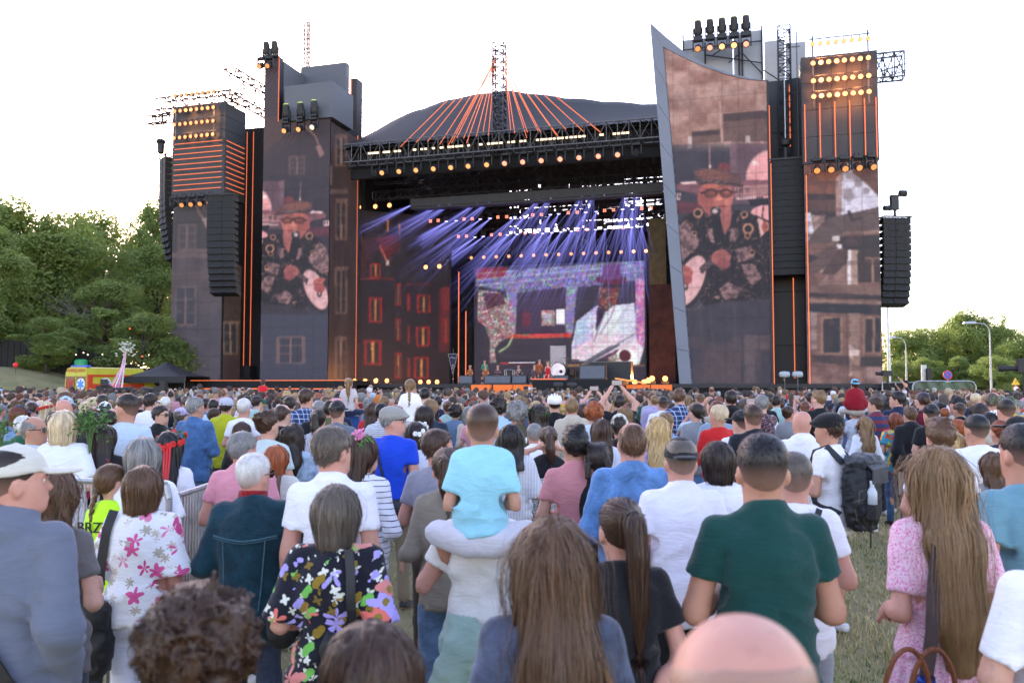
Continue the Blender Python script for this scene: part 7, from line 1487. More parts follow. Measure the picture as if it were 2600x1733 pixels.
r_, q_, hm = P1(920, 1103, 4.6, 'woman in white striped jumper with pink blossom sprig in brown hair', 'f', b=1.08, hr=('long', 'brown', .28), top=('long', 'stripes'), bottom=('trousers', BK), arms=('front', 'front'), yaw=-35, rz=-15, strands=1500)
mb = MB(); fb = MB(); rr = random.Random(9)
for i in range(26):
    f = i/26; c = Vector((.05+.12*f, -.07, .02+.10*f)); e = c+Vector((rr.uniform(-.02, .07), rr.uniform(-.03, .03), rr.uniform(-.06, .04))); s2 = Vector((0, .0, .007)); mb.add([c, (c+e)/2+s2, e, (c+e)/2-s2], [(0, 1, 2, 3)])
for i in range(22): fb.lathe((.11+rr.uniform(-.045, .045), -.08+rr.uniform(-.03, .03), .115+rr.uniform(-.03, .035)), (rr.uniform(-1, 1), -1, rr.uniform(-.5, 1)), [(0, .004), (.006, .014), (.012, .005)], 6)
for nm, m_, mm in (('sprig_leaves', mb, plain('sprig_leaf', (.10, .26, .05), .6, scale=30)), ('sprig_blossom', fb, plain('pink_blossom', (.62, .22, .42), .7, scale=40))): o = obj(nm, m_, mm, r_); o.matrix_local = hm; o['kind'] = 'stuff'
r_, q_, _ = P1(998, 1030, 6.6, 'man in royal blue t-shirt and grey flat cap looking sideways', b=1.12, hr=('short', 'grey'), hat=('flat', (.26, .255, .235)), top=('tee', (.012, .055, .50)), bottom=('trousers', KHAKI), arms=('front', 'down'), yaw=-72, rz=-10, glasses=True, skin='rosy', hem=.90, shoes=(.05, .05, .05))
strap_thing('black hip bag on the strap of the royal blue t-shirt', r_, q_, [(-.10, 1.42), (-.06, 1.25), (-.01, 1.08), (.04, .98)], .02, None, ((.08, -.19, .86), (.12, .06, .12), .014, 3))
r_, q_, _ = P1(1043, 1057, 9.3, 'woman in flowered top carrying a fair girl on her shoulders', 'f', b=1.05, hr=('bob', 'brown'), top=('blouse', 'lilac'), arms='kidlegs', h=1.62, z0=0.0)
P1(1042, 963, 9.1, 'little girl in white t-shirt with fair braid sitting on shoulders', 'k', b=.9, hr=('braid', 'darkblond', .30), top=('tee', WHITE), bottom=('shorts', (.45, .44, .48)), arms='hold', h=1.12, legs='astride', sleeve=.7, hem=.95)
P1(1055, 1072, 7.0, 'woman with dark bob and white daisy chain', 'f', hr=('bob', 'darkbrown'), top=('tee', (.62, .62, .70)), arms='front', wr=((.75, .75, .72), False, 18), strands=1000)
P1(1112, 1091, 4.75, 'man in mauve grey t-shirt and brown trousers looking sideways', b=1.02, hr=('short', 'brown'), top=('tee', (.24, .235, .285)), bottom=('trousers', (.11, .085, .065)), arms='hold', yaw=-52, rz=-12, skin='rosy', hem=.96, strands=1100)
P1(1135, 1140, 4.1, 'person in taupe long sleeved top half hidden by the carried boy', 'f', hr=('ponytail', 'brown', .2), top=('long', (.22, .19, .15)), bottom=('trousers', JEAN), arms='front')
P1(778, 987, 10.2, 'tall man in navy and white check shirt', b=1.1, hr=('short', 'brown'), top=('long', 'navyplaid'), arms='hold', yaw=-20)
P1(857, 1016, 8.4, 'man in black baseball cap worn backwards and grey t-shirt', b=1.05, hr=('crop', 'black'), hat=('cap', BK), top=('tee', (.13, .15, .19)), yaw=-12)
P1(1090, 1015, 9.2, 'man with cropped fair hair and navy t-shirt looking sideways', b=1.15, hr=('crop', 'darkblond'), top=('tee', (.02, .03, .05)), yaw=62, skin='rosy')
P1(668, 964, 19, 'toddler in red t-shirt carried high above the crowd', 'k', hr=('short', 'brown'), top=('tee', (.55, .02, .03)), h=1.0, legs='astride', bottom=('shorts', NAVY))
P1(668, 1001, 19.2, 'man carrying the toddler in red', hr=('short', 'black'), top=('tee', (.05, .06, .1)), arms='kidlegs')
P1(886, 960, 12.2, 'girl in grey t-shirt with fair ponytail on shoulders', 'k', hr=('ponytail', 'darkblond', .3), top=('tee', (.46, .42, .43)), h=1.15, legs='astride', bottom=('shorts', NAVY), hem=.95)
P1(886, 1035, 12.4, 'man in blue shirt carrying the fair ponytail girl', hr=('short', 'brown'), top=('tee', (.03, .08, .25)), arms='kidlegs', h=1.70, z0=0.0)
DJ = P1(1605, 1073, 4.3, 'balding man in washed blue denim jacket', b=1.15, hr=('balding', 'lightbrown'), top=('jacket', ('denim', (.10, .21, .42))), bottom=('jeans', ('denim', (.07, .12, .22))), arms='front', skin='rosy', hem=.72, strands=1500)
P1(1728, 1109, 3.85, 'man in white polo shirt and black flat cap worn backwards', b=1.12, hr=('crop', 'greybrown'), hat=('capback', BK), top=('polo', (.74, .72, .82)), bottom=('trousers', BK), arms='front', skin='rosy', hem=.80)
P1(1822, 1122, 4.5, 'woman with glossy dark chin length bob and white t-shirt', 'f', hr=('bob', 'darkbrown'), top=('tee', (.72, .71, .78)), arms='front', strands=2200)
P1(1460, 1087, 4.9, 'young man in dusty pink polo with swept black hair', b=.98, hr=('swept', 'black'), top=('polo', (.50, .20, .21)), bottom=('trousers', (.2, .18, .18)), arms='front', skin='tan', strands=1600, yaw=6)
P1(1515, 1125, 4.85, 'girl with two dark cornrow braids and black top', 'f', hr=('braids', 'darkbrown'), top=('tank', BK), bottom=('trousers', BK), arms='front', strands=1200)
P1(1672, 1061, 6.4, 'woman with long wavy blond hair and lilac print dress', 'f', hr=('wavy', 'blond', .46), top=('dress', 'lilac'), arms='front', strands=1800, hem=.4)
P1(1525, 1065, 7.0, 'woman with long straight chestnut hair and pale t-shirt', 'f', hr=('long', 'brown', .40), top=('tee', (.6, .62, .7)), arms='front', strands=1000)
P1(1573, 1050, 7.4, 'person in cream baseball cap and black vest top', 'f', hr=('short', 'darkbrown'), hat=('cap', (.60, .57, .50)), top=('tank', BK), yaw=-10)
P1(1298, 1078, 5.9, 'woman with black hair, white lily and striped grey blouse', 'f', hr=('long', 'black', .22), top=('blouse', 'pinstripe'), arms='front', strands=1000, wr=((.70, .74, .78), False, 3, dict(z=-.02)), bottom=('trousers', NAVY), sleeve=1.0)
P1(1357, 1077, 7.4, 'grey cropped man in white shirt', hr=('crop', 'grey'), top=('polo', WHITE), skin='rosy')
r_, q_, _ = P1(1392, 1084, 6.3, 'woman tying her long brown hair with both hands, black top', 'f', hr=('ponytail', 'brown', .2), top=('tank', BK), arms='head', fingers=True, bottom=('trousers', BK)); strap_thing('black and white checkerboard backpack on the black top', r_, q_, [(.0, 1.22), (.0, 1.1), (.0, .95)], .05, PAT['checker'], ((.0, -.19, 1.0), (.14, .06, .19), .014, 4), 'backpack', 'backpack')
P1(1507, 1026, 9.0, 'woman with short curly red hair and light blue t-shirt', 'f', b=1.1, hr=('curly', 'red'), top=('tee', (.50, .58, .74)), strands=1200)
r_, q_, _ = P1(1572, 1003, 11, 'man in black jacket filming with raised phone', hr=('short', 'darkbrown'), top=('jacket', BK), arms='up', fingers=True, step=.018); FILM = [(r_, q_)]
r_, q_, _ = P1(1512, 1012, 13, 'person with bare raised arms filming over the heads', hr=('short', 'brown'), top=('tee', (.3, .32, .3)), arms='up', fingers=True, step=.02); FILM.append((r_, q_))
P1(1408, 1002, 11, 'person in white and black cycle helmet', hr=('short', 'darkbrown'), hat=('helmet', (.7, .7, .7)), top=('tee', BK), step=.018)
P1(1313, 1020, 8.0, 'person with frizzy grey hair, blue and orange cap and olive jacket', 'f', b=1.15, hr=('curly', 'grey'), hat=('cap', (.03, .06, .30)), top=('jacket', (.085, .075, .05)), strands=1400, yaw=8)
P1(1365, 1027, 8.0, 'woman in green leaf wreath with dark hair and white lace collar', 'f', hr=('long', 'darkbrown', .25), top=('blouse', (.66, .66, .66)), wr=(None, True, 24), yaw=30)
P1(1855, 992, 11, 'man in black hooded jacket with dark hair', b=1.1, hr=('short', 'darkbrown'), top=('hoodie', BK), step=.02)
P1(1820, 1018, 9.0, 'young man with auburn hair and slate blue t-shirt', hr=('short', 'auburn'), top=('tee', (.20, .27, .36)), skin='rosy')
P1(1912, 1030, 7.0, 'man with faded crop and black padded jacket', b=1.1, hr=('crop', 'brown'), top=('jacket', (.014, .016, .022)), skin='rosy')
P1(1880, 1041, 7.6, 'person in black cap beside the padded jacket', hr=('crop', 'black'), hat=('cap', BK), top=('tee', WHITE), yaw=30)
P1(2035, 1043, 6.6, 'bald man in thick white hoodie', b=1.1, hr=None, top=('hoodie', (.72, .71, .76)), skin='rosy')
P1(2170, 962, 12.2, 'toddler in dark red hooded jacket and light blue cap on shoulders', 'k', b=1.15, hr=('short', 'brown'), hat=('capback', (.16, .45, .68)), top=('hoodie', (.22, .008, .018)), h=1.10, legs='astride', bottom=('trousers', (.45, .38, .32)), shoes=(.4, .35, .3), hem=.95, arms='front')
P1(2172, 1050, 12.4, 'woman in white t-shirt and glasses carrying the toddler in red jacket', 'f', b=1.1, hr=('short', 'darkbrown'), top=('tee', (.64, .68, .76)), arms='kidlegs', yaw=40, glasses=True, h=1.62, z0=0.0)
r_, q_, _ = P1(2310, 1034, 10, 'man in black hoodie with pink patch on the back and beige shorts', b=1.12, hr=('short', 'lightbrown'), top=('hoodie', BK), bottom=('shorts', (.42, .33, .26)), arms='pocket', shoes=(.02, .02, .02), rz=8, hem=.84, step=.02)
y0 = [back_y(q_['shirt'], x, 1.17, .04) for x in (-.02, .08, .18)]
obj('back_patch', ribbon([(-.03, y0[0]-.012, 1.17), (.08, min(y0)-.012, 1.17), (.19, y0[2]-.012, 1.16)], .15, .004), floral_mat('patch_print', (.62, .42, .46), [(60, .3, [(.6, .12, .18), (.55, .3, .34)], 3.3, 4)]), r_)
P1(2195, 1058, 9.9, 'woman with long wavy fair hair, white top and white trousers', 'f', hr=('wavy', 'darkblond', .46), top=('long', (.70, .70, .74)), bottom=('trousers', (.68, .68, .72)), arms='front', shoes=(.68, .68, .68), strands=800, step=.02)
P1(2222, 1008, 11.2, 'man in red and navy striped polo', b=1.15, hr=('short', 'brown'), top=('polo', 'rugby'), arms='front', yaw=50, step=.022)
P1(2272, 1048, 10.4, 'woman with rust bob, gaudy orange and teal top and jeans', 'f', b=1.1, hr=('bob', 'rust'), top=('blouse', 'gaudy'), bottom=('jeans', ('denim', (.05, .10, .20))), shoes=(.02, .02, .02), step=.02)
P1(2385, 1068, 5.0, 'young man with floppy brown hair and white t-shirt behind pink dress', b=1.05, hr=('swept', 'lightbrown'), top=('tee', (.70, .68, .74)), arms='cross', skin='rosy', strands=1400, shoes=(.1, .1, .1))
P1(2420, 1098, 6.2, 'fair haired woman in dark print blouse behind the pink dress', 'f', hr=('bob', 'blond'), top=('blouse', 'ditsy'), strands=900)
P1(2478, 1055, 6.0, 'man with very short dark hair and white t-shirt with navy collar', hr=('crop', 'black'), top=('tee', (.72, .72, .78)), skin='tan', yaw=10)
P1(2520, 1150, 5.4, 'woman with thick curly brown hair', 'f', hr=('wavy', 'lightbrown', .22), top=('tee', (.2, .22, .25)), strands=2000)
P1(2538, 1068, 7.2, 'girl with long rose tinted ponytail and navy top', 'f', hr=('ponytail', 'rust', .34), top=('tee', NAVY))
P1(2582, 1056, 6.6, 'man in black cap and grey t-shirt at the edge of the crowd', hr=('crop', 'black'), hat=('cap', BK), top=('tee', (.2, .22, .24)), yaw=40)
P1(2363, 1025, 9.0, 'man in black baseball cap over a red haired neighbour', hr=('crop', 'black'), hat=('cap', BK), top=('tee', BK), yaw=10)
P1(2278, 994, 11.4, 'bearded man in navy polo', b=1.1, hr=('short', 'black'), top=('polo', NAVY), yaw=55, step=.022)
P1(2345, 996, 12, 'person in dark red jumper and navy cap', hr=('short', 'brown'), hat=('cap', NAVY), top=('long', (.13, .012, .025)), step=.024)
P1(2522, 995, 10.2, 'man in white shirt with fresh green bouquet in hand', b=1.1, hr=('balding', 'greybrown'), top=('long', WHITE), arms='hold', yaw=-45, skin='rosy', step=.02)
P1(232, 1045, 7.0, 'person hidden under a bushy wreath of big green leaves', 'f', hr=('long', 'black', .3), top=('tee', (.1, .1, .12)), wr=(None, True, 64, dict(R_=(.12, .14), z=.03)))
P1(145, 1050, 7.4, 'person in navy striped white shirt behind the sunglasses man', hr=('curly', 'darkbrown'), top=('long', 'marine'), strands=700)
P1(620, 1013, 9.8, 'man with short silver hair among the heads', hr=('crop', 'white'), top=('tee', WHITE), skin='rosy')
P1(735, 1007, 11, 'man with dark hair and thick white t-shirt', b=1.15, hr=('short', 'darkbrown'), top=('tee', (.70, .72, .76)), step=.022)
P1(575, 1008, 10.5, 'person in black and white houndstooth cap', hr=('short', 'darkbrown'), hat=('flat', 'gingham'), top=('jacket', (.4, .42, .02)), step=.022)
# backpack, handbag, phones, camera and bouquet
r_, q_ = BP; r = empty('backpack', None, r_.location, r_.rotation_euler[2]); tag(r, 'large black roll top backpack with bottle pocket on the tall man', 'backpack'); shz, sw, nz, s_, el, wr_, leg_ = q_['_sh']
RUB = plain('black_rubber_cloth', (.016, .017, .019), .5, scale=14, bmp=.35, spec=.4); yb = back_y(q_['shirt'], 0, 1.2)
obj('sack', soft_box((.02, yb-.11, 1.12), (.155, .12, .27), .013, 3, .014), RUB, r); obj('roll_top', soft_box((.03, yb-.12, 1.38), (.16, .10, .055), .013, 6, .012), plain('grey_rubber_cloth', (.05, .052, .058), .5, scale=14, bmp=.35), r)
obj('flap', ribbon([(.02, yb-.16, 1.42), (.03, yb-.25, 1.33), (.03, yb-.25, 1.22)], .25, .012), _M['grey_rubber_cloth'], r)
for q in (-1, 1): obj('strap', ribbon([(q*.09, yb-.02, 1.36), (q*.10, -.03, shz+.075), (q*.11, .06, shz+.03), (q*.13, .11, 1.25), (q*.16, .04, 1.05), (q*.16, yb-.02, .98)], .055, .012, (q*.4, -.3, .8)), RUB, r)
obj('tail_strap', ribbon([(.12, yb-.13, .88), (.13, yb-.12, .78), (.125, yb-.12, .70)], .02, .004), RUB, r)
bt = obj('bottle', MB().lathe((-.08, yb-.235, 1.02), (0, 0, 1), [(0, .036), (.14, .036), (.17, .022), (.18, .015), (.2, .017), (.225, .017)], 14).mesh('bottle', True), plain('clear_plastic', (.55, .58, .6), .2, spec=.6), r); obj('pocket', MB().lathe((-.08, yb-.235, .94), (0, 0, 1), [(0, .02), (.02, .05), (.13, .052)], 14), RUB, r)
r_, q_ = PD; r = empty('handbag', None, r_.location, r_.rotation_euler[2]); tag(r, 'grey and navy handbag with brown handles on the pink dress', 'handbag'); W1 = q_['_sh'][5][-1]
c_ = (-.21, -.22, .74); GREYL_ = plain('grey_leather', (.17, .18, .20), .5, scale=30); NAVL = plain('navy_leather', (.012, .016, .03), .5, scale=30); BRNL = plain('brown_handle', (.16, .05, .02), .45, scale=30)
obj('pouch', soft_box(c_, (.17, .075, .15), .012, 2, .006), NAVL, r); 
for x in (-.1, .1): obj('side_panel', MB().prism([(c_[0]+x-.05, c_[2]-.13), (c_[0]+x+.05, c_[2]-.13), (c_[0]+x+.045, c_[2]+.13), (c_[0]+x-.045, c_[2]+.13)], c_[1]-.087, c_[1]-.07), GREYL_, r)
sp_ = [(-.045, .0, 1.47), (-.075, -.10, 1.38), (-.10, -.155, 1.25), (-.13, -.19, 1.08), (-.17, -.215, .93)]; sp_ = [(x, min(y, back_y(q_['shirt'], x, z)-.012) if z < 1.44 else y, z) for x, y, z in sp_]; obj('strap', ribbon(sp_, .05, .006), plain('dark_brown_strap', (.05, .032, .03), .6, scale=30), r); obj('strap_tab', MB().box((-.205, -.235, .865), (-.145, -.205, .945)), NAVL, r)
for dx in (-.04, .05): obj('handle', MB().path([(c_[0]-.015+dx+.085*math.cos(w_)*(-1), c_[1]-.05-.02*math.sin(w_), c_[2]+.10+.22*math.sin(w_)) for w_ in np.linspace(0, math.pi, 15)], .009, 8), BRNL, r)
obj('clasp', MB().lathe((c_[0]+.04, c_[1]-.10, c_[2]+.05), (0, -1, 0), [(0, .022), (.008, .02)], 14), _M['gold_metal'], r); obj('can', MB().lathe((c_[0]+.01, c_[1]-.01, c_[2]+.1), (.2, -.2, 1), [(0, .033), (.1, .033), (.105, .027)], 14), plain('blue_can', (.02, .05, .3), .3, .5), r)
PHONE = plain('phone_black', (.012, .012, .014), .2, spec=.6); PSCR = glow('phone_screen', (.35, .30, .33), .8)
def phone(label, loc, rz=0, s=1.0):
    r = empty('mobile_phone', None, loc, R(rz)); tag(r, label, 'phone'); r.scale = (s,)*3; obj('case', MB().box((-.08, -.005, -.039), (.08, .005, .039)), PHONE, r); obj('display', MB().box((-.074, -.0065, -.035), (.074, -.0052, .035)), PSCR, r)
for (r_, q_), lb in zip(FILM, ('phone held sideways above the black jacket', 'phone held sideways in bare raised hands')):
    w = q_['_sh'][5]; m_ = (w[-1]+w[1])/2; phone(lb, (r_.location[0]+m_[0], r_.location[1]+m_[1]+.0, m_[2]+.10))
def bouquet(label, u, v, d, n, rad, seed, name='bouquet', up=True):
    p = P(u, v, d); r = empty(name, None, p); tag(r, label, 'bouquet'); rr = random.Random(seed); mb = MB(); st = MB()
    for i in range(n):
        c = Vector((rr.gauss(0, .45), rr.gauss(0, .45), rr.gauss(.1, .45)))*rad; d_ = Vector((rr.uniform(-1, 1), rr.uniform(-1, 1), rr.uniform(-.4, 1))).normalized(); q = d_.cross(Vector((rr.uniform(-1, 1), rr.uniform(-1, 1), .3))).normalized(); L = rad*rr.uniform(.18, .34); e = c+d_*L; m_ = (c+e)/2+Vector((0, 0, .1*L)); mb.add([c, m_+q*L*.22, e, m_-q*L*.22], [(0, 1, 2), (0, 2, 3)])
    for i in range(8): st.tube((0, 0, -rad*1.6), (rr.uniform(-.3, .3)*rad, rr.uniform(-.3, .3)*rad, rad*.3), .006, .004, 5)
    o = obj('leaves', mb, plain('bouquet_leaf', (.06, .13, .03), .5, scale=12, var=.5), r); o['kind'] = 'stuff'; obj('stems', st, plain('stem_green', (.07, .12, .04)), r)['kind'] = 'stuff'
bouquet('bushy armful of dark green leaves held over a shoulder', 230, 1075, 6.7, 420, .15, 1); bouquet('loose bouquet of pale green sprays by the white shirt', 2552, 1030, 9.8, 200, .14, 2); bouquet('green leafy spray raised at the edge of the crowd', 4, 1085, 6.5, 160, .13, 3)
# steel crowd barrier
def barrier(label, a, b, h=1.1):
    r = empty('crowd_barrier'); tag(r, label, 'barrier', None); a = Vector(a); b = Vector(b); up = Vector((0, 0, 1)); q = lambda f, z: a.lerp(b, f)+up*z
    obj('frame', MB().path([q(0, .15), q(0, h-.08), q(.03, h), q(.97, h), q(1, h-.08), q(1, .15), q(0, .15)], .02, 8), GALV, r)
    for i in range(1, 16): obj('bar', MB().tube(q(i/16, .15), q(i/16, h-.01), .0085, n=6), GALV, r)
    for f in (.12, .88): n_ = (b-a).cross(up).normalized(); obj('foot', MB().path([q(f, .15)-n_*.0, q(f, .02)-n_*.28], .016, 6).path([q(f, .15), q(f, .02)+n_*.28], .016, 6), GALV, r)
pa = P(150, 1216, 5.2); pb = P(430, 1240, 4.9); barrier('steel crowd barrier behind the neon vest', (pa[0], pa[1], 0), (pb[0], pb[1], 0), pa[2]); pc = P(450, 1222, 5.4); pd = P(560, 1240, 6.2); barrier('steel crowd barrier beside the teal denim jacket', (pc[0], pc[1], 0), (pd[0], pd[1], 0), 1.25)

SEAM = plain('denim_seam', (.16, .24, .36), .8, scale=60); SEAMD = plain('dark_denim_seam', (.05, .11, .14), .8, scale=60)
for rt_, pt_, m_ in ((DJ[0], DJ[1], SEAM), (TEAL[0], TEAL[1], SEAMD)):
    shz, sw = pt_['_sh'][:2]
    for z_, w_ in ((shz-.10, .007), (shz-.112, .003)): obj('yoke_seam', strap(pt_, [(-sw*1.05, z_+.01), (-sw*.5, z_-.004), (0, z_-.012), (sw*.5, z_-.004), (sw*1.05, z_+.01)], w_, 24), m_, rt_)
    for q in (-1, 1): obj('panel_seam', strap(pt_, [(q*.105, shz-.115), (q*.095, shz-.3), (q*.085, shz-.45)], .005, 12), m_, rt_)
# ------------------------------------------------------------------ the band and things on the stage
def on_stage(u, t, label, h=1.75, legs='stand', rz=180, z=DECK, **kw):
    s_ = SP(u, 930, t)[0]; w = W(s_, t, 0); uu, vv = proj(np.array([w[0], w[1], z+h])); hh = dict(h=h, z0=z if legs == 'stand' else z+.48-.92*h/1.75)
    return person(float(uu), float(vv), float(w[1]), label, rz=rz-16, legs=legs, step=.042, strands=0, **hh, **kw)
RUST = (.26, .085, .025); BER = (.30, .24, .19)
on_stage(1194, 1.5, 'saxophonist in rust shirt and beret sitting on stage by the orange tube', legs='sit', sex='f', hr=('long', 'auburn', .3), hat=('beret', BER), top=('tee', RUST), bottom=('trousers', BK), arms='play')
on_stage(1231, 5.0, 'musician in green jacket and beret standing at the back of the band', hr=('short', 'brown'), hat=('beret', BER), top=('jacket', (.02, .22, .13)), arms='play')
on_stage(1233, 1.5, 'saxophonist in rust waistcoat sitting before the green jacket', legs='sit', hr=('short', 'brown'), hat=('beret', BER), top=('tee', RUST), bottom=('trousers', BK), arms='play')
on_stage(1264, 2.0, 'accordion player in patterned shirt and beret', legs='sit', hr=('short', 'grey'), hat=('beret', BER), top=('long', 'ditsy'), bottom=('trousers', BK), arms='play')
on_stage(1317, 2.0, 'singer in black and cream patterned shirt sitting by the monitors', legs='sit', hr=('short', 'grey'), hat=('beret', BER), top=('long', 'night'), bottom=('trousers', BK), arms='play')
on_stage(1357, 1.5, 'brass player in gold patterned shirt beside the red dress', legs='sit', hr=('short', 'grey'), hat=('beret', BER), top=('long', 'ditsy'), bottom=('trousers', BK), arms='hold')
on_stage(1370, 4.0, 'double bass player in rust waistcoat standing behind the red dress', hr=('short', 'brown'), hat=('beret', BER), top=('long', RUST), arms='hold')
on_stage(1391, -3.2, 'woman in long strapless red dress and beret sitting on the riser', legs='sit', sex='f', hr=('bob', 'blond'), hat=('beret', BER), top=('tank', (.5, .01, .02)), bottom=('skirt', (.5, .01, .02)), arms='hold', z=DECK+.1)
def prop(name, label, u, t, parts, cat, rz=0.0, z=DECK):
    s_ = SP(u, 940, t)[0]; r = empty(name, sm(s_, t, z, rz)); tag(r, label, cat)
    for nm, mb, m in parts: obj(nm, mb, m, r)
    return r
WED = plain('wedge_grille', (.09, .10, .12), .6, scale=20)
def wedge(u, t, label, sc=1.0, z=DECK):
    w, h, d = .5*sc, .55*sc, .55*sc; prop('stage_monitor', label, u, t, (('cabinet', MB().add([(-w, -d*.2, 0), (w, -d*.2, 0), (w, d, 0), (-w, d, 0), (-w, -d*.05, h), (w, -d*.05, h), (w, d*.45, h), (-w, d*.45, h)], [(3, 2, 1, 0), (4, 5, 6, 7), (0, 1, 5, 4), (1, 2, 6, 5), (2, 3, 7, 6), (3, 0, 4, 7)]), BLACKP), ('grille', MB().add([(-w*.9, -d*.22, h*.1), (w*.9, -d*.22, h*.1), (w*.9, -d*.09, h*.92), (-w*.9, -d*.09, h*.92)], [(0, 1, 2, 3)]), WED)), 'loudspeaker', 0, z)
for u, t, lb in ((1183, -2.5, 'grey wedge monitor at the end of the band row'), (1249, -2.5, 'grey wedge monitor before the accordion player'), (1279, -2.5, 'grey wedge monitor beside the metal stool'), (1319, -2.5, 'grey wedge monitor before the seated singer'), (1425, -2.2, 'low wedge monitor behind the black riser')): wedge(u, t, lb)
wedge(1505, -3.4, 'large wedge loudspeaker on the corner of the black riser', 1.7, rz_); wedge(373, -5, 'dark wedge loudspeaker on the long black stage wing', 1.5, 2.2)
prop('flight_case', 'big black case behind the large wedge loudspeaker', 1550, -2.0, (('case', MB().box((-1.3, 0, 0), (1.3, 1.0, 1.15)), BLACKP), ('edge', MB().box((-1.32, -.02, 1.12), (1.32, 1.02, 1.17)), STEEL)), 'case', 0, rz_)
drum = prop('drum_kit', 'drum kit with white bass drum head behind the riser', 1417, 5, (('bass_drum', MB().lathe((0, 0, .62), (0, 1, 0), [(0, .60), (.5, .60)], 24), BLACKP), ('drum_head', MB().lathe((0, -.02, .62), (0, 1, 0), [(0, .55), (.015, .55)], 24), plain('drum_skin', (.72, .72, .74), .5)), ('drum_port', MB().lathe((.22, -.03, .55), (0, 1, 0), [(0, .13), (.008, .13)], 14), DARK), ('floor_tom', MB().lathe((.95, .4, .3), (0, 0, 1), [(0, .3), (.5, .3)], 16), BLACKP), ('snare', MB().lathe((-.75, .5, .6), (0, 0, 1), [(0, .22), (.18, .22)], 16), STEEL)), 'drums', 0, DECK+.35)
obj('riser_step', MB().box((-1.6, -.5, -.35), (2.0, 2.2, 0)), BLACKP, drum)
for x, z in ((-.9, 1.35), (.6, 1.55), (1.25, 1.4)): obj('cymbal', MB().lathe((x, .3, z), (.1, -.2, 1), [(0, .30), (.02, .06), (.04, .02)], 18), plain('brass', (.5, .36, .12), .3, 1.0), drum); obj('cymbal_stand', MB().tube((x, .3, 0), (x, .3, z), .02), STEEL, drum)
scr = prop('drum_screen', 'tall clear screen behind the drum kit', 1417, 6.8, (('frame', MB().path([(-.62, 0, 0), (-.62, 0, 2.9), (.62, 0, 2.9), (.62, 0, 0)], .03), STEEL),), 'screen')
m, n, l, bs = new_mat('clear_sheet'); bs.inputs['Base Color'].default_value = (.5, .52, .6, 1); bs.inputs['Roughness'].default_value = .15; bs.inputs['Alpha'].default_value = .35; obj('pane', MB().box((-.6, -.01, .05), (.6, .01, 2.87)), m, scr)
prop('keyboard', 'black stage keyboard on a high stand behind the singer', 1325, 7, (('case', MB().box((-1.1, 0, 1.55), (1.1, .4, 1.68)), BLACKP), ('keys', MB().box((-1.05, -.02, 1.60), (1.05, .02, 1.66)), plain('sign_white', (.7, .7, .7))), ('stand', MB().path([(-.7, .2, 0), (.7, .2, 1.55)], .03).path([(.7, .2, 0), (-.7, .2, 1.55)], .03), STEEL)), 'keyboard')
prop('stool', 'metal framed stool between two musicians', 1294, -.5, (('seat', MB().box((-.3, -.2, .95), (.3, .2, 1.0)), BLACKP), ('frame', MB().path([(-.3, -.2, 0), (-.28, -.2, .95), (.28, -.2, .95), (.3, -.2, 0)], .025).path([(-.3, .2, 0), (-.28, .2, .95), (.28, .2, .95), (.3, .2, 0)], .025), GALV)), 'stool')
prop('band_pennant', 'blue triangular pennant on a stand beside the saxophonist', 1150, -2.0, (('cloth', MB().prism([(-.33, 2.0), (.33, 2.0), (0, .65)], 0, .02), plain('pennant_blue', (.02, .02, .05), .8)), ('border', MB().path([(-.33, -.02, 2.0), (.33, -.02, 2.0), (0, -.02, .65), (-.33, -.02, 2.0)], .012), plain('pennant_gold', (.4, .35, .3))), ('emblem', MB().path([(-.18, -.02, 1.72), (-.06, -.02, 1.8), (.06, -.02, 1.7), (.18, -.02, 1.76)], .018).path([(-.03, -.02, 1.2), (.03, -.02, 1.3), (-.02, -.02, 1.1), (.03, -.02, 1.0)], .018), plain('pennant_gold', (.4, .35, .3))), ('pole', MB().tube((0, .05, -.2), (0, .05, 2.4), .02), STEEL)), 'pennant')
prop('pump_organ', 'black desk of consoles beside the drum kit', 1470, 6, (('case', MB().box((-.9, 0, 0), (.9, .7, 1.0)), BLACKP), ('stand', MB().tube((-.9, .3, 0), (-.9, .3, 2.0), .02).tube((.9, .3, 0), (.9, .3, 1.9), .02), STEEL)), 'console')
for u, lb in ((1417, 'microphone in dark fur cover below the riser edge'), (1452, 'second microphone in dark fur cover below the riser')): 
    s_ = SP(u, 975, -7.4)[0]; r = empty('fur_microphone', sm(s_, -7.4, 0)); tag(r, lb, 'microphone'); z = SP(u, 976, -7.4)[1]; obj('fur_cover', MB().lathe((-.3, 0, z), (1, 0, 0), [(0, .03), (.05, .12), (.3, .14), (.55, .12), (.6, .03)], 12), plain('grey_fur', (.05, .05, .055), 1, scale=30, bmp=1), r); obj('stand', MB().tube((0, 0, 0), (0, 0, z), .025), STEEL, r)
for u, lb in ((1992, 'pale fluffy microphone at the foot of the recess'), (2025, 'second pale fluffy microphone beside the orange tube')):
    t = -5; s_, z = SP(u, 950, t); r = empty('fur_microphone', sm(s_, t, 0)); tag(r, lb, 'microphone'); obj('fur_cover', MB().lathe((-.3, 0, z), (1, 0, 0), [(0, .04), (.06, .15), (.3, .18), (.55, .15), (.6, .04)], 12), plain('pale_fur', (.35, .38, .42), 1, scale=30, bmp=1), r); obj('stand', MB().tube((0, 0, 0), (0, 0, z), .03), STEEL, r)
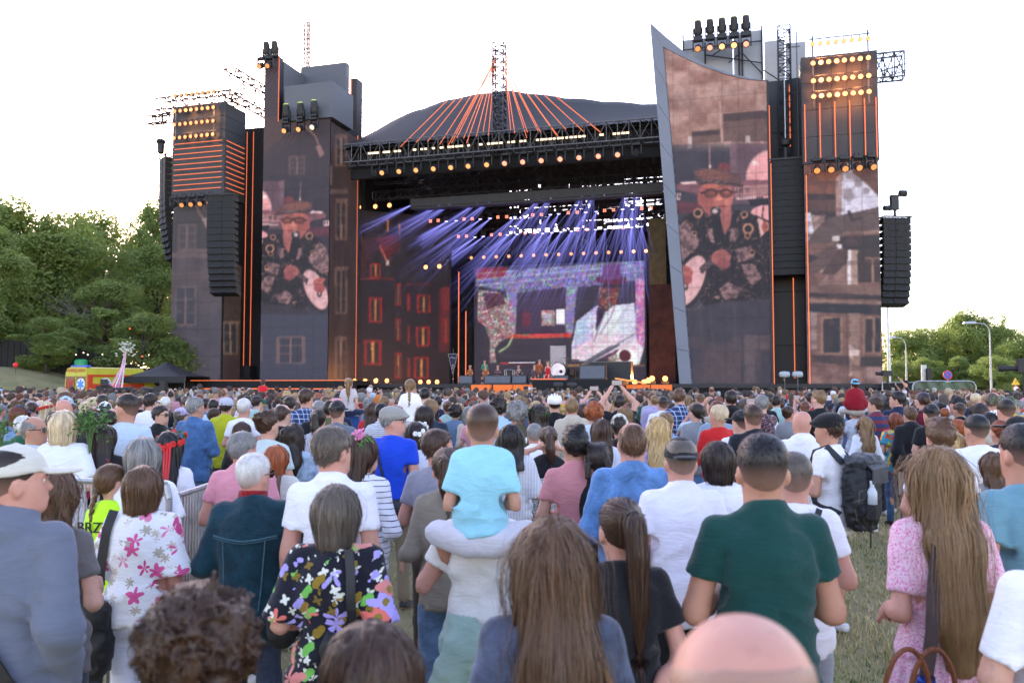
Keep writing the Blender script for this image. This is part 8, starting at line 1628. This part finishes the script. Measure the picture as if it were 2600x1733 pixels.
# broadcast cameras
def tv_camera(u, v, Y, label, rz, sc=1.0):
    p = P(u, v, Y); r = empty('broadcast_camera', Matrix.Translation(Vector((p[0], p[1], 0))) @ Matrix.Rotation(R(rz), 4, 'Z')); tag(r, label, 'camera'); z = p[2]
    obj('body', MB().box((-.35*sc, -.12*sc, z-.12*sc), (.1*sc, .12*sc, z+.14*sc)), BLACKP, r); obj('lens', MB().lathe((.1*sc, 0, z), (1, 0, 0), [(0, .08*sc), (.3*sc, .09*sc), (.5*sc, .11*sc), (.56*sc, .11*sc)], 14), DARK, r); obj('viewfinder', MB().box((-.2*sc, -.3*sc, z+.14*sc), (.0, -.1*sc, z+.34*sc)), BLACKP, r); obj('pedestal', MB().tube((-.1, 0, 0), (-.1, 0, z-.12*sc), .07, .05), DARKST, r)
tv_camera(400, 990, 30, 'broadcast camera with long lens before the black stage wing', 170); tv_camera(2590, 935, 22, 'broadcast camera on a crane head above the crowd', 170, .8); tv_camera(275, 990, 34, 'grey broadcast camera beside the ambulance', 20, 1.3)
r_, q_, _ = person(2300, 965, 34, 'cameraman in black cap holding up a gimbal camera by the fence', hr=('short', 'black'), hat=('cap', BK), top=('tee', BK), arms=('up', 'film'), yaw=35, rz=70, h=1.8, step=.035, strands=0)
w = q_['_sh'][5][-1]; r = empty('gimbal_camera', None, P(2258, 948, 34)); tag(r, 'small camera on a gimbal raised by the cameraman', 'camera'); obj('body', MB().box((-.3, -.1, -.1), (.1, .1, .12)).box((-.1, -.05, -.4), (-.04, .05, -.1)), BLACKP, r); obj('lens', MB().lathe((-.3, 0, 0), (-1, 0, 0), [(0, .08), (.25, .08)], 10), DARK, r); obj('handle', MB().tube((-.07, 0, -.4), (.25, 0, -1.0), .03), DARK, r)
# ------------------------------------------------------------------ the packed crowd between the front people and the stage
VAR = [('m', 'tee', 'front', 1.08, 'jeans', 0), ('m', 'tee', 'cross', 1.15, 'trousers', 12), ('m', 'polo', 'pocket', 1.05, 'trousers', -25), ('m', 'jacket', 'front', 1.1, 'jeans', 8), ('m', 'hoodie', 'pocket', 1.08, 'jeans', -10), ('m', 'tee', 'film', 1.05, 'shorts', 0), ('m', 'long', 'cross', 1.12, 'trousers', 35),
       ('f', 'tee', 'front', 1.0, 'jeans', 0), ('f', 'tee', 'cross', 1.12, 'trousers', -15), ('f', 'blouse', 'front', 1.1, 'skirt', 20), ('f', 'tank', 'front', .95, 'jeans', 5), ('f', 'jacket', 'bag', 1.0, 'jeans', -8), ('f', 'long', 'hold', 1.05, 'trousers', -40), ('f', 'tee', 'film', 1.0, 'jeans', 0), ('f', 'tee', 'out', 1.05, 'trousers', 60)]
VM = []
for i, (sx, tp, am_, b_, bt_, yw) in enumerate(VAR):
    f = figure(dict(sex=sx, h=1.742, b=b_, arms=am_, top=tp, bottom=bt_, yaw=yw, seed=i*3+2), .03)
    ms_ = {k_: mesh(k_, *f[k_], True) for k_ in ('body', 'shirt', 'trousers', 'shoe', 'shoe2') if k_ in f}; ms_['body'].materials.append(SKIN)
    hc, hs, yw_, pit = f['_head']; VM.append((sx, tp, ms_, Matrix.Translation(Vector(hc)) @ Matrix.Rotation(yw_, 4, 'Z') @ Matrix.Scale(hs, 4), f))
HV = {st: hair_mesh(hair(st, .0135, L, n_, 5, .0034)) for st, L, n_ in (('short', .3, 260), ('crop', .3, 0), ('balding', .3, 200), ('swept', .3, 260), ('curly', .3, 360), ('bob', .3, 300), ('long', .36, 320), ('wavy', .36, 320), ('ponytail', .3, 220), ('bun', .3, 160), ('braid', .3, 160))}
HATM = {k_: mesh('cap', *headgear(k_, .014), True) for k_ in ('cap', 'flat', 'bucket', 'capback')}
for m_ in HATM.values(): m_.materials.append(CLOTH)
TOPC = [('white', WHITE, 7), ('black', BK, 5), ('navy', NAVY, 3), ('grey', (.22, .225, .24), 2.5), ('slate blue', (.12, .18, .28), 2), ('sky blue', (.38, .52, .68), 2), ('pink', (.6, .27, .31), 2), ('dark red', (.2, .015, .02), 1.2), ('bright red', (.5, .02, .02), .8), ('olive', (.11, .11, .05), 1.2), ('bottle green', (.02, .09, .05), 1), ('beige', (.48, .41, .32), 2.5), ('mint', (.35, .52, .47), 1), ('mustard', (.5, .32, .04), .8), ('lemon', (.68, .62, .14), .7), ('lilac', (.42, .36, .55), 1), ('brown', (.12, .075, .05), 1), ('orange', (.6, .18, .03), .6), ('teal', (.03, .18, .2), .8), ('denim blue', ('denim', (.14, .24, .40)), 2), ('striped', 'marine', 1.5), ('checked', 'plaid', 1.2), ('dark flowered', 'ditsy', 1), ('rose print', 'rose', .8), ('gingham', 'gingham', .7), ('navy check', 'navyplaid', .7)]
HDESC = {'short': 'short', 'crop': 'cropped', 'balding': 'thinning', 'swept': 'swept back', 'curly': 'curly', 'bob': 'bobbed', 'long': 'long straight', 'wavy': 'long wavy', 'ponytail': 'ponytailed', 'bun': 'pinned up', 'braid': 'braided'}
HCOLS = [('black', 'black', 2), ('darkbrown', 'dark brown', 5), ('brown', 'brown', 5), ('lightbrown', 'light brown', 3), ('darkblond', 'dark blond', 2.5), ('blond', 'blond', 1.6), ('paleblond', 'pale blond', .8), ('grey', 'grey', 1.8), ('white', 'white', .8), ('red', 'orange red', .7), ('auburn', 'auburn', 1), ('greybrown', 'greying', 1.5)]
GAR = {'tee': 't-shirt', 'polo': 'polo shirt', 'jacket': 'jacket', 'hoodie': 'hoodie', 'long': 'long sleeved top', 'blouse': 'blouse', 'tank': 'vest top'}
cr = random.Random(11); used = set()
def pick(lst): return cr.choices(lst, [q[-1] for q in lst])[0]
spots = []
y_ = 8.6
while y_ < 47:
    x_ = -y_*.68
    while x_ < y_*.68:
        px, py = x_+cr.uniform(-.24, .24), y_+cr.uniform(-.26, .26); u = CX+F_PX*px/py
        ok = -60 < u < 2660 and min((px-a)**2+(py-b)**2 for a, b in PEOPLE) > .30
        if 2010 < u < 2345 and py < 12.8: ok = False
        if py < 10.5 and cr.random() < .35: ok = False
        st_t = (np.array([px, py, 0])-S0) @ EY
        if st_t > -9.5: ok = False
        if u < 330 and py > 44: ok = False
        if ok: spots.append((px, py))
        x_ += .80 if y_ < 26 else .95
    y_ += .76 if y_ < 26 else 1.0
spots.sort(key=lambda q: q[1]); NI = 205
def traits():
    for _ in range(400):
        i = cr.randrange(len(VAR)); sx, tp = VAR[i][:2]
        st = cr.choices(['short', 'crop', 'balding', 'swept', 'curly'], [6, 4, 2, 1, .6])[0] if sx == 'm' else cr.choices(['bob', 'long', 'wavy', 'ponytail', 'bun', 'braid', 'short', 'curly'], [3, 3.5, 3, 2.5, 1.8, 1, 1.2, .8])[0]
        hc_ = pick(HCOLS); tc_ = pick(TOPC); hat = cr.choices([None, 'cap', 'flat', 'bucket', 'capback'], [14, .9, .4, .35, .4])[0]; hcol = pick([q for q in TOPC if not isinstance(q[1], str) and not isinstance(q[1][0], str)]) if hat else None
        wr_ = sx == 'f' and not hat and cr.random() < .09; bald = sx == 'm' and not hat and cr.random() < .05
        key = (st, hc_[0], tc_[0], tp, hat, hcol and hcol[0], wr_, bald)
        if key not in used: used.add(key); return i, st, hc_, tc_, hat, hcol, wr_, bald
for k_, (px, py) in enumerate(spots[:NI]):
    i, st, hc_, tc_, hat, hcol, wr_, bald = traits(); sx, tp, ms_, hm, _f = VM[i]; h = cr.gauss(1.745, .06) if sx == 'm' else cr.gauss(1.645, .055); h = min(max(h, 1.5), 1.9)
    hd = 'bald head' if bald else '%s %s hair' % (HDESC[st], hc_[1])
    lb = 'person with %s%s and %s %s' % (hd, ' under %s %s' % (hcol[0], {'cap': 'cap', 'capback': 'turned cap', 'flat': 'flat cap', 'bucket': 'bucket hat'}[hat]) if hat else ' in leaf wreath' if wr_ else '', tc_[0], GAR[tp])
    lb = lb.replace(' long sleeved top', ' jumper') if len(lb.split()) > 16 else lb
    r = empty('person', None, (px, py, 0), R(cr.gauss(-math.degrees(math.atan2(px-8, 62-py))*.0, 13))); r.scale = (h/1.75,)*3; tag(r, lb, 'person', 'people packed in the crowd')
    obj('body', ms_['body'], None, r, None, SK[cr.choice(list(SK))]); m_, c_ = garment(tc_[1])
    for nm, key, mm, cc in (({'jacket': 'jacket', 'hoodie': 'hoodie', 'blouse': 'blouse'}.get(tp, 'shirt'), 'shirt', m_, c_), ('trousers', 'trousers', DENIM, cr.choice([(.10, .17, .30), (.04, .06, .11), (.2, .28, .4)])), ('shoe', 'shoe', CLOTH, (.4, .4, .4)), ('shoe', 'shoe2', CLOTH, (.4, .4, .4))):
        me = ms_[key]; 
        if len(me.materials) == 0: me.materials.append(CLOTH)
        o = obj(nm, me, None, r, None, cc); o.material_slots[0].link = 'OBJECT'; o.material_slots[0].material = mm
    if not bald: o = obj('hair', HV[st], None, r, None, HC[hc_[0]]); o.matrix_local = hm
    if hat: o = obj('cap' if 'cap' in hat else 'hat', HATM[hat], None, r, None, hcol[1]); o.matrix_local = hm
    if VAR[i][2] == 'film':
        w_ = VM[i][4]['_sh'][5]; q2 = (w_[-1]+w_[1])/2*(h/1.75); rm_ = Matrix.Rotation(r.rotation_euler[2], 3, 'Z') @ Vector(q2); phone('phone raised by %s %s %s%s' % (hd.replace(' hair', ' haired person in').replace(' head', ' person in'), tc_[0], GAR[tp], ' and hat' if hat else ''), (px+rm_[0], py+rm_[1]+.02, rm_[2]+.11), math.degrees(r.rotation_euler[2]))
    if wr_: wreath(r, hm, cr.choice([None, (.5, .02, .02), (.7, .7, .68), (.6, .25, .4)]), True, 18, k_)
# everyone farther back, too small to pick apart
fr_ = np.random.default_rng(21); LOW = []
def low(i, st_shirt, st_body, zmin):
    sx, tp, am_, b_, bt_, yw = VAR[i]; sp_ = dict(sex=sx, h=1.742, b=b_, arms=am_, top=tp, bottom='none', yaw=yw, seed=i); pr_ = []; f = figure(sp_, st_body, None, True); g_ = figure(sp_, st_shirt)
    for key, (V, Fc) in (('body', f['body']), ('shirt', g_['shirt'])):
        c = V[Fc].mean(1); keep = c[:, 2] > zmin if key == 'shirt' else (c[:, 2] > 1.47) | ((np.abs(c[:, 0]) > .2) & (c[:, 2] > zmin+.05)); Fk = Fc[keep]; un, inv = np.unique(Fk, return_inverse=True); pr_.append((V[un], inv.reshape(-1, 4)))
    return sx, pr_, f['_head']
LOWI = (0, 1, 2, 3, 7, 8, 9, 10, 12, 5); LOW = [low(i, .074, .046, 1.08) for i in LOWI]; LOWER = [low(i, .10, .064, 1.2) for i in LOWI]
LHS = [{st: hair(st, q, .3, 0, 3)[:2] for st in ('short', 'crop', 'bob', 'long', 'ponytail', 'balding', 'curly')} for q in (.042, .058)]
VV, FF, CC, off = [], [], [], 0
for px, py in spots[NI:]:
    fa = py > 22; sx, pr_, (hc, hs, yw_, pit) = (LOWER if fa else LOW)[cr.randrange(len(LOW))]; h = (cr.gauss(1.745, .065) if sx == 'm' else cr.gauss(1.645, .06)); s = h/1.75; a = cr.gauss(0, .25); ca, sa = math.cos(a), math.sin(a); Rm = np.array([[ca, sa, 0], [-sa, ca, 0], [0, 0, 1]])*s
    st = cr.choice(['short', 'crop', 'short', 'balding', 'curly']) if sx == 'm' else cr.choice(['bob', 'long', 'long', 'ponytail', 'bob']); tc_ = pick([q for q in TOPC if not isinstance(q[1], str) and not isinstance(q[1][0], str)])[1]; hcol = tuple(q*.8 for q in HC[pick(HCOLS)[0]]); sk = SK[cr.choice(list(SK))]
    hv, hf = LHS[fa][st]; cw, sw_ = math.cos(yw_), math.sin(yw_); hv = (hv @ np.array([[cw, sw_, 0], [-sw_, cw, 0], [0, 0, 1]]))*hs + hc
    if cr.random() < .06: hcol = pick([q for q in TOPC if not isinstance(q[1], str) and not isinstance(q[1][0], str)])[1]
    for (V, Fc), col in ((pr_[0], sk), (pr_[1], tc_), ((hv, hf), hcol)):
        VV.append(V @ Rm + np.array([px, py, 0])); FF.append(Fc+off); off += len(V); CC.append(np.tile(np.array((*[q*1.0 for q in col], 1.0)), (len(V), 1)))
m, n, l, bs = new_mat('crowd_cloth'); at = N(n, 'Attribute', attribute_name='wear'); nz = noise_node(n, l, 9, 4, .6, N(n, 'TexCoord').outputs['Object']); l.new(mix(n, l, math_node(n, l, 'MULTIPLY', nz.outputs['Fac'], .5), at.outputs['Color'], (.05, .04, .04)), bs.inputs['Base Color']); bs.inputs['Roughness'].default_value = .8
me = mesh('crowd', np.concatenate(VV), np.concatenate(FF), True); a_ = me.color_attributes.new('wear', 'FLOAT_COLOR', 'POINT'); a_.data.foreach_set('color', np.concatenate(CC).astype(np.float32).ravel())
tag(obj('crowd', me, m), 'dense mass of people filling the field up to the stage', 'crowd', kind='stuff')
for i, (u, v, c_, lb) in enumerate(((15, 968, (.05, .10, .2), 'person in blue sitting on the grassy bank'), (30, 966, (.25, .35, .5), 'person in pale blue sitting on the grassy bank'), (48, 970, (.05, .05, .06), 'person in black sitting on the grassy bank'), (3, 969, (.02, .03, .05), 'person in navy sitting at the end of the bank group'), (108, 978, (.4, .5, .6), 'person in light blue sitting low on the slope'))):
    p = P(u, v, 50); zg = float(ground_z(p[0], p[1])); r_, q_, _ = person(u, v, 50, lb, 'm', hr=('short', 'brown'), top=('tee', c_), legs='ground', h=1.72, z0=zg-.80, arms='front', rz=190-20*i, step=.045, strands=0, shoes=None, bottom=('trousers', (.1, .15, .25)))
